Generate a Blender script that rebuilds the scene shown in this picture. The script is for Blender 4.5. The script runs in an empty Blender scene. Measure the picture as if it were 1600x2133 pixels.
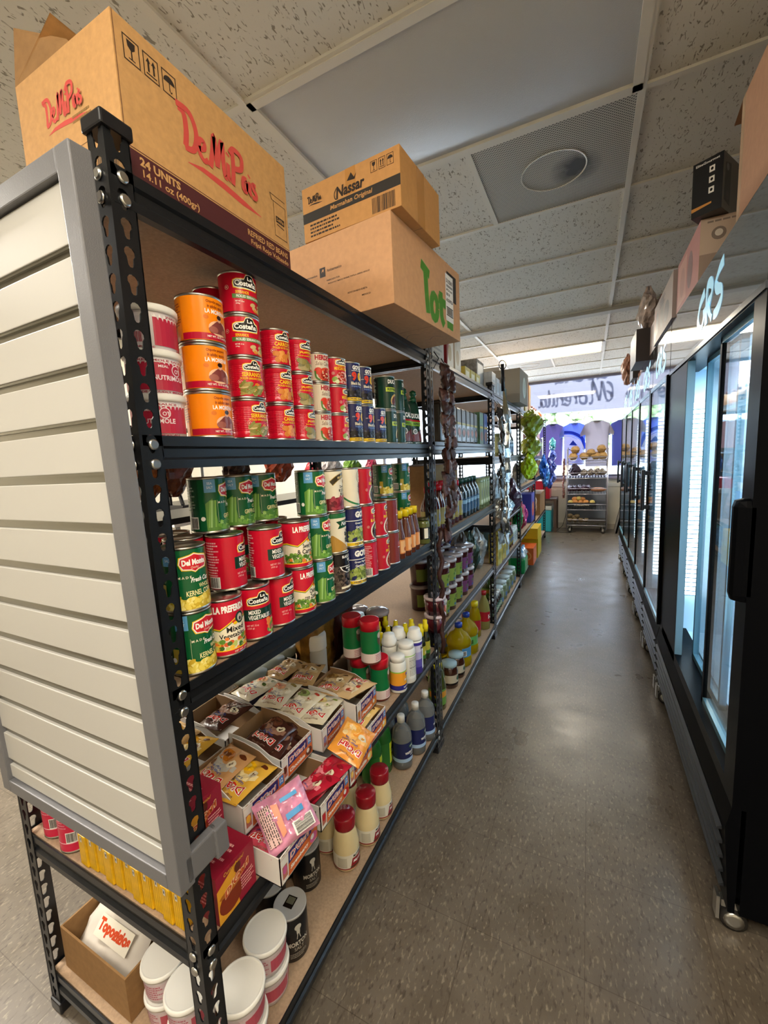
import bpy, bmesh, math, random
from mathutils import Vector, Matrix
S = bpy.context.scene
COL = S.collection
PI = math.pi
R = random.Random(11)
def lin(h):
    h = h.lstrip('#'); o = []
    for i in (0, 2, 4):
        x = int(h[i:i+2], 16) / 255
        o.append(x / 12.92 if x <= .04045 else ((x + .055) / 1.055) ** 2.4)
    return (o[0], o[1], o[2], 1)
MATS = {}
def mat(name, hexc, rough=.5, metal=0, var=0, vscale=30, bump=0, bscale=200, emit=0, trans=0, ior=1.45, alpha=1, coat=0):
    """procedural principled material; var mottles the colour with noise, bump adds grain"""
    if name in MATS: return MATS[name]
    m = bpy.data.materials.new(name); m.use_nodes = True
    nt = m.node_tree; b = nt.nodes['Principled BSDF']; L = nt.links.new
    c = lin(hexc)
    b.inputs['Base Color'].default_value = c
    b.inputs['Roughness'].default_value = rough; b.inputs['Metallic'].default_value = metal
    b.inputs['Transmission Weight'].default_value = trans; b.inputs['IOR'].default_value = ior
    b.inputs['Alpha'].default_value = alpha; b.inputs['Coat Weight'].default_value = coat
    if emit:
        b.inputs['Emission Color'].default_value = c; b.inputs['Emission Strength'].default_value = emit
    if var or bump:
        tc = nt.nodes.new('ShaderNodeTexCoord')
    if var:
        n = nt.nodes.new('ShaderNodeTexNoise'); n.inputs['Scale'].default_value = vscale; n.inputs['Detail'].default_value = 4
        L(tc.outputs['Object'], n.inputs['Vector'])
        r = nt.nodes.new('ShaderNodeValToRGB')
        r.color_ramp.elements[0].position = .3; r.color_ramp.elements[1].position = .7
        r.color_ramp.elements[0].color = tuple(max(0, x * (1 - var)) for x in c[:3]) + (1,)
        r.color_ramp.elements[1].color = tuple(min(1, x * (1 + var)) for x in c[:3]) + (1,)
        L(n.outputs['Fac'], r.inputs['Fac']); L(r.outputs['Color'], b.inputs['Base Color'])
    if bump:
        n2 = nt.nodes.new('ShaderNodeTexNoise'); n2.inputs['Scale'].default_value = bscale
        L(tc.outputs['Object'], n2.inputs['Vector'])
        bp = nt.nodes.new('ShaderNodeBump'); bp.inputs['Strength'].default_value = bump; bp.inputs['Distance'].default_value = .002
        L(n2.outputs['Fac'], bp.inputs['Height']); L(bp.outputs['Normal'], b.inputs['Normal'])
    MATS[name] = m
    return m
def film(name, hexc, amount=.25, rough=.08, gloss=.12, fior=1.5):
    """clear plastic film or window glass: see-through with a fresnel shine"""
    if name in MATS: return MATS[name]
    m = bpy.data.materials.new(name); m.use_nodes = True; nt = m.node_tree; L = nt.links.new
    nt.nodes.clear()
    out = nt.nodes.new('ShaderNodeOutputMaterial')
    tr = nt.nodes.new('ShaderNodeBsdfTransparent'); tr.inputs['Color'].default_value = (1, 1, 1, 1)
    df = nt.nodes.new('ShaderNodeBsdfDiffuse'); df.inputs['Color'].default_value = lin(hexc)
    gl = nt.nodes.new('ShaderNodeBsdfGlossy'); gl.inputs['Roughness'].default_value = rough
    m1 = nt.nodes.new('ShaderNodeMixShader'); m1.inputs[0].default_value = amount
    L(tr.outputs[0], m1.inputs[1]); L(df.outputs[0], m1.inputs[2])
    fr = nt.nodes.new('ShaderNodeFresnel'); geo = nt.nodes.new('ShaderNodeNewGeometry'); pw = nt.nodes.new('ShaderNodeMix'); pw.data_type = 'FLOAT'; pw.inputs[2].default_value = fior; pw.inputs[3].default_value = 1/fior
    L(geo.outputs['Backfacing'], pw.inputs[0]); L(pw.outputs[0], fr.inputs['IOR'])
    ad = nt.nodes.new('ShaderNodeMath'); ad.operation = 'MULTIPLY_ADD'; ad.inputs[1].default_value = 1; ad.inputs[2].default_value = gloss
    L(fr.outputs[0], ad.inputs[0])
    m2 = nt.nodes.new('ShaderNodeMixShader'); L(ad.outputs[0], m2.inputs[0]); L(m1.outputs[0], m2.inputs[1]); L(gl.outputs[0], m2.inputs[2])
    L(m2.outputs[0], out.inputs[0])
    MATS[name] = m
    return m
def ink(h): return mat('print_' + h.lstrip('#'), h, .42)
def gink(h): return mat('gloss_print_' + h.lstrip('#'), h, .22)
# ---------------------------------------------------------------- mesh builder
class MB:
    def __init__(s): s.v = []; s.f = []; s.m = []; s.sm = []; s.mats = []
    def mi(s, m):
        if m not in s.mats: s.mats.append(m)
        return s.mats.index(m)
    def add(s, vs, fs, m, smooth=False, M=None):
        o = len(s.v); k = s.mi(m)
        s.v += [tuple(M @ Vector(v)) if M else tuple(v) for v in vs]
        for f in fs: s.f.append([i + o for i in f]); s.m.append(k); s.sm.append(smooth)
        return s
    def box(s, x0, y0, z0, x1, y1, z1, m, bev=0, M=None):
        if bev:
            bm = bmesh.new(); bmesh.ops.create_cube(bm, size=1)
            for v in bm.verts: v.co = Vector(((x0+x1)/2 + v.co.x*(x1-x0), (y0+y1)/2 + v.co.y*(y1-y0), (z0+z1)/2 + v.co.z*(z1-z0)))
            bmesh.ops.bevel(bm, geom=bm.edges[:], offset=bev, segments=2, profile=.6, affect='EDGES')
            bm.verts.index_update()
            s.add([v.co[:] for v in bm.verts], [[v.index for v in f.verts] for f in bm.faces], m, False, M); bm.free()
            return s
        return s.add([(x0,y0,z0),(x1,y0,z0),(x1,y1,z0),(x0,y1,z0),(x0,y0,z1),(x1,y0,z1),(x1,y1,z1),(x0,y1,z1)],
              [(0,3,2,1),(4,5,6,7),(0,1,5,4),(1,2,6,5),(2,3,7,6),(3,0,4,7)], m, False, M)
    def lathe(s, prof, m, n=24, c=(0,0,0), M=None, smooth=True, cap0=True, cap1=True, sx=1, sy=1):
        """prof: (r, z[, material of the ring above]) rows bottom to top"""
        vs = []
        for p in prof:
            for i in range(n):
                a = 2*PI*i/n; vs.append((c[0]+p[0]*math.cos(a)*sx, c[1]+p[0]*math.sin(a)*sy, c[2]+p[1]))
        o = len(s.v); s.v += [tuple(M @ Vector(v)) if M else v for v in vs]
        for k in range(len(prof)-1):
            mm = s.mi(prof[k][2] if len(prof[k]) > 2 and prof[k][2] else m)
            for i in range(n):
                j = (i+1) % n
                s.f.append([o+k*n+i, o+k*n+j, o+(k+1)*n+j, o+(k+1)*n+i]); s.m.append(mm); s.sm.append(smooth)
        if cap0 and prof[0][0] > 1e-6: s.f.append([o+i for i in range(n)][::-1]); s.m.append(s.mi(m)); s.sm.append(False)
        if cap1 and prof[-1][0] > 1e-6:
            e = prof[-1][2] if len(prof[-1]) > 2 and prof[-1][2] else m
            s.f.append([o+(len(prof)-1)*n+i for i in range(n)]); s.m.append(s.mi(e)); s.sm.append(False)
        return s
    def tube(s, pts, r, m, n=8, close=False):
        P_ = [Vector(p) for p in pts]; vs = []
        for i, p in enumerate(P_):
            t = (P_[min(i+1, len(P_)-1)] - P_[max(i-1, 0)]).normalized()
            a = Vector((0,0,1)) if abs(t.z) < .9 else Vector((1,0,0))
            u = t.cross(a).normalized(); w = t.cross(u); rr = r[i] if isinstance(r, (list, tuple)) else r
            for k in range(n):
                an = 2*PI*k/n; vs.append(p + u*math.cos(an)*rr + w*math.sin(an)*rr)
        fs = [[i*n+k, i*n+(k+1) % n, (i+1)*n+(k+1) % n, (i+1)*n+k] for i in range(len(P_)-1) for k in range(n)]
        fs += [list(range(n))[::-1], [(len(P_)-1)*n+k for k in range(n)]]
        return s.add(vs, fs, m, True)
    def ell(s, c, r, m, n=12, k=8, M=None):
        prof = []
        for i in range(k+1):
            a = -PI/2 + PI*i/k; prof.append((max(math.cos(a), 1e-4), math.sin(a)))
        vs = []; fs = []
        for i, (pr, pz) in enumerate(prof):
            for j in range(n): vs.append((c[0]+r[0]*pr*math.cos(2*PI*j/n), c[1]+r[1]*pr*math.sin(2*PI*j/n), c[2]+r[2]*pz))
        for i in range(k):
            for j in range(n): fs.append([i*n+j, i*n+(j+1) % n, (i+1)*n+(j+1) % n, (i+1)*n+j])
        return s.add(vs, fs, m, True, M)
    def extr(s, poly, axis, a, b, m, smooth=False, M=None):
        """closed 2-D outline pushed along an axis: x -> (y,z), y -> (x,z), z -> (x,y)"""
        n = len(poly)
        def p(q, t): return (t, q[0], q[1]) if axis == 'x' else (q[0], t, q[1]) if axis == 'y' else (q[0], q[1], t)
        vs = [p(q, a) for q in poly] + [p(q, b) for q in poly]
        fs = [[i, (i+1) % n, n+(i+1) % n, n+i] for i in range(n)] + [list(range(n))[::-1], list(range(n, 2*n))]
        return s.add(vs, fs, m, smooth, M)
    def pillow(s, w, h, t, m, seed=0, wr=.004, n=10, M=None, mtop=None, flat=.0):
        """a filled sealed bag lying in XY, centred, w by h, thickness t, crinkled"""
        q = random.Random(seed); vs = []; fs = []
        ph = [q.uniform(0, 6.3) for _ in range(6)]
        for side in (1, -1):
            for j in range(n+1):
                for i in range(n+1):
                    u = i/n*2-1; v = j/n*2-1
                    e = max(0, (1-abs(u)**3.2)*(1-abs(v)**3.2))**.6
                    z = side*t/2*e + (wr*(math.sin(5*u+3*v+ph[0])+math.sin(9*v-4*u+ph[1])+math.sin(13*u+7*v+ph[2]))*.5 + q.uniform(-wr, wr)*.7)*(e*.8+.2 if 0 < i < n and 0 < j < n else .15)
                    k = 1 - .06*(1-abs(v))*abs(u)**2
                    vs.append((u*w/2*k, v*h/2*(1 - .05*(1-abs(u))*abs(v)**2), z))
        N = (n+1)*(n+1)
        for sd in range(2):
            for j in range(n):
                for i in range(n):
                    a = sd*N + j*(n+1)+i; f = [a, a+1, a+n+2, a+n+1]
                    fs.append(f if sd == 0 else f[::-1])
        return s.add(vs, fs, m, True, M)
    def build(s, name, parent=None, loc=(0,0,0), rz=0):
        me = bpy.data.meshes.new(name); me.from_pydata(s.v, [], s.f)
        for x in s.mats: me.materials.append(x)
        me.polygons.foreach_set('material_index', s.m); me.polygons.foreach_set('use_smooth', s.sm)
        me.update()
        o = bpy.data.objects.new(name, me); COL.objects.link(o); o.location = loc; o.rotation_euler = (0,0,rz)
        if parent: o.parent = parent
        return o
# ---------------------------------------------------------------- things
def tag(o, label, cat, group=None, kind=None):
    if label: o['label'] = label
    if cat: o['category'] = cat
    if group: o['group'] = group
    if kind: o['kind'] = kind
    return o
def thing(name, label, cat, loc=(0,0,0), rz=0, group=None):
    o = bpy.data.objects.new(name, None); COL.objects.link(o); o.empty_display_size = .02
    o.location = loc; o.rotation_euler = (0,0,rz)
    return tag(o, label, cat, group)
USED = set()
def place(proto, loc, rz=0, label=None, group=None, rx=0, ry=0, scale=None):
    """first use moves the prototype itself, later uses copy it with its parts and sub-parts"""
    if proto.name not in USED:
        USED.add(proto.name); r = proto
    else:
        r = proto.copy(); COL.objects.link(r)
        for ch in list(proto.children):
            c = ch.copy(); COL.objects.link(c); c.parent = r
            for g in list(ch.children):
                d = g.copy(); COL.objects.link(d); d.parent = c
        if 'group' in r.keys(): del r['group']
    r.location = loc; r.rotation_euler = (rx, ry, rz)
    if scale: r.scale = (scale,)*3 if not isinstance(scale, tuple) else scale
    if label: r['label'] = label
    if group: r['group'] = group
    return r
def struct(name, mb, parent=None):
    o = mb.build(name, parent)
    if not parent: o['kind'] = 'structure'
    return o
# ---------------------------------------------------------------- flat prints
TXT = {}
def textmesh(t, shear=0, bold=0):
    k = (t, shear, bold)
    if k in TXT: return TXT[k]
    cu = bpy.data.curves.new('lettering', 'FONT'); cu.body = t; cu.size = 1; cu.shear = shear; cu.offset = bold
    cu.resolution_u = 2; cu.dimensions = '2D'; cu.fill_mode = 'BOTH'
    ob = bpy.data.objects.new('lettering', cu); COL.objects.link(ob)
    dg = bpy.context.evaluated_depsgraph_get()
    me = bpy.data.meshes.new_from_object(ob.evaluated_get(dg))
    vs = [v.co.xy[:] for v in me.vertices]; fs = [list(p.vertices) for p in me.polygons]
    bpy.data.meshes.remove(me); bpy.data.objects.remove(ob); bpy.data.curves.remove(cu)
    if vs:
        x0 = min(v[0] for v in vs); x1 = max(v[0] for v in vs); y0 = min(v[1] for v in vs); y1 = max(v[1] for v in vs)
    else: x0 = x1 = y0 = y1 = 0
    TXT[k] = (vs, fs, x0, x1, y0, y1)
    return TXT[k]
def T(t, x, y, w, h, m, shear=0, bold=0.02, ang=0, al='c'):
    """lettering in a w x h box centred at x, y (h: height of the tallest letter)"""
    return ('text', t, x, y, w, h, m, shear, bold, ang)
def rect(x0, y0, x1, y1, m): return ('poly', [(x0,y0),(x1,y0),(x1,y1),(x0,y1)], m)
def ellp(x, y, rx, ry, m, n=18): return ('poly', [(x+rx*math.cos(2*PI*i/n), y+ry*math.sin(2*PI*i/n)) for i in range(n)], m)
def poly(p, m): return ('poly', p, m)
def stroke(pts, w, m):
    """brush stroke along a polyline; w a number or a list"""
    L_ = []; Rr = []
    n = len(pts)
    for i in range(n):
        a = pts[max(i-1,0)]; b = pts[min(i+1,n-1)]; dx = b[0]-a[0]; dy = b[1]-a[1]; l = math.hypot(dx,dy) or 1
        ww = (w[i] if isinstance(w,(list,tuple)) else w)/2
        L_.append((pts[i][0]-dy/l*ww, pts[i][1]+dx/l*ww)); Rr.append((pts[i][0]+dy/l*ww, pts[i][1]-dx/l*ww))
    return ('strip', L_, Rr, m)
def spline(p, k=6):
    """Catmull-Rom through the points"""
    o = []; n = len(p)
    for i in range(n-1):
        a = p[max(i-1,0)]; b = p[i]; c = p[i+1]; d = p[min(i+2,n-1)]
        for j in range(k):
            t = j/k
            o.append(tuple(.5*(2*b[q]+(c[q]-a[q])*t+(2*a[q]-5*b[q]+4*c[q]-d[q])*t*t+(3*b[q]-a[q]-3*c[q]+d[q])*t**3) for q in (0,1)))
    o.append(tuple(p[-1])); return o
def cluster(n, x0, x1, y0, y1, rx, ry, mats, seed=1, rot=0):
    q = random.Random(seed); o = []
    for i in range(n):
        x = q.uniform(x0,x1); y = y0+(y1-y0)*(1-(i+.5)/n) + q.uniform(-.15,.15)*(y1-y0)
        a = q.uniform(.8,1.2); th = q.uniform(-rot,rot) if rot else 0
        pts = []
        for k in range(8):
            ex = rx*a*math.cos(2*PI*k/8); ey = ry*a*math.sin(2*PI*k/8)
            pts.append((x+ex*math.cos(th)-ey*math.sin(th), y+ex*math.sin(th)+ey*math.cos(th)))
        o.append(('poly', pts, q.choice(mats), i))
    return o
def bars(x, y, w, h, m, bg=None, seed=3):
    """a bar code"""
    q = random.Random(seed); o = [rect(x-w*.06, y-h*.1, x+w*1.06, y+h*1.06, bg)] if bg else []
    t = x
    while t < x+w:
        a = q.choice((1,1,2,3))*w/70; o.append(rect(t, y, min(t+a,x+w), y+h, m)+(0,)); t += a+q.choice((1,1,2))*w/70
    return o
def lines(x, y, w, h, n, m, seed=5):
    """small print, too small to read: rows of short dashes"""
    q = random.Random(seed); o = []
    for i in range(n):
        yy = y+h-(i+.8)*h/n; t = x; e = x+w*q.uniform(.75,1)
        while t < e:
            a = q.uniform(.03,.11)*w; o.append(rect(t, yy, min(t+a,e), yy+h/n*.5, m)+(0,)); t += a+.02*w
    return o
def cylmap(r, a0=0, z0=0):
    return lambda u, v, d: ((r+d)*math.cos(a0+u/r), (r+d)*math.sin(a0+u/r), z0+v)
def planemap(o, U, V):
    o = Vector(o); U = Vector(U).normalized(); V = Vector(V).normalized(); N = U.cross(V)
    return lambda u, v, d: tuple(o + U*u + V*v + N*d)
def decal(mb, items, mp, du=0, eps=.00022, clip=None, layer0=1, dv=0):
    boxes = []
    for it in items:
        many = it[0] == 'poly' and len(it) > 3
        if it[0] == 'text':
            a = max(it[4], it[5])/2 if it[9] else 0; bb = (it[2]-max(a, it[4]/2), it[3]-max(a, it[5]/2), it[2]+max(a, it[4]/2), it[3]+max(a, it[5]/2))
        else:
            pp = it[1]+it[2] if it[0] == 'strip' else it[1]
            bb = (min(p[0] for p in pp), min(p[1] for p in pp), max(p[0] for p in pp), max(p[1] for p in pp))
        layer = layer0
        for o_, ly_, mn_ in boxes:
            if mn_ and many: continue
            if o_[0] < bb[2] and o_[2] > bb[0] and o_[1] < bb[3] and o_[3] > bb[1]: layer = max(layer, ly_+1)
        if many: layer += (it[3] % 11)*.16
        boxes.append((bb, math.ceil(layer+.01)-1 if not many else layer+1, many))
        if it[0] == 'poly': vs = list(it[1]); fs = [list(range(len(vs)))]; m = it[2]
        elif it[0] == 'strip':
            n = len(it[1]); vs = it[1]+it[2]; fs = [[i, n+i, n+i+1, i+1] for i in range(n-1)]; m = it[3]
        else:
            _, t, x, y, w, h, m, sh, bo, ang = it
            tv, tf, x0, x1, y0, y1 = textmesh(t, sh, bo)
            if not tv: continue
            sx = w/(x1-x0); sy = h/(y1-y0); ca = math.cos(ang); sa = math.sin(ang)
            vs = []
            for a, b in tv:
                a = (a-(x0+x1)/2)*sx; b = (b-(y0+y1)/2)*sy; vs.append((x+a*ca-b*sa, y+a*sa+b*ca))
            fs = tf
        if (du or clip) and vs:
            bm = bmesh.new(); bv = [bm.verts.new((a,b,0)) for a,b in vs]
            for f in fs:
                try: bm.faces.new([bv[i] for i in f])
                except ValueError: pass
            if clip:
                for co, no in (((clip[0],0,0),(-1,0,0)),((clip[2],0,0),(1,0,0)),((0,clip[1],0),(0,-1,0)),((0,clip[3],0),(0,1,0))):
                    bmesh.ops.bisect_plane(bm, geom=bm.verts[:]+bm.edges[:]+bm.faces[:], plane_co=co, plane_no=no, clear_outer=True)
            if du and bm.verts:
                lo = min(v.co.x for v in bm.verts); hi = max(v.co.x for v in bm.verts)
                k = math.ceil((lo+1e-6)/du)
                while k*du < hi-1e-6:
                    bmesh.ops.bisect_plane(bm, geom=bm.verts[:]+bm.edges[:]+bm.faces[:], plane_co=(k*du,0,0), plane_no=(1,0,0)); k += 1
            if dv and bm.verts:
                lo = min(v.co.y for v in bm.verts); hi = max(v.co.y for v in bm.verts); k = math.ceil((lo+1e-6)/dv)
                while k*dv < hi-1e-6:
                    bmesh.ops.bisect_plane(bm, geom=bm.verts[:]+bm.edges[:]+bm.faces[:], plane_co=(0,k*dv,0), plane_no=(0,1,0)); k += 1
            bm.verts.index_update()
            vs = [v.co.xy[:] for v in bm.verts]; fs = [[v.index for v in f.verts] for f in bm.faces]; bm.free()
        mb.add([mp(a, b, eps*layer) for a, b in vs], fs, m)
    return mb
# ---------------------------------------------------------------- common materials
M_BLACK = mat('black_powder_coat', '#1c1e22', .3, .3, bump=.08, bscale=900)
M_BOARD = mat('particle_board', '#a48a70', .75, var=.14, vscale=160, bump=.2, bscale=400)
M_STEEL = mat('bright_steel', '#c9c9c6', .28, 1)
M_TIN = mat('tin_plate', '#b9b6ae', .3, 1)
M_WHITE = mat('white_plastic', '#e4e2dc', .38)
M_KRAFT = mat('kraft_cardboard', '#b98d58', .8, var=.1, vscale=90, bump=.1, bscale=150)
M_KRAFT2 = mat('pale_kraft_cardboard', '#c99a70', .8, var=.06, vscale=60, bump=.1, bscale=150)
M_KRAFTD = mat('brown_cardboard', '#8d6a42', .85, var=.1, vscale=60)
M_CREAM = mat('cream_label', '#e9dfc6', .5)
M_DARK = mat('dark_plastic', '#16161a', .3)
M_RED = gink('#c01026'); M_YEL = gink('#f2c31c'); M_BLK = gink('#140f10'); M_WHT = gink('#f2f0ea'); M_GRN = gink('#0d5a30')
M_FILM = film('clear_film', '#ffffff', .08, .06, .05)
# ================================================================ room shell
XL, XR, YN, YF, HC = -3.3, 1.78, -3.2, 7.5, 2.57
GX, GY, GC = -.476, .828, .6096
def floor_mat():
    m = bpy.data.materials.new('vinyl_tile_floor'); m.use_nodes = True; nt = m.node_tree; L = nt.links.new; b = nt.nodes['Principled BSDF']
    tc = nt.nodes.new('ShaderNodeTexCoord')
    def noise(scale, vec=(1,1,1), rot=0, detail=2):
        mp = nt.nodes.new('ShaderNodeMapping'); mp.inputs['Scale'].default_value = vec; mp.inputs['Rotation'].default_value = (0,0,rot)
        n = nt.nodes.new('ShaderNodeTexNoise'); n.inputs['Scale'].default_value = scale; n.inputs['Detail'].default_value = detail
        L(tc.outputs['Object'], mp.inputs['Vector']); L(mp.outputs[0], n.inputs['Vector']); return n
    def ramp(src, p0, c0, p1, c1):
        r = nt.nodes.new('ShaderNodeValToRGB'); e = r.color_ramp.elements
        e[0].position = p0; e[0].color = c0; e[1].position = p1; e[1].color = c1
        L(src, r.inputs[0]); return r
    def mix(f, a, c, kind='MIX'):
        x = nt.nodes.new('ShaderNodeMix'); x.data_type = 'RGBA'; x.blend_type = kind
        if hasattr(f, 'links'): L(f, x.inputs[0])
        else: x.inputs[0].default_value = f
        for i, q in ((6, a), (7, c)):
            if hasattr(q, 'links'): L(q, x.inputs[i])
            else: x.inputs[i].default_value = q
        return x.outputs[2]
    base = ramp(noise(9, detail=4).outputs[0], .35, lin('#5a5146'), .68, lin('#675e53'))
    fl = ramp(noise(130, (1, .4, 1), .5, 3).outputs[0], .57, (0,0,0,1), .68, (1,1,1,1))
    fd = ramp(noise(110, (1, .4, 1), .35, 3).outputs[0], .32, (1,1,1,1), .44, (0,0,0,1))
    c1 = mix(fl.outputs[0], base.outputs[0], lin('#7f7566'))
    c2 = mix(fd.outputs[0], c1, lin('#4a423a'))
    br = nt.nodes.new('ShaderNodeTexBrick'); br.offset = 0; br.inputs['Scale'].default_value = 1
    for k, v in (('Mortar Size', .0012), ('Brick Width', .3048), ('Row Height', .3048), ('Mortar Smooth', .3)): br.inputs[k].default_value = v
    br.inputs['Color1'].default_value = (1,1,1,1); br.inputs['Color2'].default_value = (.93,.93,.94,1); br.inputs['Mortar'].default_value = (.62,.6,.58,1)
    L(tc.outputs['Object'], br.inputs['Vector'])
    L(mix(1.0, c2, br.outputs['Color'], 'MULTIPLY'), b.inputs['Base Color'])
    rr = ramp(noise(5, detail=3).outputs[0], .3, (.26,.26,.26,1), .75, (.42,.42,.42,1)); L(rr.outputs[0], b.inputs['Roughness'])
    bp = nt.nodes.new('ShaderNodeBump'); bp.inputs['Strength'].default_value = .12; bp.inputs['Distance'].default_value = .004
    L(noise(14).outputs[0], bp.inputs['Height']); L(bp.outputs[0], b.inputs['Normal'])
    return m
def ceil_mat():
    m = bpy.data.materials.new('fissured_ceiling_tile'); m.use_nodes = True; nt = m.node_tree; L = nt.links.new; b = nt.nodes['Principled BSDF']
    tc = nt.nodes.new('ShaderNodeTexCoord'); mp = nt.nodes.new('ShaderNodeMapping'); mp.inputs['Scale'].default_value = (1, .38, 1); mp.inputs['Rotation'].default_value = (0,0,.5)
    n = nt.nodes.new('ShaderNodeTexNoise'); n.inputs['Scale'].default_value = 95; n.inputs['Detail'].default_value = 1.5; n.inputs['Distortion'].default_value = 1.2
    L(tc.outputs['Object'], mp.inputs[0]); L(mp.outputs[0], n.inputs[0])
    r = nt.nodes.new('ShaderNodeValToRGB'); e = r.color_ramp.elements; e[0].position = .32; e[0].color = lin('#8c877d'); e[1].position = .39; e[1].color = lin('#d3d1ca'); L(n.outputs[0], r.inputs[0])
    L(r.outputs[0], b.inputs['Base Color']); b.inputs['Roughness'].default_value = .9
    bp = nt.nodes.new('ShaderNodeBump'); bp.inputs['Strength'].default_value = .5; bp.inputs['Distance'].default_value = .004; L(r.outputs[0], bp.inputs['Height']); L(bp.outputs[0], b.inputs['Normal'])
    return m
M_WALL = mat('painted_wall', '#d9d2c0', .8, var=.03, vscale=3)
M_TRIM = mat('white_painted_metal', '#d4d1c8', .5)
M_DIFF = mat('prismatic_diffuser', '#b9bcc0', .35, bump=.35, bscale=420)
struct('floor', MB().box(XL-.1, YN-.1, -.1, XR+.1, YF+.1, 0, floor_mat()))
# ceiling: tiles around the openings, with the grid of tee bars as its part
def cells():
    o = []
    for i in range(-3, 2):
        for j in range(-7, 12):
            x0 = GX+i*2*GC; y0 = GY+j*GC; o.append((i, j, max(x0, XL), y0, min(x0+2*GC, XR), min(y0+GC, YF)))
    return o
LAMPS = {(0,0): 0, (0,7): 1, (-2,-2): 1, (-2,5): 1, (0,-4): 1, (-2,2): 1, (-2,8): 1, (0,-6): 0, (1,-3): 1}  # last entry: added fill lamp out of view, brightens the can fronts
ceil_ = MB(); MC = ceil_mat()
for i, j, x0, y0, x1, y1 in cells():
    if x1-x0 < .02 or y1-y0 < .02 or (i,j) in LAMPS: continue
    if (i,j) == (0,1): ceil_.box(x0, y0, HC+.004, x0+GC, y1, HC+.02, MC); continue
    if (i,j) == (0,8): ceil_.box(x0+GC, y0, HC+.004, x1, y1, HC+.02, MC); continue
    ceil_.box(x0, y0, HC+.004, x1, y1, HC+.02, MC)
ceil_.box(XL-.1, YN-.1, HC+.12, XR+.1, YF+.1, HC+.2, MC)
CE = struct('ceiling', ceil_)
g = MB()
for i in range(-2, 3): g.box(GX+i*2*GC-.012, YN, HC-.006, GX+i*2*GC+.012, YF, HC+.006, M_TRIM)
for j in range(-7, 12): g.box(XL, GY+j*GC-.012, HC-.005, XR, GY+j*GC+.012, HC+.005, M_TRIM)
for q in ((0,1,GC),(0,8,GC)): g.box(GX+q[2]-.012, GY+q[1]*GC, HC-.004, GX+q[2]+.012, GY+(q[1]+1)*GC, HC+.004, M_TRIM)
g.build('tee_bar_grid', CE)
M_LAMPON = mat('lit_diffuser', '#ffe6b0', .5, emit=3.2)
names = {(0,0): 'unlit ceiling light with a bowed grey prismatic cover above the near aisle', (0,7): 'lit yellowish ceiling light above the far end of the aisle',
 (-2,-2): 'lit warm ceiling light over the open floor beside the slatwall end', (-2,5): 'lit warm ceiling light over the far room behind the shelving',
 (0,-4): 'lit warm ceiling light behind the near end of the aisle', (-2,2): 'lit warm ceiling light over the room behind the first shelving unit', (-2,8): 'lit warm ceiling light nearest the shop window', (0,-6): 'unlit ceiling light by the rear wall', (1,-3): 'added unseen fill light over the cooler side, behind the near end of the aisle'}
for (i,j), on in LAMPS.items():
    x0 = GX+i*2*GC-(.2 if i == 1 else 0); y0 = GY+j*GC
    t = thing('ceiling_light', names[(i,j)], 'ceiling light', (x0+GC, y0+GC/2, HC))
    f = MB()
    for a in ((-GC,-GC/2,-GC+.03,GC/2),(GC-.03,-GC/2,GC,GC/2),(-GC,-GC/2,GC,-GC/2+.03),(-GC,GC/2-.03,GC,GC/2)): f.box(a[0]+.01*(a[0]<0), a[1], -.008, a[2], a[3], .012, M_TRIM)
    f.box(-GC, -GC/2, .08, GC, GC/2, .1, M_TRIM)
    f.build('frame', t)
    d = MB(); n = 12; md = M_LAMPON if on else M_DIFF
    vs = []
    for a in range(n+1):
        for c in range(n+1):
            u = a/n*2-1; v = c/n*2-1
            vs.append((u*(GC-.03), v*(GC/2-.03), .004-(.012 if on else .03)*max(0,(1-u*u)*(1-v*v))))
    d.add(vs, [[a*(n+1)+c, a*(n+1)+c+1, (a+1)*(n+1)+c+1, (a+1)*(n+1)+c] for a in range(n) for c in range(n)], md, True)
    d.build('diffuser', t)
    if on:
        la = bpy.data.lights.new('tube_light', 'AREA'); la.shape = 'RECTANGLE'; la.size = 1.1; la.size_y = .5
        la.energy = {(0,7): 26, (-2,-2): 75, (-2,5): 26, (0,-4): 24, (-2,2): 14, (-2,8): 22, (1,-3): 15}[(i,j)]; la.color = (1, .92, .78) if (i,j) == (0,7) else (1, .95, .87)
        lo = bpy.data.objects.new('tube_light', la); COL.objects.link(lo); lo.parent = t; lo.location = (0,0,-.02)
struct('trim_2', MB().box(XL, 3.885, HC-.03, XR, 3.985, HC+.002, mat('ceiling_step_paint', '#b9b8b4', .7)))
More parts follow.
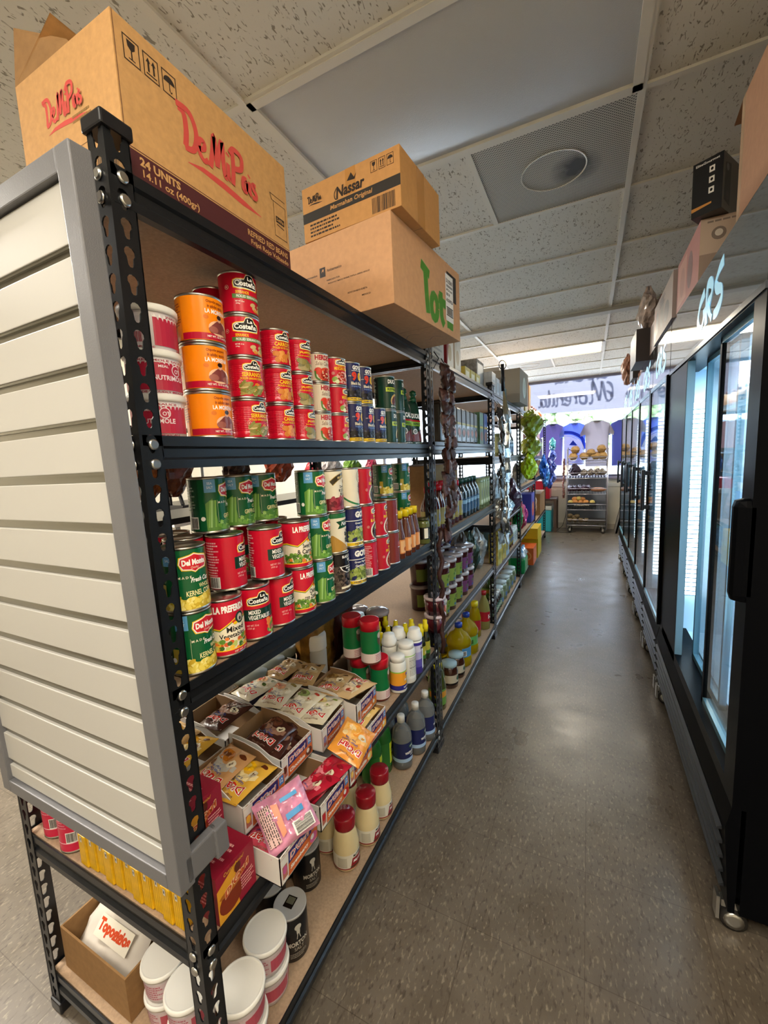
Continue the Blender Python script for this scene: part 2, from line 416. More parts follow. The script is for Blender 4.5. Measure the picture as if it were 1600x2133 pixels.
# perforated return-air vents
def vent_mat(name, stain):
    m = bpy.data.materials.new(name); m.use_nodes = True; nt = m.node_tree; L = nt.links.new; b = nt.nodes['Principled BSDF']
    tc = nt.nodes.new('ShaderNodeTexCoord'); mp = nt.nodes.new('ShaderNodeMapping'); mp.inputs['Rotation'].default_value = (0,0,PI/4); mp.inputs['Scale'].default_value = (110,110,1)
    L(tc.outputs['Object'], mp.inputs[0])
    sx = nt.nodes.new('ShaderNodeSeparateXYZ'); L(mp.outputs[0], sx.inputs[0])
    fr = []
    for a in (0, 1):
        q = nt.nodes.new('ShaderNodeMath'); q.operation = 'FRACT'; L(sx.outputs[a], q.inputs[0])
        w = nt.nodes.new('ShaderNodeMath'); w.operation = 'SUBTRACT'; L(q.outputs[0], w.inputs[0]); w.inputs[1].default_value = .5
        p = nt.nodes.new('ShaderNodeMath'); p.operation = 'POWER'; L(w.outputs[0], p.inputs[0]); p.inputs[1].default_value = 2; fr.append(p)
    ad = nt.nodes.new('ShaderNodeMath'); L(fr[0].outputs[0], ad.inputs[0]); L(fr[1].outputs[0], ad.inputs[1])
    lt = nt.nodes.new('ShaderNodeMath'); lt.operation = 'GREATER_THAN'; lt.inputs[1].default_value = .085; L(ad.outputs[0], lt.inputs[0])
    mx = nt.nodes.new('ShaderNodeMix'); mx.data_type = 'RGBA'; L(lt.outputs[0], mx.inputs[0]); mx.inputs[6].default_value = lin('#2e2d2b'); mx.inputs[7].default_value = lin('#b4b1a8')
    col = mx.outputs[2]
    if stain:
        mp2 = nt.nodes.new('ShaderNodeMapping'); mp2.inputs['Location'].default_value = (-.8, -.25, 0); mp2.inputs['Scale'].default_value = (1/.11, 1/.12, 1)
        L(tc.outputs['Object'], mp2.inputs[0])
        nz = nt.nodes.new('ShaderNodeTexNoise'); nz.inputs['Scale'].default_value = 14; L(tc.outputs['Object'], nz.inputs[0])
        gr = nt.nodes.new('ShaderNodeTexGradient'); gr.gradient_type = 'SPHERICAL'; L(mp2.outputs[0], gr.inputs[0])
        mu = nt.nodes.new('ShaderNodeMath'); mu.operation = 'MULTIPLY'; L(gr.outputs[0], mu.inputs[0]); L(nz.outputs[0], mu.inputs[1])
        mu2 = nt.nodes.new('ShaderNodeMath'); mu2.operation = 'MULTIPLY'; mu2.use_clamp = True; mu2.inputs[1].default_value = 3; L(mu.outputs[0], mu2.inputs[0])
        m2 = nt.nodes.new('ShaderNodeMix'); m2.data_type = 'RGBA'; L(mu2.outputs[0], m2.inputs[0]); L(col, m2.inputs[6]); m2.inputs[7].default_value = lin('#2a2722'); col = m2.outputs[2]
    L(col, b.inputs['Base Color']); b.inputs['Roughness'].default_value = .6
    return m
for q, (cx, j, st, lb) in enumerate(((GX+1.5*GC, 1, True, 'perforated square ceiling vent with a black dust stain above the near aisle'), (GX+.5*GC, 8, False, 'perforated square ceiling vent beyond the lit ceiling light'))):
    t = thing('ceiling_vent', lb, 'vent', (cx, GY+(j+.5)*GC, HC))
    MB().box(-GC/2+.012, -GC/2+.012, 0, GC/2-.012, GC/2-.012, .004, vent_mat('perforated_vent_%s' % ('stained' if st else 'clean'), st)).build('perforated_face', t)
    w = MB(); w.lathe([(.135,-.003),(.130,-.003),(.130,.002),(.135,.002),(.135,-.003)], M_TRIM, 36, cap0=False, cap1=False)
    w.build('diffuser_ring', t)
# walls
struct('wall_left', MB().box(XL-.12, YN-.1, 0, XL, YF+.1, HC+.1, M_WALL))
struct('wall_right', MB().box(XR, YN-.1, 0, XR+.12, YF+.1, HC+.1, M_WALL))
struct('wall_rear', MB().box(XL-.1, YN-.12, 0, XR+.1, YN, HC+.1, M_WALL))
SILL = .885
wb = MB().box(XL-.1, YF, 0, XR+.1, YF+.12, SILL-.02, M_WALL).box(XL-.1, YF, HC, XR+.1, YF+.12, HC+.1, M_WALL)
wb.box(XL, YF-.012, SILL-.16, XR, YF, SILL-.1, M_TRIM)
struct('wall_far', wb)
struct('trim_1', MB().box(XL, YF-.05, SILL-.03, XR, YF+.14, SILL, mat('sill_paint', '#8d8597', .5)))
struct('baseboard_far', MB().box(XL, YF-.014, 0, XR, YF, .09, mat('baseboard_paint', '#b9b1a2', .5)))
w1 = struct('window_1', MB().box(XL, YF+.04, SILL, XR, YF+.046, HC, film('window_glass', '#ffffff', .0, .0, .0)))
wf = MB(); mal_ = mat('window_metal', '#7b7988', .4, .6)
for x in (XL, -1.9, -.42, XR-.05): wf.box(x, YF+.02, SILL, x+.05, YF+.07, HC, mal_)
wf.box(XL, YF+.02, SILL, XR, YF+.07, SILL+.04, mal_).box(XL, YF+.02, HC-.04, XR, YF+.07, HC, mal_)
wf.build('window_frame', w1)
# ---------------------------------------------------------------- outside the window
struct('ground_outside', MB().box(-14, YF+.2, -.25, 16, 40, -.2, mat('sunlit_concrete', '#d8d6d0', .9, var=.05, vscale=1)))
def outside_building():
    t = thing('building', 'pale building across the street seen above the hanging shirts', 'building', (1.5, 30, -.2))
    MB().box(-13, 0, 0, 13, 8, 4.4, mat('stucco', '#cdd6da', .9)).build('wall', t)
    MB().box(-13.3, -.4, 4.4, 13.3, 8, 4.8, mat('roof_edge', '#aab4ba', .8)).build('roof', t)
    for k in range(4): MB().box(-10+k*5.5, -.03, .9, -7+k*5.5, .02, 2.9, mat('dark_window', '#6f7f8c', .2)).build('window', t)
outside_building()
def outside_tree(x, y, h, lb):
    t = thing('tree', lb, 'tree', (x, y, -.2)); q = random.Random(int(x*10+y))
    MB().tube([(0,0,0),(.05,0,h*.4),(-.05,.1,h*.75)], [.14,.1,.05], mat('bark', '#6b5a48', .9)).build('trunk', t)
    m = MB()
    for k in range(150):
        a = q.uniform(0,6.28); b = q.uniform(-1,1); rr = h*.3*q.uniform(.4,1)
        c = (rr*math.cos(a)*math.sqrt(1-b*b), rr*math.sin(a)*math.sqrt(1-b*b), h*.72+rr*b*.8)
        m.ell(c, (q.uniform(.1,.24),)*3, mat('foliage_%d' % (k % 2), ('#7f9a6a','#94ab80')[k % 2], .8), 6, 4)
    m.build('foliage', t)
outside_tree(-.2, 17, 3.6, 'green tree outside the window above the blue and white shirt')
outside_tree(.9, 20, 3.3, 'smaller tree outside the window beside the taller green tree')
# hung banner outside the glass, its script lettering reads backwards from indoors
def script_word(strokes, x0, w, y0, h, m, wt):
    o = []
    for st in strokes:
        pts = spline([(x0 - a*w, y0 + b*h) for a, b in st], 7); n = len(pts)
        o.append(stroke(pts, [wt*(.45+.55*abs(math.sin(PI*(i+.6)/n*1.5))) for i in range(n)], m))
    return o
# letters in a unit box per word (x grows in reading direction; drawn mirrored)
MOREN = [[(.10,.55),(.04,.40),(.03,.2),(.06,.08),(.10,.12)], [(.10,.15),(.13,.6),(.16,.98),(.17,.5),(.19,.12)], [(.19,.12),(.23,.6),(.28,1.0),(.28,.5),(.28,.1),(.32,.02)], [(.10,.95),(.05,.85),(.02,.6),(.03,.25)],
 [(.40,.45),(.36,.36),(.36,.12),(.40,.06),(.44,.16),(.44,.38),(.40,.45),(.47,.42)], [(.47,.5),(.49,.42),(.49,.08)], [(.49,.32),(.52,.48),(.56,.46)], [(.57,.22),(.63,.3),(.62,.46),(.58,.44),(.57,.18),(.61,.05),(.66,.14)],
 [(.67,.48),(.68,.06)], [(.68,.3),(.72,.48),(.75,.4),(.75,.1),(.78,.05)], [(.80,.46),(.80,.12),(.83,.06)], [(.80,.62),(.805,.66)], [(.87,.85),(.86,.3),(.87,.06),(.90,.08)], [(.84,.55),(.90,.57)],
 [(.97,.42),(.92,.4),(.91,.14),(.95,.06),(.98,.3)], [(.98,.46),(.98,.12),(1.02,.05)]]
PAPEL = [[(.08,.95),(.07,.4),(.05,-.05)], [(.0,.8),(.06,.98),(.18,.95),(.19,.65),(.09,.52)], [(.25,.5),(.26,.15),(.30,.1),(.34,.2)], [(.34,.5),(.34,.15),(.37,.08)], [(.42,.5),(.41,-.35)], [(.42,.4),(.47,.5),(.5,.3),(.46,.08),(.42,.15)],
 [(.53,.22),(.59,.32),(.58,.48),(.54,.44),(.53,.18),(.57,.06),(.62,.14)], [(.64,.5),(.645,.08)], [(.645,.32),(.68,.5),(.71,.46)], [(.73,.48),(.73,.12),(.76,.06)], [(.84,.46),(.79,.42),(.78,.16),(.82,.08),(.85,.3)], [(.85,.48),(.85,.14),(.89,.06)]]
def cloth(name, hexc, trans=.55):
    m = bpy.data.materials.new(name); m.use_nodes = True; nt = m.node_tree; nt.nodes.clear(); L = nt.links.new
    o = nt.nodes.new('ShaderNodeOutputMaterial'); a = nt.nodes.new('ShaderNodeBsdfDiffuse'); b = nt.nodes.new('ShaderNodeBsdfTranslucent'); x = nt.nodes.new('ShaderNodeMixShader')
    a.inputs[0].default_value = b.inputs[0].default_value = lin(hexc); x.inputs[0].default_value = trans
    L(a.outputs[0], x.inputs[1]); L(b.outputs[0], x.inputs[2]); L(x.outputs[0], o.inputs[0])
    return m
bn = MB(); vs = []; n = 66
def bwave(x, z): return 7.62+.010*math.sin((x+.62)*7.5+z*6)+.008*math.sin(z*13+x*2)
for j in range(25):
    for i in range(n+1):
        x = -.62+2.2*i/n; z = 2.025-.025*i/n+(.72)*j/24
        vs.append((x, bwave(x, z), z))
bn.add(vs, [[j*(n+1)+i, j*(n+1)+i+1, (j+1)*(n+1)+i+1, (j+1)*(n+1)+i] for j in range(24) for i in range(n)], cloth('banner_cloth', '#6f6c74', .5), True)
M_LET = cloth('banner_ink', '#98a2b8', .75); M_LETO = cloth('banner_outline', '#66646e', .5)
bp_ = lambda u, v, d: (u, bwave(u, v)+.0025+d, v)
for wt, mm, ly in ((.048, M_LET, 2),):
    decal(bn, script_word(MOREN, .96, 1.16, 2.115, .36, mm, wt) + script_word(PAPEL, 1.16, 1.25, 2.50, .3, mm, wt), bp_, layer0=ly, eps=.0002, du=.04, dv=.04)
tag(bn.build('banner'), 'pale cloth banner with large script lettering seen backwards through the window', 'banner')
# world and sun
wd = bpy.data.worlds.new('daylight'); S.world = wd; wd.use_nodes = True; nt = wd.node_tree
bg = nt.nodes['Background']; bg.inputs['Strength'].default_value = 13.0
sk = nt.nodes.new('ShaderNodeTexSky'); sk.sky_type = 'HOSEK_WILKIE'; sk.turbidity = 4; sk.ground_albedo = .5; sk.sun_direction = Vector((.4,.3,.86)).normalized()
mxw = nt.nodes.new('ShaderNodeMix'); mxw.data_type = 'RGBA'; mxw.inputs[0].default_value = .45; mxw.inputs[6].default_value = (.74,.86,1,1)
nt.links.new(sk.outputs[0], mxw.inputs[7]); nt.links.new(mxw.outputs[2], bg.inputs['Color'])
sun = bpy.data.lights.new('sun', 'SUN'); sun.energy = 4; sun.angle = .01; so = bpy.data.objects.new('sun', sun); COL.objects.link(so); so.rotation_euler = (math.radians(24), math.radians(18), 0); so.location = (0, 12, 8)
pl = bpy.data.lights.new('window_portal', 'AREA'); pl.shape = 'RECTANGLE'; pl.size = 5; pl.size_y = 1.68
po = bpy.data.objects.new('window_portal', pl); COL.objects.link(po); po.location = ((XL+XR)/2, YF+.02, (SILL+HC)/2); po.rotation_euler = (-PI/2, 0, 0); pl.cycles.is_portal = True
# ================================================================ shelving
PH, PW, TH = 1.83, .037, .0022
def post_mesh():
    """angle post with rows of keyhole slots in both flanges, corner at the origin, flanges along +Y and -X"""
    m = MB(); pitch = .0381
    key = []
    for k in range(9):
        a = math.radians(-50 + 280*k/8); key.append((.0085*math.cos(a), .0085*math.sin(a)+.004))
    key += [(-.0042,-.013), (-.002,-.016), (.002,-.016), (.0042,-.013)]
    nk = len(key)
    def cell(z0, z1, face):
        zc = (z0+z1)/2; o = []
        for kx, kz in key:
            s = min((PW/2-.001)/max(abs(kx),1e-5), (z1-z0)/2/max(abs(kz),1e-5)); o.append((kx*s, kz*s))
        rect_ = [(PW/2,z0-zc),(PW/2,z1-zc),(-PW/2,z1-zc),(-PW/2,z0-zc)]
        for sd in (0, TH):
            vs = []; 
            for a, b in o+key: vs.append(face(a+PW/2, zc+b, sd))
            fs = [[i, (i+1) % nk, nk+(i+1) % nk, nk+i] for i in range(nk)]
            # corner fillers
            for cx, cz in rect_:
                i0 = max(range(nk), key=lambda i: (o[i][0]*cx/PW**2 + o[i][1]*cz/(z1-z0)**2))
                for i in (i0-1, i0):
                    a = o[i]; b = o[(i+1) % nk]
                    if abs(a[0]-b[0]) > 1e-6 and abs(a[1]-b[1]) > 1e-6:
                        vs.append(face(cx+PW/2, zc+cz, sd)); fs.append([i % nk, (i+1) % nk, len(vs)-1])
            m.add(vs, fs, M_BLACK)
        vs = [face(a+PW/2, zc+b, 0) for a, b in key] + [face(a+PW/2, zc+b, TH) for a, b in key]
        m.add(vs, [[i, (i+1) % nk, nk+(i+1) % nk, nk+i] for i in range(nk)], M_BLACK)
    fy = lambda w, z, d: (-d, w, z)
    fx = lambda w, z, d: (-w, d, z)
    n = int(PH/pitch)
    for face in (fy, fx):
        for i in range(n): cell(i*pitch, (i+1)*pitch, face)
        # plain margins either side of the slots keep the outline straight
    m.box(-.004, -.0006, 0, .0006, .004, PH-.004, M_BLACK)
    m.box(-TH, PW-.002, 0, 0, PW, PH-.004, M_BLACK).box(-PW, 0, 0, -PW+.002, TH, PH-.004, M_BLACK)
    return m
POST = post_mesh().build('post'); POST_ME = POST.data; bpy.data.objects.remove(POST)
BEAM = [(0,0),(0,-.016),(-.005,-.02),(-.005,-.034),(.0005,-.038),(.0005,-.052),(-.014,-.052),(-.014,-.049),(-.003,-.049),(-.003,-.0405),(-.008,-.0355),(-.008,-.0185),(-.003,-.0145),(-.003,0)]
W = .6096
def shelving(name_label, y0, y1, levels, detail=True):
    t = thing('shelving_unit', name_label, 'shelf unit', (0, y0, 0), 0, None); L_ = y1-y0
    for (x, y, rz, sc) in ((0,0,0,1), (-W,0,0,-1), (0,L_,0,-2), (-W,L_,0,-3)):
        o = bpy.data.objects.new('post', POST_ME); COL.objects.link(o); o.parent = t; o.location = (x, y, 0)
        if sc == -1: o.rotation_euler = (0,0,PI/2*3); 
        if sc == -2: o.rotation_euler = (0,0,PI/2)
        if sc == -3: o.rotation_euler = (0,0,PI)
        if sc == -1: o.rotation_euler = (0,0,-PI/2)
        sxn = 1 if x == 0 else -1; syn = 1 if y == 0 else -1
        c = MB(); c.box(-.005, -.005, -.014, .041, .041, .006, M_DARK, .003)
        cc = c.build('post_cap', t, (x, y, PH)); cc.scale = (-sxn, syn, 1)
        f = MB().box(-.004, -.004, 0, .042, .042, .03, M_DARK, .004).build('foot', t, (x, y, 0)); f.scale = (-sxn, syn, 1)
    for z in levels:
        MB().box(-W+.0085, .0085, z-.016, -.0035, L_-.0085, z-.002, M_BOARD).build('shelf_board', t)
        for sx in (0, 1):
            b = MB().extr([(q[0] if not sx else -W-q[0], z+q[1]) for q in BEAM], 'y', .003, L_-.003, M_BLACK).build('beam', t)
        for yy in (0, 1):
            b = MB().extr([((-q[0]+.0022 if not yy else L_+q[0]-.0022), z+q[1]) for q in BEAM], 'x', -W+.004, -.004, M_BLACK).build('end_beam', t)
    if detail:
        for z in levels:
            for dz in (-.014, -.044):
                for (x, y, ax) in ((0, .02, 0), (-.02, 0, 1), (0, L_-.02, 0)):
                    r = MB().lathe([(.0085,0),(.0085,.002),(.006,.004)], M_STEEL, 12).build('rivet', t, (x+.0005*(ax == 0), y-.0005*(ax == 1), z+dz))
                    r.rotation_euler = (PI/2, 0, 0) if ax else (0, PI/2, 0)
    return t
Z2, Z3, Z4, Z5, Z1 = 1.402, .992, .50, .11, 1.775
shelving('black shelving unit nearest, its end clad by the white slatwall panel', 0, 1.282, (Z1, Z2, Z3, Z4, Z5))
shelving('second black shelving unit from the slatwall end, with brown candy strips hung on its post', 1.288, 2.568, (Z1, 1.415, 1.0, .56, Z5), False)
shelving('third black shelving unit from the slatwall end, with silver packets hung on its post', 2.574, 3.836, (Z1, 1.33, .84, .50, Z5), False)
shelving('fourth black shelving unit from the slatwall end, beside the green wrapped bottle pack', 3.842, 5.10, (Z1, 1.33, 1.01, .52, Z5), False)
shelving('farthest black shelving unit, nearest the shop window', 5.106, 6.52, (Z1, 1.30, 1.03, .47, Z5), False)
Z1, Z2, Z3, Z4, Z5 = (z+.0008 for z in (Z1, Z2, Z3, Z4, Z5))
# slatwall panel hung on the rack end
sw = thing('slatwall_panel', 'white slatwall panel in a grey metal frame on the end of the shelving', 'display panel', (0, -.021, .663)); sw.rotation_euler = (math.radians(1.1), -.006, 0)
M_SLAT = mat('white_slatwall', '#b9b7b2', .35); M_GRV = mat('slat_aluminium', '#8d8a80', .3, .9); M_GREY = mat('grey_hammered_metal', '#76767a', .45, .3, bump=.15, bscale=600)
pan = MB(); H_ = 1.10; x0, x1 = -.535, -.01
grooves = [.0205+.0762*k+.0 for k in range(0, 15)]
zs = [.025]; 
for k in range(14):
    z = .070+.0762*k
    if .045 < z < H_-.045: zs.append(z)
zs.append(H_-.025)
for a, b in zip(zs[:-1], zs[1:]):
    pan.box(x0, -.006, a+.0075, x1, .006, b-.0075, M_SLAT, .0015)
pan.build('slats', sw)
gm = MB()
for z in zs[1:-1]: gm.box(x0, .0, z-.0076, x1, .004, z+.0076, M_GRV).box(x0, -.004, z+.0035, x1, .0, z+.0076, M_GRV)
gm.build('groove_insert', sw)
fr = MB(); 
for a in ((-.565,.0,-.533,H_),(-.012,.0,.02,H_)): fr.box(a[0], -.014, a[1], a[2], .014, a[3], M_GREY, .002)
fr.box(-.533, -.014, 0, -.012, .014, .028, M_GREY, .002).box(-.533, -.014, H_-.03, -.012, .014, H_, M_GREY, .002)
fr.build('frame', sw)
hk = MB().box(.003, .0, .005, .02, .07, .055, M_GREY, .003).box(.003, .058, -.002, .024, .085, .055, M_GREY, .003)
hk.build('clip', sw)
# ================================================================ tins and tubs
TIER = ['lowest', 'second', 'third', 'topmost']
def tin(name, lb, cat, r, h, base, items, ribs=False, top=None):
    t = thing(name, lb, cat)
    b = MB(); k = r-.0012
    b.lathe([(k-.002,0),(r,.0006),(r,.0032),(k,.0045),(k,h-.0045),(r,h-.0034),(r,h-.0009),(k-.0008,h-.0005),(k-.0022,h-.0009),(k-.003,h-.004),(k*.72,h-.004),(k*.7,h-.0034),(.0002,h-.0034)], M_TIN, 32)
    b.build('metal_body', t)
    l = MB(); pr = [(r-.0004,.005)]
    if ribs:
        for i in range(14): z = .2*h+i*h*.045; pr += [(r-.0004,z),(r-.0012,z+h*.011),(r-.0004,z+h*.022)]
    pr.append((r-.0004,h-.005))
    l.lathe(pr, base, 36, cap0=False, cap1=False)
    decal(l, items, cylmap(r-.0004), du=.006, clip=(-PI*r*.98, .005, PI*r*.98, h-.005))
    l.build('paper_label', t)
    return t
def costena_logo(x, y, s):
    """black pill with a hump, yellow rim, white name"""
    o = []
    for g, m in ((.0028,M_YEL),(.0014,M_WHT),(0,M_BLK)):
        o += [poly([(x-s*.9-g,y-.0),(x-s*.86-g,y+s*.16+g*.8),(x-s*.7,y+s*.26+g),(x-s*.12,y+s*.3+g),(x+.05*s,y+s*.62+g),(x+s*.35,y+s*.7+g),(x+s*.62,y+s*.6+g),(x+s*.74+g,y+s*.3+g),(x+s*.95+g,y+s*.2+g),(x+s*1.0+g,y-.02*s),(x+s*.92+g,y-s*.22-g),(x+s*.6,y-s*.27-g),(x-s*.6,y-s*.27-g),(x-s*.85-g,y-s*.2-g)], m)]
    o += [T('La', x+s*.36, y+s*.42, s*.44, s*.27, M_WHT, 0, .03), T('Costeña', x+s*.02, y+s*.04, s*1.72, s*.4, M_WHT, 0, .035)]
    return o
SEAL = lambda x, y: [ellp(x,y,.0042,.0042,ink('#d9b9a8'),12), ellp(x,y,.0034,.0034,M_RED,12), ellp(x,y,.0016,.0016,ink('#d9b9a8'),8)]
VEG = [gink(h) for h in ('#7c7a35','#a08a4a','#d98a3a','#8f9150','#c9b27a')]
def costena(kind, h, r):
    up = h/.082
    if kind == 'old':
        it = costena_logo(.002, .057, .026) + [T('SERRANOS', -.006, .0415, .026, .0055, M_YEL), rect(-.026,.0295,.055,.0375,ink('#4f7a34')), T('PICKLED SERRANO PEPPERS', .012, .0335, .06, .005, M_WHT), T('NET WT. 12 oz', -.012, .024, .017, .0028, M_WHT), T('(340g)', -.016, .0195, .008, .0028, M_WHT)]
        it += cluster(14, .014, .04, .008, .022, .006, .0035, VEG, 2, .8) + SEAL(-.036, .05)
    else:
        nm, sub, food, yy = {'ser': ('SERRANOS','PICKLED SERRANO PEPPERS',None,0), 'car': ('CARROTS','PICKLED SLICED CARROTS',1,0), 'jal': ('JALAPEÑOS','PICKLED JALAPEÑO PEPPERS',2,0), 'sal': ('MEXICAN SALSA','',3,0)}[kind]
        it = costena_logo(.004, .0615, .0185)
        it += [T(nm, .004, .0475 if kind != 'sal' else .0455, .042 if kind != 'sal' else .044, .0085, M_YEL, 0, .03)]
        if sub: it += [T(sub, .004, .0395, .05, .0042, M_YEL)]
        else: it += [T('HOMESTYLE', .004, .0525, .022, .004, M_YEL)]
        it += SEAL(-.022, .0325)
        if food is None: it += cluster(26, -.018, .03, .01, .03, .011, .0032, VEG[:2]+VEG[3:]+[VEG[0]], 4, .9) + cluster(6, -.008, .026, .012, .026, .006, .005, [gink('#dd7d2c'), gink('#d9cf9a')], 5)
        if food == 1: it += cluster(22, -.018, .03, .01, .03, .0065, .0058, [gink('#d98a3c'),gink('#e39b4c'),gink('#cf7b30')], 6)
        if food == 2: it += cluster(12, -.016, .032, .01, .028, .012, .006, [gink('#8d8148'),gink('#a6976a'),gink('#77704a')], 7, .5)
        if food == 3: it += [ellp(.008,.022,.022,.016,gink('#e2a79a'))] + cluster(40, -.008, .026, .01, .034, .003, .002, [gink('#b8321f'),gink('#d0472e'),gink('#8a1f14')], 8) + cluster(6, -.022, -.008, .01, .022, .006, .005, [gink('#dfe0b0'),gink('#8aa34a')], 9)
    return it
RINK = gink('#c40f2c')
# shelf at eye level -------------------------------------------------------
tub = thing('plastic_tub', '', 'tub')
m = MB(); m.lathe([(.0385,0),(.041,.002),(.0425,.058),(.0425,.0605)], mat('cloudy_plastic', '#d8d0d2', .35), 36)
decal(m, [rect(-.075,.006,.075,.05,ink('#b3203f')), rect(-.075,.05,.075,.056,ink('#efe9e6')), T('ZERO RED MOLE SAUCE', 0, .053, .11, .0035, ink('#a21a38')), ellp(.034,.039,.009,.009,ink('#e9dde0')), ellp(.034,.039,.0075,.0075,ink('#b3203f')), T("O'E", .036, .038, .012, .007, ink('#e9dde0')), T('MEAL', .012,.044,.016,.004,ink('#e9dde0')), T('NUTRIMOLE', .022, .026, .055, .008, ink('#e9dde0')), T('MADE PROUDLY MEXICAN', .01, .003, .09, .0035, ink('#a21a38')),
 rect(-.128,.004,-.08,.05,ink('#cfc6cc'))] + bars(-.122, .01, .03, .016, ink('#a21a38'), None, 4) + [T('ORGULLOSAMENTE MEXICANO', -.1, .003, .05, .003, ink('#a21a38'))], cylmap(.0421), du=.008)
m.build('tub_wall', tub)
l = MB(); l.lathe([(.0405,-.002),(.0450,-.002),(.0458,.002),(.0455,.008),(.0435,.0105),(.041,.0105),(.040,.0085),(.0001,.0085)], M_WHITE, 36, (0,0,.0605)); l.build('lid', tub)
for k in range(3):
    place(tub, (-.07,.086,Z2+.0702*k), (-.5,.15,2.0)[k]-.7, ('lowest','middle','topmost')[k]+' white lidded mole tub on the eye-level shelf beside the black post')
mo = [rect(-.14,.006,.14,.0175,gink('#b01030')), T('Chipotle peppers', .012, .072, .036, .006, gink('#7a2410')), T('in adobo sauce', .012, .0645, .033, .006, gink('#7a2410')), T('LA MORENA', .013, .0555, .044, .0075, M_WHT, 0, .02), T('NET WT. 13.13 oz (372 g)', .014, .0115, .044, .0045, M_WHT),
  ellp(.017,.0275,.022,.0135,gink('#e8b898')), poly([(-.002,.018),(0,.03),(.008,.037),(.012,.04),(.022,.04),(.03,.035),(.036,.028),(.038,.018)], gink('#7a3a38')), ellp(.004,.024,.009,.006,gink('#9a5a50')), ellp(.03,.022,.009,.006,gink('#9a5a50')), ellp(.017,.044,.0042,.0056,gink('#d9a080')), ellp(.017,.047,.005,.004,gink('#2a1512')), ellp(-.008,.045,.005,.004,gink('#d86f10'),10), rect(-.14,.006,-.052,.079,gink('#d9780c')), rect(-.14,.0175,-.085,.079,gink('#7a1420'))] + lines(-.08,.03,.026,.04,9,gink('#8a3a10'))
morena = tin('food_can', '', 'can', .0415, .0845, gink('#ee8408'), mo)
for k in range(3): place(morena, (-.055,.182,Z2+.0845*k), (.02,-.12,.06)[k]-.36, ('lowest','middle','topmost')[k]+' orange can of chipotle peppers in its stack of three')
ser = tin('food_can', '', 'can', .0375, .0815, RINK, costena('ser', .0815, .0375), True)
old = tin('food_can', '', 'can', .0375, .0815, RINK, costena('old', .0815, .0375))
for k in range(4): place(ser if k < 2 else old, (-.05,.279,Z2+.0815*k), (-.2,-.5,-.62,-.42)[k], TIER[k]+' red serrano pepper can in the tall front stack beside the orange cans')
for k in range(4): place(ser if k < 2 else old, (-.135,.288,Z2+.079*k), 1.2, TIER[k]+' red can in the shaded stack behind the tall serrano pepper stack', None)
car = tin('food_can', '', 'can', .0345, .0815, RINK, costena('car', .0815, .0345), True)
for k in range(3): place(car, (-.05,.379,Z2+.0815*k), (-.1,-.2,-.35)[k], ('lowest','middle','topmost')[k]+' red can of pickled sliced carrots in its stack')
jal = tin('food_can', '', 'can', .0345, .081, RINK, costena('jal', .081, .0345), True)
for k in range(3): place(jal, (-.05,.461,Z2+.081*k), (.02,-.28,-.25)[k], ('lowest','middle','topmost')[k]+' red can of pickled jalapeños in its stack')
he = [rect(-.1,.005,.1,.075,gink('#ddd0b8')), T('HERDEZ', .006,.062,.05,.0125,gink('#b0102a'),0,.05), T('Salsa Casera', .006,.0475,.048,.01,gink('#6a3020'),.3,.0), ellp(.012,.02,.026,.018,gink('#c8482e')), ellp(.014,.018,.02,.013,gink('#a8281c'))] + cluster(30,-.004,.032,.008,.03,.003,.002,[gink('#d85a3a'),gink('#e8c8a0'),gink('#8a1a12')],12) + [ellp(-.012,.028,.01,.009,gink('#d03a26')), ellp(.03,.036,.009,.006,gink('#c8301e')), stroke(spline([(-.02,.028),(-.018,.012),(-.008,.006)]),.004,gink('#4a7a30'))]
her = tin('food_can', '', 'can', .0325, .0755, gink('#ddd0b8'), he)
for k in range(3): place(her, (-.05,.541,Z2+.0755*k), (-.25,-.1,-.45)[k], ('lowest','middle','topmost')[k]+' cream can of salsa casera between two red stacks')
sal = tin('food_can', '', 'can', .0365, .0765, RINK, costena('sal', .0765, .0365))
for k in range(3): place(sal, (-.05,.622,Z2+.0765*k), (.2,.1,-.4)[k], ('lowest','middle','topmost')[k]+' red can of Mexican salsa beside the dark blue cans')
NAVY = gink('#1e2458')
gb = [T('GOYA', .006,.099,.034,.0125,M_WHT,0,.06), rect(-.014,.0895,.026,.091,M_WHT), T('9', -.006,.0745,.017,.026,gink('#d8402c'),0,.06), T('0', .016,.0745,.019,.026,gink('#e8b82a'),0,.06), T('UP TO', -.02,.075,.008,.003,M_WHT), T('Black Beans', .006,.0545,.046,.0085,M_CREAM,0,.03), T('Frijoles Negros', .006,.0455,.044,.006,gink('#7d9ad8'))]
gb += [rect(-.11,.014,.11,.034,gink('#16141c'))] + cluster(80,-.05,.05,.014,.04,.0042,.003,[gink('#15131a'),gink('#2a2832'),gink('#4a4a58')],14,1) + [rect(-.12,.005,.12,.014,gink('#e8c21e')), T('PRIME PREMIUM', .005,.0095,.05,.004,NAVY)]
goy = tin('food_can', '', 'can', .037, .116, NAVY, gb)
for i, y in enumerate((.703,.781,.866)):
    for k in range(2 if i < 2 else 1): place(goy, (-.05,y-(0,.006,.0)[i]*k,Z2+.116*k), (-.2,-.15,-.2)[i]-.15*k, ('lower','upper')[k]+' navy can of black beans, '+('nearest the red salsa cans','in the middle stack of three','alone beside the green cans')[i])
DG = gink('#123a2c')
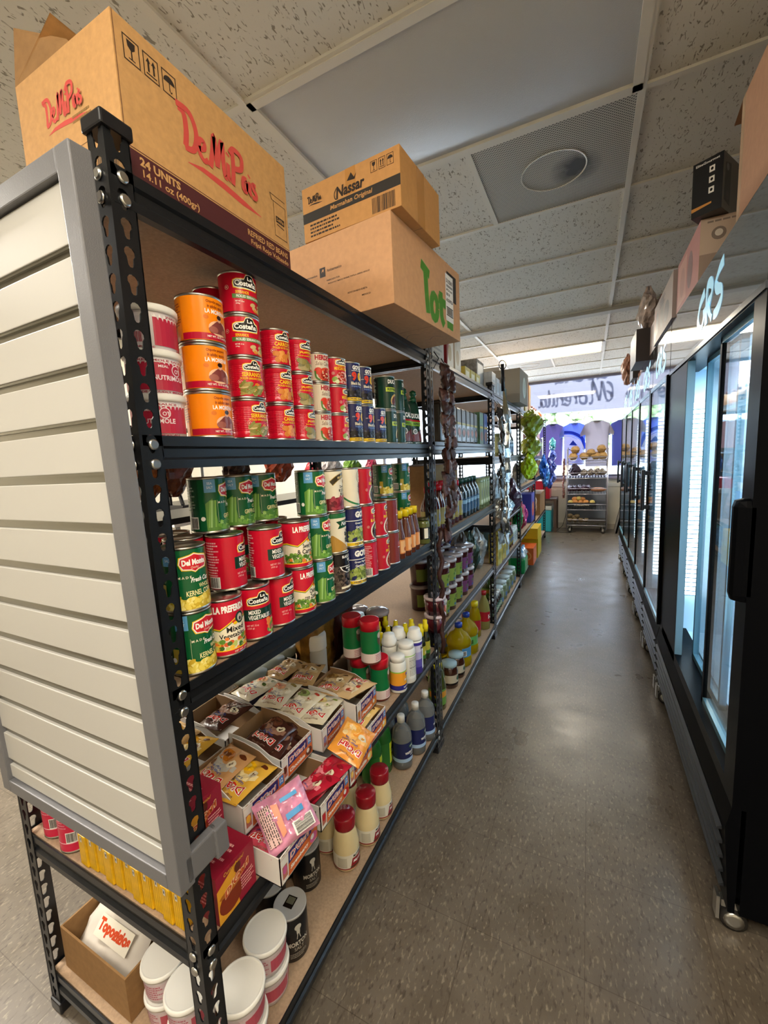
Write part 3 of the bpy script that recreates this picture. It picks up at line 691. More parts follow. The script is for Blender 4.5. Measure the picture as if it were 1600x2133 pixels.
du_ = [rect(-.12,.082,.12,.111,gink('#0f3329')), T('DUCAL', .008,.095,.044,.014,M_WHT,0,.05), rect(-.02,.0775,.04,.0805,gink('#0a1512')), rect(-.022,.0615,.042,.076,gink('#b9cf3a')), T('REFRIED', .008,.069,.048,.0085,DG,0,.03), ellp(.022,.03,.027,.025,gink('#c9a860')), ellp(.024,.027,.025,.022,gink('#5a2a26')), rect(-.12,.005,.12,.018,DG), T('NET WT 15 oz', .01,.012,.03,.005,M_WHT), rect(-.105,.02,-.05,.11,gink('#1c2420'))] + lines(-.1,.05,.04,.05,10,gink('#b9bdb4')) + bars(-.098,.022,.034,.018,M_BLK,M_WHT,9)
duc = tin('food_can', '', 'can', .0365, .1155, DG, du_)
for i, (x, y) in enumerate(((-.05,.957),(-.05,1.035),(-.128,.915))):
    for k in range(2): place(duc, (x,y-.006*k,Z2+.1155*k), (.05,.15,.7)[i]-(.0,-.1,0)[i]*k-(.45 if i == 0 and k else 0), ('lower','upper')[k]+' dark green can of refried beans, '+('nearer the navy cans','nearer the green spouted pouches','shaded and set behind the front ones')[i])
pou = thing('bean_pouch', '', 'pouch')
m = MB(); n = 10; vs = []; w_ = .082; hh = .175
for sd in (1,-1):
    for j in range(n+1):
        for i in range(n+1):
            u = i/n*2-1; v = j/n; th = .024*(1-v)**.7*(1-u*u)**.5+.001
            wd_ = w_/2*(1 if v < .78 else 1-.35*(v-.78)/.22)
            vs.append((sd*th+.002*math.sin(7*v+3*u), u*wd_, v*hh))
N = (n+1)**2
m.add(vs, [[s*N+j*(n+1)+i, s*N+j*(n+1)+i+1, s*N+(j+1)*(n+1)+i+1, s*N+(j+1)*(n+1)+i][::1 if s == 0 else -1] for s in (0,1) for j in range(n) for i in range(n)], gink('#14382a'), True)
def pmap(u, v, d):
    f = v/hh; uu = max(-.98,min(.98,u/(w_/2))); return (.024*max(0,1-f)**.7*(1-uu*uu)**.5+.001+.002*math.sin(7*f+3*uu)+.0015+d, u, v)
decal(m, [T('DUCAL', .0,.115,.06,.02,M_WHT,0,.05), rect(-.036,.092,.036,.099,gink('#b81e22')), rect(-.036,.074,.036,.0915,gink('#86b030')), T('REFRIED', 0,.083,.05,.009,DG,0,.03), poly([(-.037,.012),(.037,.012),(.037,.066),(-.03,.04)], gink('#6a2e30')), ellp(-.018,.052,.0105,.0105,M_WHT), ellp(-.018,.052,.008,.008,gink('#6a6a60')), T('NET WT 14.1 oz', 0,.006,.04,.004,M_WHT)], pmap, du=.008)
m.build('pouch_body', pou)
sp = MB(); sp.lathe([(.014,.17),(.014,.186),(.010,.188),(.010,.196),(.0145,.198),(.013,.212),(.004,.218)], gink('#0f4a30'), 16); sp.build('spout_cap', pou)
for i, (x, y) in enumerate(((-.055,1.125),(-.05,1.212),(-.14,1.16))): place(pou, (x,y,Z2), (-.28,-.22,-.5)[i], ('green spouted pouch of refried beans nearer the green cans','green spouted pouch of refried beans against the far post','green spouted pouch of refried beans shaded behind the front two')[i])
# second shelf of cans ------------------------------------------------------
G1 = gink('#0e5a30')
def delmonte(l2, l3, food):
    it = [rect(-.115,.005,-.062,.108,gink('#0b4526')), rect(-.05,.082,-.028,.108,gink('#5f9fd0')), T('SEA', -.039,.1,.01,.005,gink('#cfe4f4')), T('SALT', -.039,.092,.012,.005,gink('#cfe4f4'))]
    for g, m in ((.0028,M_YEL),(.0015,M_WHT),(0,gink('#cc1f2a'))):
        it += [poly([(.004-.024-g,.084),(.004-.022-g,.093+g),(.004-.008,.0965+g),(.004,.0995+g),(.004+.008,.0965+g),(.004+.022+g,.093+g),(.004+.024+g,.084),(.004+.019+g,.076-g),(.004+.006,.074-g),(.004,.0705-g),(.004-.006,.074-g),(.004-.019-g,.076-g)], m)]
    it += [T('Del Monte', .004,.0862,.041,.0105,M_WHT,0,.05), T('Quality', .004,.0768,.014,.005,gink('#e9b0a0'),.3)]
    it += [rect(-.027,.022,.07,.0228,gink('#b9c9a0')), rect(-.027,.022,-.0264,.066,gink('#b9c9a0')), T('M A D E', -.014,.061,.022,.0042,M_CREAM), T('Fresh Cut', .012,.0555,.034,.0085,M_WHT,.3,.03), T(l2, .02,.0435,.024,.0075,gink('#efe6a8'),0,.01), T(l3, .012,.0325,.052,.0095,gink('#efe6a8'),0,.02)]
    if food == 'corn': it += [poly([(-.052,.005),(.06,.005),(.06,.024),(.03,.03),(-.01,.022),(-.03,.026),(-.052,.03)], gink('#c9b23a'))] + cluster(60,-.048,.05,.006,.026,.006,.0035,[gink('#e9d25a'),gink('#f2e488'),gink('#cfae30')],21,1.2) + [rect(-.058,.006,-.046,.05,gink('#b9a23a'))]
    else: it += [poly([(-.05,.005),(.06,.005),(.06,.018),(-.028,.02),(-.036,.07),(-.05,.06)], gink('#5f8f3c'))] + cluster(30,-.02,.045,.006,.024,.012,.0042,[gink('#8fbf5a'),gink('#6fa544'),gink('#a9cf7a'),gink('#4f8436')],22,1.4) + [stroke([(-.046+.004*q,.012),(-.04+.003*q,.066)],.003,gink(('#7fb050','#9cc878','#5f9040')[q % 3])) for q in range(4)]
    it += [ellp(-.056,.03,.0045,.0045,M_WHT,10), rect(-.09,.01,-.066,.034,M_WHT)] + bars(-.089,.011,.022,.021,M_BLK,None,3) + lines(-.11,.045,.04,.05,9,gink('#9cb39a'))
    return it
corn = tin('food_can', '', 'can', .037, .113, G1, delmonte('WHOLE', 'KERNEL CORN', 'corn'))
bean = tin('food_can', '', 'can', .037, .113, G1, delmonte('CUT', 'GREEN BEANS', 'bean'))
for k in range(2): place(corn, (-.036,.078,Z3+.113*k), (.0,-.3)[k], ('lower','upper')[k]+' green can of whole kernel corn right beside the near post')
def preferida(t1, t2, mats_):
    it = [poly([(-.06,.005),(.06,.005),(.06,.072),(.03,.07),(.012,.074),(-.02,.055),(-.045,.062),(-.06,.06)], M_YEL), poly([(-.06,.005),(.06,.005),(.06,.0695),(.03,.0675),(.012,.0715),(-.02,.0525),(-.045,.0595),(-.06,.0575)], gink('#1f6a3a')), poly([(-.06,.005),(.06,.005),(.06,.068),(.03,.066),(.012,.07),(-.02,.051),(-.045,.058),(-.06,.056)], M_CREAM),
      T('LA PREFERIDA', .004,.0925,.066,.0135,M_WHT,0,.05), ellp(.02,.071,.0105,.0115,gink('#1c3a2a')), ellp(.02,.071,.0062,.0078,gink('#b9b0a0')), ellp(.02,.069,.0028,.0036,gink('#3a3030'),10), ellp(.007,.066,.004,.003,gink('#d8302a')), ellp(.009,.063,.004,.003,M_YEL), T(t1, .01,.0525 if t2 else .047,.036,.011,M_BLK,0,.02)]
    if t2: it += [T(t2, .004,.0395,.052,.0115,M_BLK,0,.02)]
    it += cluster(70,-.05,.05,.015,.034,.0048,.0042,mats_,31) + [rect(-.06,.012,.06,.0145,M_YEL), rect(-.12,.005,.12,.0125,gink('#c0142c')), T('NET WT. 15 oz', .018,.0085,.03,.0035,M_CREAM)]
    return it + bars(-.102,.016,.026,.026,M_BLK,M_WHT,6) + lines(-.1,.05,.035,.045,8,gink('#e8a0a0'))
PEAS = [gink('#5f8a32'),gink('#7ea344'),gink('#48702a'),gink('#e0843c')]
MIXV = [gink('#e8823a'),gink('#5f8a32'),gink('#e8b83a'),gink('#cf5a2a'),gink('#3f6a2a'),gink('#b9c46a')]
lp1 = tin('food_can', 'red and white can of mixed vegetables standing in front at the near end', 'can', .037, .112, gink('#c51630'), preferida('Mixed','Vegetables',MIXV))
lp2 = tin('food_can', 'red and white can labelled chícharos con zanahoria, lower of its stack', 'can', .037, .112, gink('#c51630'), preferida('Chícharos','con Zanahoria',PEAS))
lp3 = tin('food_can', 'red and white can of sweet peas and carrots, upper of its stack', 'can', .037, .112, gink('#c51630'), preferida('Sweet Peas','& Carrots',PEAS))
place(lp1, (-.034,.150,Z3), -.42); place(lp2, (-.03,.381,Z3), .0); place(lp3, (-.03,.377,Z3+.112), -.2)
def costena2(t1, t2, food):
    it = costena_logo(.006, .082, .0245)
    if food == 'mix': it += [rect(-.026,.042,.06,.066,gink('#14352a')), T(t1, -.004,.0595,.024,.0085,M_WHT,0,.02), T(t2, .006,.0485,.046,.009,M_WHT,0,.02), T('NET WT. 15 oz', -.01,.032,.024,.004,gink('#e8b0b0')), T('(425 g)', -.014,.026,.014,.004,gink('#e8b0b0'))] + cluster(30,.026,.052,.008,.04,.008,.005,[gink('#a9c46a'),gink('#e8823a'),gink('#d9cf9a'),gink('#5f9040'),gink('#b84a5a')],41,1)
    else:
        it = costena_logo(.006, .092, .021) + [T(t1, .006,.0745,.026,.0085,M_YEL,0,.03), T(t2, .008,.0635,.052,.0095,M_YEL,0,.03), ellp(.012,.031,.032,.028,M_CREAM)]
        it += [ellp(.014,.03,.029,.025,gink('#4a1a18' if food == 'black' else '#8a2a1c'))] + cluster(60,-.008,.036,.012,.048,.0052,.0036,[gink(h) for h in (('#1a1216','#33242a','#0f0b0e','#4a3a3a') if food == 'black' else ('#b04a34','#8f3424','#c86a4a','#7a2418'))],42,1)
        if food == 'black': it += [stroke([(-.002,.038),(.012,.052)],.006,gink('#c9d27a')), stroke([(.006,.034),(.02,.052)],.006,gink('#dfe2a0'))]
        it += SEAL(-.028,.045)
    return it + lines(-.1,.03,.045,.07,13,gink('#e6a9ae')) + bars(-.082,.008,.024,.02,M_BLK,M_WHT,8)
mix = tin('food_can', '', 'can', .037, .112, gink('#c40f2c'), costena2('MIXED','VEGETABLES','mix'))
place(mix, (-.034,.229,Z3), -.62, 'red can on the board behind the front can, its picture of cut vegetables showing')
place(mix, (-.034,.306,Z3), -.05, 'lower red can of mixed vegetables in the stack beside the chícharos can')
place(mix, (-.036,.284,Z3+.112), -.05, 'upper red can of mixed vegetables in the stack beside the sweet peas can')
place(mix, (-.062,.196,Z3+.112), .38, 'red can raised on others, its white bar code facing the near end')
place(mix, (-.116,.142,Z3+.112), -.45, 'shaded red can of mixed vegetables set farther back by the corn cans')
for i, (x, y, k) in enumerate(((-.116,.165,0),(-.116,.245,0),(-.116,.322,0),(-.116,.4,0),(-.13,.226,1),(-.116,.322,1),(-.116,.4,1),(-.195,.175,0),(-.195,.175,1))):
    place(mix, (x,y,Z3+.112*k), 2.5+i*.3, 'dark red can in the shaded rows behind the front cans on the second shelf', 'shaded red cans in the back rows')
for k in range(3): place(bean, (-.025,(.461,.457,.446)[k],Z3+.113*k), (.25,.1,.0)[k], ('lowest','middle','topmost')[k]+' green can of cut green beans in the front stack of three')
for i, y in enumerate((.355,.277,.201)): place(bean, (-.105,y,Z3+.225), (-.1,.05,.5)[i], 'shaded green can of cut green beans, '+('nearest the lit one','middle one of three in the back row','the last one, by the food warmer')[i])
mal_l = [rect(-.12,.09,.12,.108,M_BLK), rect(-.12,.072,.12,.09,M_BLK), T('BLACK TURTLE', .004,.1,.05,.0075,M_WHT,0,.04), T('BEANS', .01,.0905,.024,.0075,M_WHT,0,.04), T('15 OZ', .012,.082,.014,.005,M_WHT)] + [rect(-.12,.005,.12,.075,gink('#5a4c44'))] + cluster(190,-.06,.06,.012,.074,.0046,.0035,[gink('#2a2022'),gink('#4a3c38'),gink('#6f5f56'),gink('#18120f')],51,1) + [poly([(-.03,.0745),(.034,.0745),(.03,.064),(.018,.056),(-.01,.056),(-.024,.064)], M_WHT), poly([(-.026,.073),(.030,.073),(.027,.0645),(.016,.0575),(-.009,.0575),(-.021,.0645)], M_BLK), T("Mother's", .003,.0685,.03,.005,M_WHT,.3), T('Maid', .003,.0615,.014,.005,M_WHT,.3), rect(-.028,.0125,.034,.0185,M_CREAM)]
c1 = tin('food_can', 'black can of black turtle beans on the board, lowest of its stack', 'can', .037, .112, M_BLK, mal_l); place(c1, (-.026,.54,Z3), .1)
c2 = tin('food_can', 'cream and tan can picturing a bowl of black beans, middle of its stack', 'can', .037, .112, M_CREAM, [rect(-.12,.095,.12,.108,gink('#1f6a3a')), poly([(-.03,.086),(.05,.094),(.05,.074),(-.026,.066),(-.02,.076)], gink('#14482c')), T("Nature's", .01,.08,.05,.011,M_WHT,.35), T('BEANS', .018,.059,.03,.008,M_BLK), poly([(-.12,.005),(.12,.005),(.12,.03),(.0,.02),(-.04,.05),(-.12,.045)], gink('#b98a3a')), ellp(.02,.032,.028,.012,gink('#e8dfc8')), poly([(-.008,.032),(.048,.032),(.038,.014),(.004,.014)], gink('#e8dfc8'))] + cluster(60,.0,.04,.03,.056,.0046,.0035,[gink('#2a1a1c'),gink('#3f2c2c'),gink('#171012')],52,1)); place(c2, (-.026,.535,Z3+.112), .1)
c3 = tin('food_can', 'cream can of dark red kidney beans under a gold arched banner, topmost of its stack', 'can', .037, .112, M_CREAM, [stroke(spline([(-.034,.076),(-.014,.09),(.012,.097),(.05,.1)]),.015,gink('#b8963a')), stroke(spline([(-.034,.076),(-.014,.09),(.012,.097),(.05,.1)]),.012,gink('#3a2f18')), T("MARGARET", .008,.0945,.046,.007,gink('#d9b85a'),0,.02,.22), ellp(.014,.079,.006,.005,gink('#8a1a24')), ellp(.024,.08,.005,.004,gink('#8a1a24')), T('Dark Red', .008,.0665,.032,.007,M_BLK), T('KIDNEY', .01,.0565,.044,.0085,M_BLK), T('BEANS', .012,.0465,.038,.0085,M_BLK)] + [poly([(-.12,.005),(.12,.005),(.12,.044),(.0,.04),(-.12,.03)], gink('#6a1824'))] + cluster(60,-.04,.045,.008,.036,.008,.005,[gink('#8a2434'),gink('#6a1626'),gink('#a43a48')],53,1.2)); place(c3, (-.026,.53,Z3+.224), .1)
pig = [rect(-.12,.072,.12,.108,NAVY), T('GOYA', .004,.0925,.058,.0185,M_WHT,0,.07), rect(-.12,.0745,.12,.0765,M_WHT), T('Green Pigeon Peas', .004,.067,.06,.0072,M_WHT,0,.02), T('Gandules Verdes', .004,.057,.056,.0072,M_WHT,0,.02)] + cluster(120,-.045,.05,.016,.05,.006,.005,[gink('#8fa04a'),gink('#a9b866'),gink('#748838'),gink('#5f7030')],54) + [rect(-.12,.0135,.12,.0155,M_WHT), rect(-.12,.005,.12,.0135,gink('#e8c21e')), T('PRIME PREMIUM', 0,.0092,.06,.005,NAVY,0,.02)]
pg = tin('food_can', '', 'can', .037, .113, NAVY, pig)
for k in range(2): place(pg, (-.02,.622-.006*k,Z3+.113*k), (-.18,.12)[k], ('lower','middle')[k]+' blue can of green pigeon peas in the stack under the plain cream can')
c4 = tin('food_can', 'plain cream can picturing a brown bowl of beans, on top of the pigeon peas', 'can', .037, .112, M_CREAM, [ellp(.012,.085,.017,.017,gink('#6a6a64')), ellp(.012,.085,.0158,.0158,M_CREAM), ellp(.012,.085,.011,.011,gink('#8a8a84')), ellp(.012,.085,.010,.010,M_CREAM), T('QUALITY', .012,.085,.014,.004,gink('#6a6a64')), poly([(.0,.046),(.05,.046),(.04,.022),(.01,.022)], gink('#8a5a34'))] + cluster(40,.004,.044,.045,.064,.0055,.004,[gink('#7a2430'),gink('#8f3440'),gink('#5f1822')],55,1) + [stroke(spline([(-.05,.032),(-.03,.018),(0,.008),(.05,.006)]),.005,gink('#2a7a44')), poly([(.016,.008),(.05,.03),(.05,.012)], gink('#3a8a50'))]); place(c4, (-.022,.61,Z3+.226), .05)
cb = tin('food_can', '', 'can', .037, .112, gink('#bd0f2a'), costena2('WHOLE','BLACK BEANS','black'))
place(cb, (-.02,.702,Z3), 1.0, 'red can turned so its plain side shows, lowest of its stack'); place(cb, (-.02,.696,Z3+.112), .12, 'red can of whole black beans, middle of its stack of three'); place(cb, (-.022,.689,Z3+.224), .3, 'red can of black beans, topmost of its stack of three')
cp_ = tin('food_can', '', 'can', .037, .112, gink('#bd0f2a'), costena2('WHOLE','PINTO BEANS','pinto'))
for k in range(2): place(cp_, (-.018,.784-.006*k,Z3+.112*k), .15, ('lower','upper')[k]+' red can of whole pinto beans')
br = tin('food_can', '', 'can', .037, .112, gink('#7a2a22'), [rect(-.002,.078,.06,.106,M_YEL), rect(.0005,.08,.06,.104,M_BLK), T('BEANS', .026,.092,.044,.016,M_WHT,0,.06), rect(-.014,.058,.06,.076,gink('#a83a28')), T('Original', .018,.067,.04,.01,M_WHT,.3), rect(-.014,.056,.06,.058,M_WHT), ellp(.02,.028,.024,.02,gink('#2a1512'))] + cluster(50,.002,.04,.012,.046,.0055,.004,[gink('#a85a3a'),gink('#8a3f2a'),gink('#c07a52')],57,1))
for k in range(2): place(br, (-.018,.866-.006*k,Z3+.112*k), .25, ('lower','upper')[k]+' brown can of beans beside the yellow capped sauce bottles')
# bottles: profile-built
def bottle(name, lb, cat, body, bm_, cap, cm, label=None, extra=None, n=24):
    """body/cap: lathe profiles; label: (r, z0, z1, material, decals)"""
    t = thing(name, lb, cat)
    MB().lathe(body, bm_, n).build('bottle_body', t)
    if cap: MB().lathe(cap, cm, n).build('cap', t)
    for q in ([label] if label and not isinstance(label, list) else label or []):
        l = MB(); l.lathe([(q[0],q[1]),(q[0],q[2])], q[3], n+8, cap0=False, cap1=False)
        decal(l, q[4], cylmap(q[0], 0, 0), du=.006, clip=(-PI*q[0],q[1],PI*q[0],q[2])); l.build('paper_label', t)
    if extra: extra(t)
    return t
hs = bottle('sauce_bottle', '', 'bottle', [(.02,0),(.0215,.003),(.0215,.078),(.02,.085),(.0125,.13),(.0115,.15)], mat('brown_sauce_glass', '#5a2a1a', .08, coat=.5), [(.0145,.146),(.0145,.17),(.0135,.172),(.0001,.172)], gink('#e6c813'),
  (.0218,.02,.07,gink('#d98a4a'),[rect(-.02,.024,.02,.066,gink('#e8b27a')), ellp(.002,.036,.009,.008,gink('#b85a2a'))]))
for i, (x, y) in enumerate(((-.008,.93),(-.006,.982),(-.01,1.034),(-.012,1.083))): place(hs, (x,y,Z3), .2*i, ('yellow capped brown sauce bottle nearest the brown bean cans','second yellow capped sauce bottle from the brown bean cans','third yellow capped sauce bottle from the brown bean cans','yellow capped brown sauce bottle nearest the far corn cans')[i])
for i, (x, y) in enumerate(((-.09,.985),(-.082,1.13))):
    for k in range(3): place(corn, (x,y,Z3+.113*k), (-.15,.1)[i]+.15*k, TIER[k if k < 2 else 3]+' green can of kernel corn in the '+('nearer','farther')[i]+' stack behind the sauce bottles')
ol = bottle('olive_jar', 'jar of green olives beside the far post on the second can shelf', 'jar', [(.026,0),(.029,.004),(.029,.08),(.027,.092),(.022,.098)], mat('olive_brine', '#5f6232', .1), [(.024,.096),(.024,.108),(.0001,.109)], gink('#3a3a22'), (.0293,.02,.07,M_BLK,[rect(-.03,.024,-.012,.066,M_CREAM), rect(-.008,.03,.03,.06,ink('#2a2a1a'))]))
place(ol, (-.02,1.2,Z3))
rj = bottle('jar', 'dark red jar with a worn pale lid behind the upper corn can', 'jar', [(.03,0),(.033,.004),(.033,.09),(.03,.1),(.026,.105)], mat('dark_red_jam', '#4a1014', .15), [(.03,.103),(.031,.105),(.031,.122),(.029,.126),(.0001,.126)], mat('worn_red_lid', '#8a6a62', .5), n=28)
place(rj, (-.155,.05,Z3+.0)); rj.scale = (1,1,1.6)
# ================================================================ dessert trays and packets
M_CARDW = mat('white_card', '#d6d2cc', .6); M_CARDI = mat('card_inside', '#8a6a48', .85)
ORP = ink('#c4622c'); NAV = ink('#26246a')
def tray(lb, flavour, fcol, d=.172, w=.125, h=.064, back=.092):
    """open display carton, front face at x = 0 looking along +X, its sides rising to the back"""
    t = thing('display_tray', lb, 'display box')
    m = MB(); th = .0022
    m.box(-d, 0, 0, 0, w, th, M_CARDW)
    for y in (0, w-th):
        pr = [(-d,0),(0,0),(0,h),(-.035,min(h+.004,back)),(-.075,back-.006 if back > h+.01 else back),(-d*.75,back),(-d,back)]
        m.extr(pr, 'y', y, y+th, M_CARDW)
        yi = y+th+.0002 if y == 0 else y-.0002
        m.extr(pr, 'y', min(yi,yi+.0001), max(yi,yi+.0001), M_CARDI)
    m.box(-d, 0, 0, -d+th, w, back-.01, M_CARDI)
    m.build('tray_wall', t)
    f = MB(); f.box(-th, 0, 0, 0, w, h, M_CARDW)
    mp = planemap((.0001, w/2, 0), (0,1,0), (0,0,1)); k = w/2
    it = [rect(-k+.001,.004,k-.001,h-.007,ORP), poly([(-k+.024,.030),(k-.022,.032),(k-.022,h-.008),(-k+.024,h-.008)], NAV), T("D'Gari", -.0,.0425,.068,.016,M_WHT,.15,.06), T("D'Gari", -.0,.0425,.066,.0145,ink('#c8402c'),.15,.0), T(flavour, -.002,.0165,.062,.0105,M_WHT,.2,.04),
      poly([(-k+.001,.004),(-k+.022,.004),(-k+.026,h-.007),(-k+.001,h-.007)], M_CARDW), rect(-k+.005,.012,-k+.02,.04,ink('#b06a5a')), ellp(-k+.012,.03,.006,.009,ink(fcol)), rect(k-.019,h-.03,k-.004,h-.009,ink('#2f78c0')), T('12', k-.0115,h-.019,.009,.011,M_WHT), ellp(k-.016,.016,.013,.011,ink(fcol)), ellp(k-.02,.02,.006,.006,M_CARDW)]
    for q in range(9): it.append(rect(-k+.008+q*.0125,h-.0025,-k+.015+q*.0125,h-.0008,M_CARDI))
    decal(f, it, mp); f.build('front_panel', t)
    return t
def packet(lb, c1, c2, txt2, seed, w=.095, h=.125, t=.024, group=None, pic=None):
    """sealed pudding packet lying face up: local x is its width, y its height"""
    o = thing('dessert_packet', lb, 'packet', group=group)
    q = random.Random(seed); ph = [q.uniform(0,6.3) for _ in range(4)]
    def zf(x, y):
        u = max(-1,min(1,x/(w/2))); v = max(-1,min(1,y/(h/2)))
        e = max(0,(1-abs(u)**3)*(1-abs(v)**4))**.6
        return t/2*e + .0022*(math.sin(6*u+3*v+ph[0])+math.sin(11*v-5*u+ph[1])*.8+math.sin(17*u+9*v+ph[2])*.5)*(e*.85+.15)
    m = MB(); n = 18; base = gink(c1); vs = []
    for s_ in (1,-1):
        for j in range(n+1):
            for i in range(n+1):
                x = (i/n*2-1)*w/2; y = (j/n*2-1)*h/2; z = zf(x,y)
                vs.append((x*(1-.05*(1-abs(y)/(h/2))), y, z if s_ == 1 else -abs(z)*.7-.0008))
    N = (n+1)**2
    m.add(vs, [[s_*N+j*(n+1)+i, s_*N+j*(n+1)+i+1, s_*N+(j+1)*(n+1)+i+1, s_*N+(j+1)*(n+1)+i][::1 if s_ == 0 else -1] for s_ in (0,1) for j in range(n) for i in range(n)], base, True)
    k = w/2; g = h/2; pic = pic or ('#e8b52a','#b07a2a','#6a3a1a')
    it = [poly([(-k+.006,-g+.05),(k*.1,-g+.055),(k-.008,-g+.02),(k-.008,-.01),(0,.02),(-k+.006,.0)], gink(c2)), ellp(.012,-.028,.022,.017,gink(pic[0])), ellp(.016,-.03,.012,.009,gink(pic[1])), ellp(-.022,-.012,.013,.011,gink('#d9cdb0')), ellp(-.022,-.012,.007,.006,gink(pic[2])), ellp(.03,-.002,.008,.008,gink(pic[1])), ellp(-.03,-.04,.01,.006,gink(pic[2])),
      T("D'Gari", -.004,.034,.07,.022,M_WHT,.1,.08), T("D'Gari", -.004,.034,.068,.020,gink('#c2281e'),.1,.03), T('Gelatin Dessert', .004,.0175,.05,.0065,gink('#3a4a86'),.1), T(txt2, .006,.0085,.034,.006,gink('#3a4a86'),.1,.02), T('MAKES 8 SERVINGS', -.004,.053,.044,.004,gink('#7a5a4a'))]
    decal(m, it, lambda u, v, d: (u*(1-.05*(1-abs(v)/g)), v, zf(u,v)+.0006+d), du=.007, dv=.007, eps=.00016)
    for yy in (-g+.002, g-.006): m.box(-k+.001, yy, -.0006, k-.001, yy+.004, .0012, base)
    m.build('packet_skin', o)
    return o
T1 = tray('white tray marked strawberry in pink, lower row, nearest the slatwall', 'Strawberry', '#c05a90', back=.064); place(T1, (.056,.149,Z4))
T2 = tray('white tray marked strawberry in red, lower row, second from the slatwall', 'Strawberry', '#b8202c', back=.064); place(T2, (.058,.286,Z4))
T3 = tray('white tray marked vanilla, lower row, third from the slatwall', 'Vanilla', '#e8c060', back=.064); place(T3, (.052,.425,Z4))
T4 = tray('white tray with yellow flowers print, lower row, farthest from the slatwall', 'Cereal', '#e0b040', back=.064); place(T4, (.026,.572,Z4))
UZ = Z4+.0665
U1 = tray('white tray of yellow packets, upper row, nearest the slatwall', 'Eggnog', '#e8b040'); place(U1, (-.046,.160,UZ+.0), -.06)
U2 = tray('white tray of brown chocolate packets, upper row', 'Chocolate', '#5a2a1a'); place(U2, (-.064,.303,UZ))
U3 = tray('white tray of pale crystal packets, upper row', 'Crystal', '#8a86b0'); place(U3, (-.036,.437,UZ), .06)
U4 = tray('white tray of beige packets, upper row, farthest from the slatwall', 'Pecan', '#b8782a'); place(U4, (-.006,.572,UZ))
RB = [tray('white tray of '+c+' packets behind the upper row of trays', 'Gelatin', '#b08040') for c in ('yellow','brown','cream','tan')]
for i, (x, y) in enumerate(((-.236,.16),(-.25,.303),(-.225,.437),(-.19,.572))): place(RB[i], (x,y,UZ-.0 if False else UZ), 0)
for i, y in enumerate((.149,.286,.425,.572)):
    b = tray('white tray in the lower row hidden behind the '+('first','second','third','fourth')[i]+' one', 'Gelatin', '#b08040', back=.064); place(b, (-.122-.026*(i == 3),y,Z4), 0)
YC = ('#dba93e','#e8d29a','#f0b818','#d9962a'); CH = ('#43251e','#8f6a58','#6a4636','#35180f')
def pk(x, y, z, rz, rx, ry, c, lb, seed, tx='Vanilla', pic=None, **k):
    p = packet(lb, c[0], c[1], tx, seed, pic=pic, **k); p.location = (x,y,z); p.rotation_euler = (-rx, -ry, rz+PI); return p
pk(-.105,.222,UZ+.062,-.06,0,-.12,YC,'yellow dessert packet lying at the front of the eggnog tray',1,'Eggnog',('#f0b818','#e8c860','#5a2a12'))
pk(-.165,.216,UZ+.076,-.1,.12,.0,('#b98a5a','#a9a49a'),'tan dessert packet lying behind the front yellow one',2,'Vanilla',('#a8641c','#6a3a1a','#5a2a12'))
pk(-.295,.222,UZ+.076,.1,0,-.1,YC,'yellow dessert packet in the rear tray by the black post',3,'Eggnog',('#e0a010','#b8862a','#6a3a1a'))
pk(-.36,.222,UZ+.085,-.1,.12,.0,('#c9a26a','#c9b48a'),'tan dessert packet deepest in the rear tray by the black post',33,'Vanilla',('#d99a20','#b8862a','#6a3a1a'))
for i in range(4): pk(-.12-.012*i,.365+.004*i,UZ+.024+.0135*i,(.1,-.12,.2,-.05)[i],0,.06,CH,('undermost','second','third','uppermost')[i]+' brown chocolate packet in the half empty chocolate tray',5+i,'Chocolate',('#5a3424','#4a2418','#2a120c'))
pk(-.31,.365,UZ+.085,.0,0,-.1,CH,'brown chocolate packet with a bright crease in the rear tray',12,'Chocolate',('#6a4636','#3a1f16','#2a120c'))
CR = ('#cfc6ae','#e2dcc8')
pk(-.088,.503,UZ+.072,.08,0,-.1,CR,'cream crystal packet hanging over the front edge of its tray',13,'Crystal',('#d9c07a','#b84a2c','#7a8a3a'))
pk(-.15,.497,UZ+.082,-.1,.08,-.04,CR,'cream crystal packet overlapped by the front one',14,'Crystal',('#8a9a5a','#5a5a3a','#a83a2a'))
pk(-.235,.5,UZ+.088,.12,.04,-.05,CR,'cream crystal packet third from the front of its row',15,'Crystal',('#d9a07a','#c05a3a','#7a6a3a'))
pk(-.32,.5,UZ+.092,-.2,.0,-.05,CR,'cream crystal packet deepest in its row, by the shelf above',16,'Crystal',('#e0b07a','#b84a2c','#4a5a2a'))
BG = ('#c6a97e','#d8c8a8')
pk(-.052,.632,UZ+.076,PI*.92,.05,.16,BG,'beige dessert packet tilted over the front of the farthest upper tray',17,'Pecan',('#d9bfa0','#a83a2a','#8a5a2a'))
pk(-.125,.628,UZ+.076,.15,0,-.06,('#a8895f','#b59f78'),'beige dessert packet second from the front in the farthest upper tray',18,'Pecan',('#8a6a3a','#6a4a22','#4a2f16'))
pk(-.23,.63,UZ+.088,.25,.06,-.04,('#a8895f','#b59f78'),'beige dessert packet in the farthest rear tray, nearer the aisle',19,'Pecan',('#9a7a4a','#6a4a22','#4a2f16'))
pk(-.31,.625,UZ+.094,-.1,.0,-.06,('#a8895f','#b59f78'),'beige dessert packet in the farthest rear tray, deepest in',20,'Pecan',('#9a7a4a','#6a4a22','#4a2f16'))
PKC = ('#d86a80','#eaa0a8')
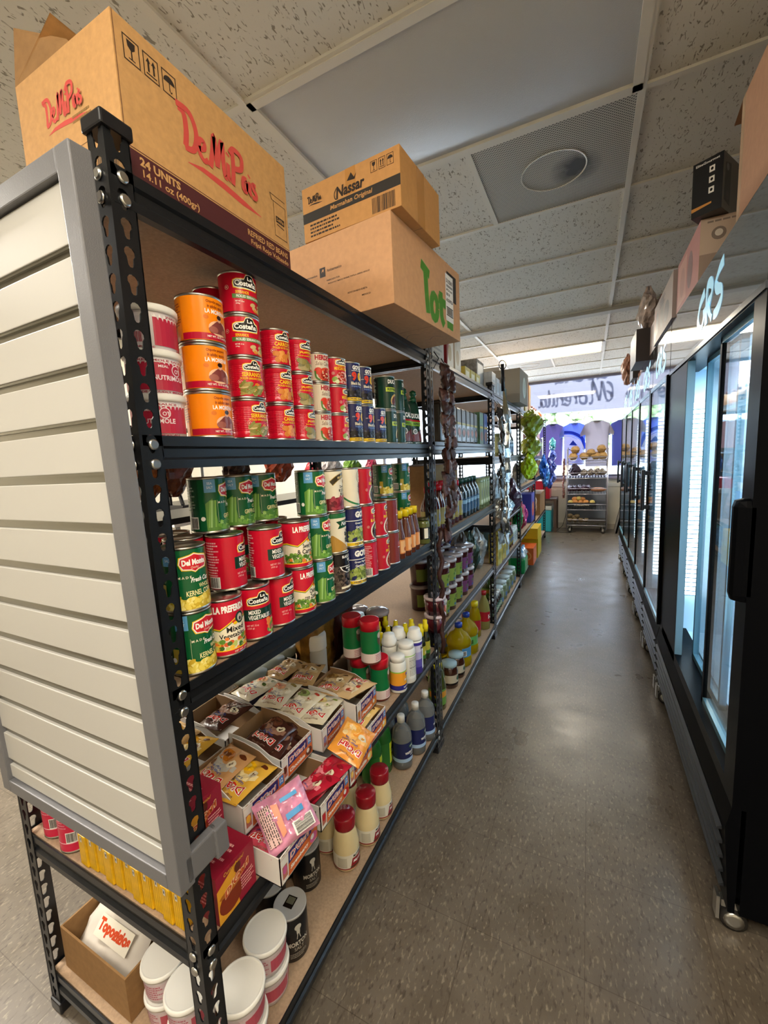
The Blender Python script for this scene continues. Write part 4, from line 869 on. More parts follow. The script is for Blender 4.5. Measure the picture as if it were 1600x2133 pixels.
pk(-.02,.212,Z4+.046,.1,.0,-.06,('#d24a60','#e08a90'),'pink strawberry packet lying flat in the nearest lower tray',21,'Strawberry',('#c02040','#e06070','#a01a30'))
RD = ('#a81a30','#d9808a')
pk(-.0,.33,Z4+.058,-.5,.1,-.3,RD,'red strawberry packet standing out of the second lower tray',22,'Strawberry',('#b0142c','#d03a4c','#80101f'))
pk(.008,.372,Z4+.056,-.4,.25,-.2,RD,'red strawberry packet leaning against its red neighbour',23,'Strawberry',('#b0142c','#d03a4c','#80101f'))
pk(.028,.487,Z4+.085,.15,.1,.45,('#e0943a','#ecb464'),'orange vanilla packet sloping over the front of the vanilla tray',24,'Vanilla',('#e8a84a','#e8c890','#d08a2a'))
pk(-.04,.634,Z4+.052,0,0,0,('#d9b46a','#e8cf96'),'yellow packet barely showing in the farthest lower tray',25,'Cereal')
# the big clear pink bag standing askew in the nearest tray
bgp = thing('dessert_packet', 'clear pink crinkled bag showing its white back label, perched on the nearest tray', 'packet', (.03,.205,Z4+.105)); bgp.rotation_euler = (.35,.75,-.35); bgp.scale = (.8,.74,.9)
mm = MB(); mm.pillow(.13,.15,.045, mat('pink_film','#d08aa8',.18,var=.25,vscale=25,coat=.5), 5, .007, 18); mm.build('packet_skin', bgp)
lb_ = MB(); decal(lb_, [rect(-.045,-.066,.046,-.032,ink('#d9b4b0')), poly([(-.04,-.028),(.04,-.026),(.034,-.012),(-.034,-.01)], ink('#e08a6a')), poly([(-.04,.0),(-.03,0),(-.028,.05),(-.038,.05)], ink('#4a9ad0')), poly([(.0,.0),(.014,.0),(.012,.05),(-.002,.05)], ink('#2f86c0'))] + lines(-.045,-.066,.095,.034,6,ink('#4a3a38')) + bars(.026,.012,.028,.05,M_BLK,M_WHT,4), lambda u, v, d: (u, v, .0225*max(0,(1-abs(u/.065)**3.2)*(1-abs(v/.075)**3.2))**.6+.0065+d), du=.01, dv=.01)
lb_.build('back_label', bgp)
# ---------------------------------------------------------------- rest of that shelf
M_SPG = mat('green_label_gloss', '#0f6a38', .3)
spi = bottle('spice_shaker', '', 'jar', [(.032,0),(.034,.003),(.034,.12),(.033,.124)], mat('pepper_flakes', '#6a2a1c', .5), [(.0345,.118),(.0345,.15),(.033,.153),(.03,.153),(.0001,.153)], gink('#c21428'),
   (.0343,.008,.118,M_SPG,[rect(-.11,.008,.11,.04,ink('#d9c6c0'))] + lines(-.02,.012,.04,.024,4,ink('#b86a70')) + [ellp(.004,.085,.014,.022,ink('#5a4638')), ellp(.0,.1,.009,.01,ink('#b8a89a')), ellp(.012,.075,.008,.008,ink('#8a5a30'))]), n=28)
for i, (x, y, z) in enumerate(((-.062,.832,0),(-.135,.818,0),(-.07,.79,.155),(-.148,.80,.155))):
    place(spi, (x,y,Z4+z), (.1,-.1,.0,-.3)[i], ('red capped green shaker on the board, front one','red capped green shaker on the board, half hidden behind the front one','red capped green shaker stacked on top, nearer the aisle','red capped green shaker stacked on top, farther from the aisle')[i])
M_WB = mat('white_bottle', '#dcdad2', .35)
wb1 = bottle('supplement_bottle', 'white bottle with an orange and green label beside the front shaker', 'bottle', [(.03,0),(.032,.004),(.032,.095),(.03,.112),(.024,.118)], M_WB, [(.028,.114),(.028,.13),(.026,.134),(.0001,.134)], M_WHITE,
   (.0323,.012,.082,mat('orange_label', '#e89a2a', .4),[rect(-.1,.012,.1,.03,gink('#2a2a7a')), rect(.004,.03,.04,.056,gink('#5fa83a')), rect(-.1,.078,.1,.082,gink('#8ac04a')), T('Sal', .008,.068,.024,.012,gink('#2a2a8a'),0,.05), T('de Uvas', .004,.05,.03,.01,M_WHT), T('NET WT', .0,.021,.03,.006,M_WHT)]))
place(wb1, (-.022,.9,Z4))
wb2 = bottle('supplement_bottle', 'plain white bottle turned to its small print, beside the purple one', 'bottle', [(.033,0),(.035,.004),(.035,.115),(.032,.132),(.024,.137)], M_WB, [(.03,.132),(.03,.15),(.028,.154),(.0001,.154)], M_WHITE,
   (.0353,.02,.112,M_WB,[rect(-.1,.108,.1,.111,gink('#8ac04a'))] + lines(-.03,.03,.06,.074,13,ink('#8a8880')) + [rect(-.03,.062,.032,.064,ink('#5a5a54')), rect(-.03,.09,.032,.0915,ink('#5a5a54'))]))
place(wb2, (-.018,.974,Z4))
wb3 = thing('powder_bottle', 'white and purple waisted bottle with a domed white cap', 'bottle')
MB().lathe([(.028,0,gink('#4a3f9a')),(.031,.004,gink('#3a2f8a')),(.031,.03,gink('#5a50a0')),(.029,.06,gink('#a8a2cc')),(.0285,.09,gink('#c9c6da')),(.03,.118,gink('#3a2f8a')),(.03,.13,M_WB),(.028,.138,M_WB)], M_WB, 28).build('bottle_body', wb3)
MB().lathe([(.029,.136),(.031,.145),(.029,.158),(.024,.164),(.023,.178),(.02,.181),(.0001,.181)], M_WHITE, 28).build('cap', wb3)
l = MB(); decal(l, [rect(-.004,.02,.026,.1,M_WHT), rect(.012,.024,.026,.05,gink('#c0283a')), T('Desenex', .006,.106,.036,.009,M_BLK,.1,.03)], cylmap(.0312), du=.006); l.build('paper_label', wb3)
place(wb3, (-.012,1.046,Z4))
for i, (x, y) in enumerate(((-.085,.965),(-.075,1.03),(-.16,.9))):
    p = bottle('powder_bottle', 'white domed cap bottle behind the '+('plain white','purple','taller red capped shaker')[i]+' one', 'bottle', [(.028,0),(.031,.004),(.03,.12),(.028,.138)], M_WB, [(.029,.136),(.031,.145),(.029,.158),(.024,.164),(.023,.178),(.0001,.181)], M_WHITE); place(p, (x,y,Z4))
hot = bottle('hot_sauce_bottle', '', 'bottle', [(.018,0),(.0195,.003),(.0195,.085),(.017,.1),(.0115,.115),(.0105,.13)], mat('dark_green_sauce', '#232a12', .08, coat=.6), [(.0125,.118),(.0135,.145),(.0095,.15),(.0095,.166),(.008,.168),(.0001,.168)], gink('#d9c412'),
   (.0198,.025,.078,gink('#a9a23a'),[rect(-.06,.025,.06,.04,gink('#3a6a2a')), ellp(.002,.05,.009,.007,gink('#d9c89a'))]))
hp = [(-.014,1.118),(-.014,1.17),(-.075,1.1),(-.07,1.155),(-.13,.985),(-.13,1.05),(-.125,1.115),(-.185,.96),(-.185,1.02),(-.19,1.08),(-.19,1.145)]
for i, (x, y) in enumerate(hp): place(hot, (x,y,Z4), .3*i, ('green hot sauce bottle with a yellow nozzle, first by the purple bottle','green hot sauce bottle with a yellow nozzle, nearest the far post')[i] if i < 2 else 'yellow nozzle hot sauce bottle in the rows behind the white caps', None if i < 2 else 'hot sauce bottles in the back rows')
cup = thing('tamarind_cup', '', 'cup')
MB().lathe([(.034,0),(.036,.002),(.045,.12),(.046,.125)], mat('tamarind_paste', '#4a1c16', .25, coat=.6), 28).build('cup_body', cup)
MB().lathe([(.0475,.122),(.049,.126),(.049,.131),(.044,.136),(.03,.139),(.0001,.139)], mat('clear_lid', '#9a8a88', .1), 28).build('lid', cup)
l = MB(); decal(l, [rect(-.03,.03,.03,.085,ink('#8a3a22')), T('1.05', 0,.06,.03,.016,ink('#c97a4a'))], lambda u, v, d: ((.037+.008*v/.12+d)*math.cos(u/.04), (.037+.008*v/.12+d)*math.sin(u/.04), v), du=.006); l.build('paper_label', cup)
for i, (x, y, z) in enumerate(((-.27,1.02,.03),(-.24,1.17,.0),(-.34,1.16,0))): place(cup, (x,y,Z4+(.0 if i else .0)), (.1,.3,0)[i], ('clear lidded cup of dark tamarind paste nearer the golden bag','clear lidded cup of tamarind paste against the far post','clear lidded cup of tamarind paste deepest on the shelf')[i], scale=(1.1,1.1,1.35))
tb = thing('chile_bag', 'tall clear bag of red brown chile on the trays shelf by the far post', 'bag', (-.36,1.02,Z4)); mm = MB(); mm.pillow(.2,.34,.12, mat('red_brown_chile', '#3f1712', .25, coat=.5), 8, .006, 14, Matrix.Translation((0,0,.17)) @ Matrix.Rotation(PI/2,4,'Z') @ Matrix.Rotation(PI/2,4,'X')); mm.build('bag_skin', tb)
gbg = thing('snack_bag', 'golden brown crinkled bag deep behind the yellow capped bottles', 'bag', (-.34,.84,Z4)); mm = MB(); mm.pillow(.2,.32,.1, mat('golden_film', '#7a5520', .15, var=.5, vscale=25), 9, .008, 14, Matrix.Translation((0,0,.16)) @ Matrix.Rotation(PI/2,4,'Z') @ Matrix.Rotation(PI/2,4,'X')); mm.build('bag_skin', gbg)
wj = bottle('jar', '', 'jar', [(.042,0),(.045,.004),(.045,.11),(.042,.12)], mat('dim_white_jar', '#bdbab2', .4), [(.046,.118),(.047,.122),(.047,.155),(.044,.16),(.0001,.16)], M_WHITE)
for i, (x, y) in enumerate(((-.21,.925),(-.31,.80))): place(wj, (x,y,Z4), 0, ('white lidded jar rising behind the red capped shakers','white lidded jar in the dark beside the golden bag')[i], scale=(.85,.85,1.6 if i == 0 else 1.35))
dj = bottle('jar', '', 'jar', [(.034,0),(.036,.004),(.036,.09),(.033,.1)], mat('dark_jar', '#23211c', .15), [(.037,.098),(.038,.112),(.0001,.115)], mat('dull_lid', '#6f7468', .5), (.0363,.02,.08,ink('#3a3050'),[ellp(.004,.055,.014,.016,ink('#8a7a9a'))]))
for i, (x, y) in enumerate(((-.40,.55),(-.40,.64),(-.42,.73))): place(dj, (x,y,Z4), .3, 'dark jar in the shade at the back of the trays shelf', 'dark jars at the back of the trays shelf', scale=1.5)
# ---------------------------------------------------------------- near end of that shelf: custard boxes, spaghetti, red cans
def carton(name, lb, cat, sx, sy, sz, body, faces, bev=.0008):
    """box with one corner at the origin; faces: {'+x': decals, ...}, origin of each at its lower left as seen from outside"""
    t = thing(name, lb, cat); m = MB(); m.box(0,0,0,sx,sy,sz,body,bev)
    mps = {'+x': planemap((sx,0,0),(0,1,0),(0,0,1)), '-y': planemap((0,0,0),(1,0,0),(0,0,1)), '-x': planemap((0,sy,0),(0,-1,0),(0,0,1)), '+z': planemap((0,0,sz),(1,0,0),(0,1,0)), '-z': planemap((0,sy,0),(1,0,0),(0,-1,0))}
    for k, it in faces.items(): decal(m, it, mps[k])
    m.build('carton', t); return t
CM = mat('custard_carton', '#8e1530', .4)
cface = [poly([(0,.0),(.09,.0),(.09,.03),(.05,.09),(0,.07)], ink('#d99a2a')), poly([(.05,.0),(.0938,.0),(.0938,.0978),(.07,.0978),(.04,.06)], ink('#8e1530')), ellp(.03,.03,.028,.024,ink('#7a2a12')), ellp(.03,.05,.026,.006,ink('#a8601c')), T("D'Gari", .047,.058,.07,.017,ink('#f0c898'),.3,.1,.3), T("D'Gari", .047,.058,.068,.015,ink('#b84a1c'),.3,.03,.3), ellp(.05,.078,.008,.01,ink('#5a2010')), T('Custard mix/', .042,.09,.05,.007,ink('#e8b83a'),.1,0,.0)] + lines(.055,.02,.034,.03,5,ink('#e0a0a0'))
cu = carton('custard_box', '', 'box', .09, .094, .098, CM, {'+x': cface, '-y': [poly([(0,.0),(.09,.0),(.09,.06),(0,.09)], ink('#7a1228'))] + lines(.01,.03,.07,.05,6,ink('#c97a86')), '+z': lines(.016,.02,.058,.05,5,ink('#e0a0a0'))})
place(cu, (-.093,.046,Z4), 0, 'maroon custard mix carton at the shelf front beside the near post')
place(cu, (-.19,.05,Z4+.0), .0, 'maroon custard mix carton standing second in line behind the front one')
place(cu, (-.17,.046,Z4+.0985), .0, 'maroon custard mix carton laid on top of the other two')
SP = mat('spaghetti_pack', '#e0ae14', .3, var=.12, vscale=60)
sp_ = thing('spaghetti_pack', '', 'packet')
m = MB(); m.pillow(.07,.028,.03,SP,3,.001,8,Matrix.Translation((0,0,.0)))
m = MB(); m.box(0,0,.0,.029,.034,.075,SP,.004)
decal(m, [rect(.003+.0055*q,.002,.004+.0055*q,.073,ink('#b98a10')) for q in range(5)] + [rect(.011,.06,.018,.074,ink('#c9c2b4')), T('8', .0145,.067,.003,.006,M_BLK)], planemap((0,0,0),(1,0,0),(0,0,1)), clip=(0,0,.029,.075)); m.build('packet_skin', sp_)
for i in range(11): place(sp_, (-.386+.0302*i,.010+.002*(i % 3),Z4), .03*((i*7) % 3-1), 'yellow spaghetti pack standing in the row below the slatwall panel', 'yellow spaghetti packs in a row')
place(cu, (-.435,.095,Z4+.0), 0, 'yellow and maroon carton half hidden between red cans and spaghetti packs')
rc = tin('food_can', '', 'can', .036, .115, gink('#c22544'), lines(-.02,.06,.03,.045,7,gink('#d87a8c')) + [rect(-.11,.024,.11,.026,gink('#eab0ba')), rect(-.11,.08,.11,.0815,gink('#eab0ba'))] + bars(.008,.028,.02,.022,ink('#55504e'),M_WHT,6))
for i, (x, y) in enumerate(((-.535,.048),(-.455,.043),(-.535,.127))): place(rc, (x,y,Z4), -1.3, ('red can with a white bar code nearest the rear end post','red can with a white bar code beside the spaghetti packs','red can behind the two front bar coded cans')[i])
# ---------------------------------------------------------------- bottom shelf
bt = thing('plastic_tub', '', 'tub'); m = MB(); m.lathe([(.043,0),(.046,.003),(.0505,.07),(.0505,.0715)], mat('milky_plastic', '#cfc4c6', .35), 36)
decal(m, [rect(-.09,.012,.09,.058,ink('#c9b4b8')), rect(-.02,.016,.045,.05,ink('#b24a5c')), rect(.05,.016,.09,.05,ink('#a83048'))] + lines(-.085,.014,.06,.042,6,ink('#b05a6a')), lambda u, v, d: ((.0462+.0045*v/.07+d+.0003)*math.cos(u/.048), (.0462+.0045*v/.07+d+.0003)*math.sin(u/.048), v), du=.008, clip=(-.14,.003,.14,.07)); m.build('tub_wall', bt)
MB().lathe([(.0485,-.003),(.0535,-.003),(.0545,.002),(.0535,.0085),(.051,.0105),(.049,.0085),(.047,.0075),(.0001,.0085)], M_WHITE, 40, (0,0,.0715)).build('lid', bt)
tubs = [((-.044,.108),'in the front stack inside the near post',.95),((-.068,.209),'in the second stack beside the black salt canisters',.93),((-.252,.08),'in the stack beside the open carton',.88),((-.152,.066),'in the stack behind the near post',.9)]
for (x, y), d, s_ in tubs:
    for k in range(2): place(bt, (x,y,Z5+.0825*k*s_), -.6+.4*k, ('lower','upper')[k]+' white lidded tub '+d, None, scale=s_)
salt = thing('salt_canister', '', 'canister'); M_SALT = mat('black_canister', '#0f0f12', .3)
m = MB(); m.lathe([(.04,0),(.0412,.002),(.0412,.118),(.04,.1205)], M_SALT, 36)
decal(m, [T('MORTON', .002,.05,.056,.0125,ink('#b9b4a8'),0,.04), T('SALT', .004,.036,.026,.0095,ink('#8f8a80')), ellp(.004,.094,.009,.008,ink('#b9b4a8')), poly([(-.001,.09),(.009,.09),(.008,.076),(.0,.076)], ink('#b9b4a8')), stroke([(.002,.077),(-.0005,.063)],.0018,ink('#b9b4a8')), stroke([(.006,.077),(.009,.063)],.0018,ink('#b9b4a8'))] + lines(-.02,.012,.045,.014,3,ink('#8f8a80')), cylmap(.0413), du=.006); m.build('canister_body', salt)
m = MB(); m.lathe([(.0405,.1195),(.0418,.1195),(.0418,.1235),(.0405,.125),(.039,.1235),(.0001,.1235)], mat('grey_card_lid', '#a9a9a8', .45), 36); decal(m, [rect(-.014,-.012,.012,.018,M_BLK), rect(-.011,-.002,.009,.015,ink('#5a5a4a'))], planemap((0,0,.1236),(.8,.6,0),(-.6,.8,0))); m.build('lid', salt)
for i, (x, y) in enumerate(((-.07,.3),(-.14,.455),(-.158,.322),(-.225,.45))): place(salt, (x,y,Z5), (-.55,-.5,-.3,-.2)[i], ('black salt canister in front with its grey lid fully seen','black salt canister beneath the strawberry trays','black salt canister half hidden behind the front one','black salt canister deep under the trays')[i])
may = bottle('mayonnaise_jar', '', 'jar', [(.036,0),(.04,.005),(.041,.06),(.04,.078),(.032,.115),(.028,.132)], mat('mayonnaise', '#d9c79a', .12, coat=.6), [(.0325,.128),(.0335,.132),(.0335,.162),(.031,.167),(.0001,.167)], gink('#8e1220'),
   (.0413,.012,.058,ink('#d6d2c4'),[poly([(-.02,.014),(.04,.014),(.04,.042),(-.012,.044)], ink('#8e1a26')), T('McCORMICK', .012,.05,.042,.0075,M_BLK,.15,.03), T('Mayonesa', .012,.032,.044,.011,M_WHT,.25,.03), rect(-.02,.014,.04,.02,ink('#3f3a22')), ellp(.034,.03,.01,.012,ink('#9a9a3a')), rect(-.12,.012,.12,.0155,ink('#8e1a26')), rect(-.06,.018,-.03,.05,ink('#b9b4a4'))]), n=32)
for i, (x, y) in enumerate(((-.06,.552),(-.04,.652),(-.043,.757),(-.145,.575),(-.14,.70))): place(may, (x,y,Z5), (-.25,-.1,.0,-.2,.1)[i], ('mayonnaise jar with a dark red lid, nearest the salt canisters','mayonnaise jar with a dark red lid, second of the front three','mayonnaise jar with a dark red lid, farthest of the front three','mayonnaise jar shaded behind the nearest one','mayonnaise jar under the vanilla tray behind the front ones')[i])
lem = bottle('juice_bottle', '', 'bottle', [(.038,0),(.04,.004),(.04,.15),(.034,.175),(.018,.2)], gink('#1f5a22'), [(.018,.198),(.019,.22),(.0001,.222)], gink('#d9d43a'), (.0403,.03,.13,gink('#2a6a2a'),[rect(.0,.04,.05,.125,gink('#c9d42a')), T('LEMON', .024,.095,.034,.012,gink('#2a6a2a')), T('JUICE', .024,.075,.03,.012,gink('#2a6a2a'))]))
for i, (x, y) in enumerate(((-.13,.86),(-.13,.945),(-.22,.9))): place(lem, (x,y,Z5), -.2, ('green and yellow lemon juice bottle nearer the mayonnaise jars','green lemon juice bottle nearer the vinegar bottles','green lemon juice bottle set behind the other two')[i])
M_VIN = mat('vinegar_plastic', '#b9bec0', .06, trans=.75, ior=1.25)
vin = bottle('vinegar_bottle', '', 'bottle', [(.034,0),(.04,.004),(.041,.03),(.041,.13),(.036,.155),(.018,.178),(.0135,.19)], M_VIN, [(.0155,.188),(.0155,.212),(.0145,.215),(.0001,.215)], M_WHITE,
   (.0414,.035,.115,gink('#1d2454'),[rect(-.13,.035,.13,.05,gink('#9db8d8')), T('WHITE DISTILLED', .004,.072,.07,.0105,M_WHT,0,.04), T('vinegar', .008,.06,.03,.008,M_WHT,.25), ellp(.002,.098,.016,.01,gink('#24483a')), T('great', .002,.098,.02,.007,M_WHT), ellp(.03,.052,.013,.011,gink('#b8502a')), ellp(.036,.057,.008,.006,gink('#6a9a3a'))]), n=32)
for i, (x, y) in enumerate(((-.065,1.0),(-.044,1.1),(-.036,1.196),(-.15,1.03),(-.14,1.15))): place(vin, (x,y,Z5), (-.1,.1,.5,-.2,.2)[i], ('clear vinegar bottle with a navy label, nearest of the front three','clear vinegar bottle with a navy label, middle of the front three','clear vinegar bottle with a navy label, beside the far post','clear vinegar bottle shaded behind the nearest one','clear vinegar bottle shaded behind the middle one')[i])
yo = bottle('oil_bottle', 'dark bottle with a broad yellow cap behind the vinegar bottles', 'bottle', [(.042,0),(.045,.004),(.045,.16),(.035,.19)], mat('dark_oil', '#2a2a12', .1), [(.045,.186),(.047,.19),(.044,.215),(.02,.225),(.0001,.226)], gink('#e0bc1a')); place(yo, (-.21,1.17,Z5))
ob = thing('open_carton', 'open brown carton on the bottom shelf beside the rear end post', 'box', (-.572,.024,Z5)); m = MB(); 
for a in ((0,0,.262,.004,.115),(0,.30,.262,.304,.115),(0,.004,.004,.30,.115),(.258,.004,.262,.30,.115)): m.box(a[0],a[1],0,a[2],a[3],a[4],M_KRAFTD)
m.box(.004,.004,0,.258,.30,.004,M_KRAFTD); m.build('carton_wall', ob)
m = MB(); m.add([(0,.304,.115),(.262,.304,.115),(.255,.36,.18),(.01,.36,.18)], [(0,1,2,3)], M_KRAFTD); m.add([(0,.306,.115),(.262,.306,.115),(.255,.362,.18),(.01,.362,.18)], [(3,2,1,0)], M_KRAFTD); m.build('flap', ob)
pb = thing('plastic_bag', 'milky plastic bag with a red lettered paper tag, lying in the open carton', 'bag', (-.455,.12,Z5+.10)); pb.rotation_euler = (.75,0,0)
m = MB(); m.pillow(.225,.24,.06, mat('milky_film', '#cfc8be', .25, trans=.0), 4, .006, 14); m.build('bag_skin', pb)
m = MB(); decal(m, [rect(-.042,-.03,.085,.012,ink('#d8d2c4')), T('Topogigios', .022,-.009,.12,.03,ink('#c0421c'),0,.06)], lambda u, v, d: (u, v-.02, .038+d)); m.build('paper_tag', pb)
tp = thing('toothpick_bundle', 'clear packet of wooden sticks on top of the milky bag', 'packet', (-.435,.2,Z5+.185)); tp.rotation_euler = (.35,.1,-.35)
m = MB(); q = random.Random(3)
for k in range(26): y = -.03+.06*q.random(); z = q.uniform(-.006,.01); m.box(-.06,y,z,.055,y+.003,z+.003,mat('wood_stick', '#d0a468', .6))
m.build('wooden_filling', tp)
m = MB(); m.pillow(.17,.1,.045,film('packet_film', '#ffffff', .1, .05, .08),6,.005,12); m.build('wrapper', tp)
# ================================================================ cartons on top of the first unit
M_INK = ink('#2a211c'); M_MAROON = ink('#4a2226'); M_PRED = ink('#c44a44')
def icons(x, y, s, m):
    """fragile glass, this-way-up arrows and umbrella, each in a rounded frame"""
    o = []
    for k in range(3):
        cx = x+k*s*1.22
        for a in (rect(cx-s*.5,y-s*.66,cx-s*.44,y+s*.66,m), rect(cx+s*.44,y-s*.66,cx+s*.5,y+s*.66,m), rect(cx-s*.5,y-s*.66,cx+s*.5,y-s*.6,m), rect(cx-s*.5,y+s*.6,cx+s*.5,y+s*.66,m)): o.append(a)
        if k == 0: o += [poly([(cx-s*.26,y+s*.5),(cx+s*.26,y+s*.5),(cx+s*.22,y+s*.15),(cx+.04*s,y),(cx-.04*s,y),(cx-s*.22,y+s*.15)], m), rect(cx-s*.04,y-s*.42,cx+s*.04,y,m), rect(cx-s*.2,y-s*.48,cx+s*.2,y-s*.42,m)]
        if k == 1:
            for d in (-.17,.17): o += [rect(cx+s*(d-.06),y-s*.3,cx+s*(d+.06),y+s*.2,m), poly([(cx+s*(d-.15),y+s*.2),(cx+s*(d+.15),y+s*.2),(cx+s*d,y+s*.48)], m)]
            o.append(rect(cx-s*.34,y-s*.46,cx+s*.34,y-s*.38,m))
        if k == 2: o += [poly([(cx+s*.4*math.cos(PI*i/8),y+s*.05+s*.4*math.sin(PI*i/8)) for i in range(9)], m), rect(cx-s*.03,y-s*.4,cx+s*.03,y+s*.1,m), stroke(spline([(cx,y-s*.38),(cx+s*.08,y-s*.46),(cx+s*.15,y-s*.38)],3),s*.05,m)]
    return o
def demipais(x, y, w, m, m2):
    """brush lettered brand with a tapering swoosh under it"""
    s = w/100; o = []
    def g(pts, wt): o.append(stroke(spline([(x+a*s, y+b*s*1.12) for a, b in pts], 5), wt*s*1.5, m))
    g([(2,36),(8,34),(9,22),(7,10)], 3.6); g([(0,38),(14,38),(20,26),(16,12),(6,9)], 3.4)
    g([(22,16),(28,19),(28,24),(23,23),(22,14),(27,9),(32,12)], 3)
    g([(34,8),(38,22),(41,36),(42,22),(43,12)], 3.6); g([(43,14),(47,28),(51,36),(51,22),(52,10),(55,9)], 3.6)
    g([(57,22),(57,11),(59,9)], 3.2); g([(57.5,29),(58.5,31)], 3)
    g([(64,36),(64,22),(62,7)], 3.6); g([(60,32),(66,38),(76,36),(75,26),(66,22)], 3.4)
    g([(82,20),(77,19),(76,11),(80,9),(82,18),(83,10)], 3); g([(86,20),(86,11),(88,9)], 3); g([(86.5,25),(87.5,26.5)], 2.6); g([(95,20),(91,20),(91,16),(95,13),(94,9),(89,8)], 3)
    o.append(('strip', [(x+a*s, y+b*s) for a, b in ((8,-1),(25,3.5),(50,3.5),(75,.5),(102,-4))], [(x+a*s, y+b*s) for a, b in ((8,-1.5),(25,-1),(50,-3),(75,-5.5),(102,-4.6))], m))
    return o
X0, Y0, X1, Y1 = -.298, .051, -.03, .434; BH = .237; lx = Y1-Y0; ly = X1-X0
bx = thing('cardboard_box', 'big cardboard box of refried red beans with open flaps, on the near top shelf', 'box', (X0, Y0, Z1))
m = MB(); th = .004
for a in ((0,0,ly-th,th),(0,lx-th,ly-th,lx),(0,th,th,lx-th),(ly-th,0,ly,lx)): m.box(a[0],a[1],0,a[2],a[3],BH,M_KRAFT)
m.box(th,th,0,ly-th,lx-th,th,M_KRAFT)
front = planemap((ly,0,0),(0,1,0),(0,0,1)); end = planemap((0,0,0),(1,0,0),(0,0,1))
it = [rect(0,.012,lx,.058,M_MAROON), rect(0,.0085,lx,.0098,M_MAROON), rect(0,.0602,lx,.0615,M_MAROON), T('24 UNITS', .058,.047,.072,.013,M_KRAFT,0,.04), T('14.11 oz (400gr)', .078,.0295,.105,.0145,M_KRAFT,0,.02), T('REFRIED RED BEANS', .312,.045,.125,.0115,M_KRAFT), T('Frijol Rojo Volteado', .316,.028,.118,.0125,M_KRAFT)]
it += [rect(.002,.0,.0028,BH,M_MAROON)] + icons(.028,.2,.026,M_INK) + demipais(.100,.1,.19,M_PRED,M_KRAFT)
for a in ((.336,.075,.3372,.145),(.375,.075,.3762,.145),(.336,.075,.3762,.0762),(.33,.145,.376,.1462)): it.append(rect(*a,M_INK))
it += [poly([(.33,.146),(.326,.158),(.376,.158),(.376,.157),(.328,.157),(.332,.146)], M_INK), rect(.342,.105,.37,.118,M_INK), T('DeMiPais', .356,.1115,.024,.007,M_KRAFT,.2), stroke([(.344,.101),(.368,.098)],.002,M_INK)]
decal(m, it, front)
it = demipais(.072,.135,.115,M_PRED,M_KRAFT) + lines(.02,.05,.085,.035,5,ink('#6a4a2a')) + bars(.175,.015,.075,.06,M_INK,None,4) + [rect(.16,.09,.262,.091,ink('#6a4a2a')), rect(.262,.0,.263,.091,ink('#6a4a2a'))] + lines(.15,.125,.05,.014,2,ink('#8a6a3a')) + [poly([(.115,.0),(.135,.0),(.132,.09),(.118,.1)], mat('tape', '#c9a67a', .25))]
decal(m, it, end)
m.build('carton_wall', bx)
for nm, A, B, C_, D_ in (('a',(0,0,BH),(0,lx,BH),(.09,lx-.01,BH+.085),(.10,.015,BH+.08)), ('b',(0,0,BH),(ly,0,BH),(ly-.04,.10,BH-.02),(.03,.11,BH+.07)), ('c',(ly,0,BH),(ly,lx,BH),(ly-.1,lx-.01,BH-.02),(ly-.1,.01,BH-.02))):
    f = MB(); f.add([A,B,C_,D_], [(0,1,2,3)], M_KRAFT); f.add([(p[0],p[1],p[2]-.003) for p in (A,B,C_,D_)], [(3,2,1,0)], M_KRAFT); f.build('flap', bx)
f = MB(); f.add([(0,.0,BH),(.01,.005,BH+.09),(.11,.03,BH+.05),(.16,.02,BH)], [(0,1,2,3),(3,2,1,0)], M_KRAFTD); f.build('flap', bx)
# bright green bag peeping over the slatwall
gb_ = thing('plastic_bag', 'bright lime green bag peeping over the top of the slatwall', 'bag', (-.46,.20,Z1)); m = MB(); m.ell((0,0,.1),(.05,.06,.11),gink('#8ad01a')); m.build('bag_skin', gb_)
# pale box overhanging the aisle and the smaller box on it
tt = thing('cardboard_box', 'pale cardboard box with large green lettering, overhanging the aisle from the top shelf', 'box', (.110,.703,Z1), -.095)
d_, l_, h_ = .44, .497, .238
m = MB(); m.box(-d_,0,0,0,l_,h_,M_KRAFT2,.0015)
GR = ink('#4f8a32'); GR2 = ink('#8aa86a')
it = []
for wt, mm in ((.050,GR2),(.043,GR)):
    for p in ([(.175,.165),(.235,.150)], [(.205,.158),(.213,.07),(.219,.03)], [(.268+.024*math.cos(a*PI/6),.062+.036*math.sin(a*PI/6)) for a in range(13)], [(.322,.125),(.325,.05),(.345,.022)], [(.30,.098),(.36,.092)], [(.385,.09),(.388,.022)], [(.41,.16),(.412,.02)]):
        it.append(stroke(p if len(p) > 8 else spline(p,3), wt*.62, mm))
it += [rect(.375,.12,.46,.21,ink('#33302e')), rect(.362,.045,.43,.20,M_WHT), T('310501', .396,.178,.056,.014,M_BLK,0,.02), rect(.37,.158,.425,.166,ink('#8a8a88')), T('BATCH: 36 041', .396,.149,.052,.008,M_BLK), T('BEST BY', .385,.134,.032,.009,M_BLK), T('AUG/09/26', .396,.115,.056,.0115,M_BLK,0,.02), rect(.368,.063,.426,.066,M_BLK), rect(.368,.09,.426,.093,M_BLK)] + bars(.37,.067,.054,.022,M_BLK,None,8)
decal(m, it, planemap((0,0,0),(0,1,0),(0,0,1)), clip=(.0,.0,.4965,.238))
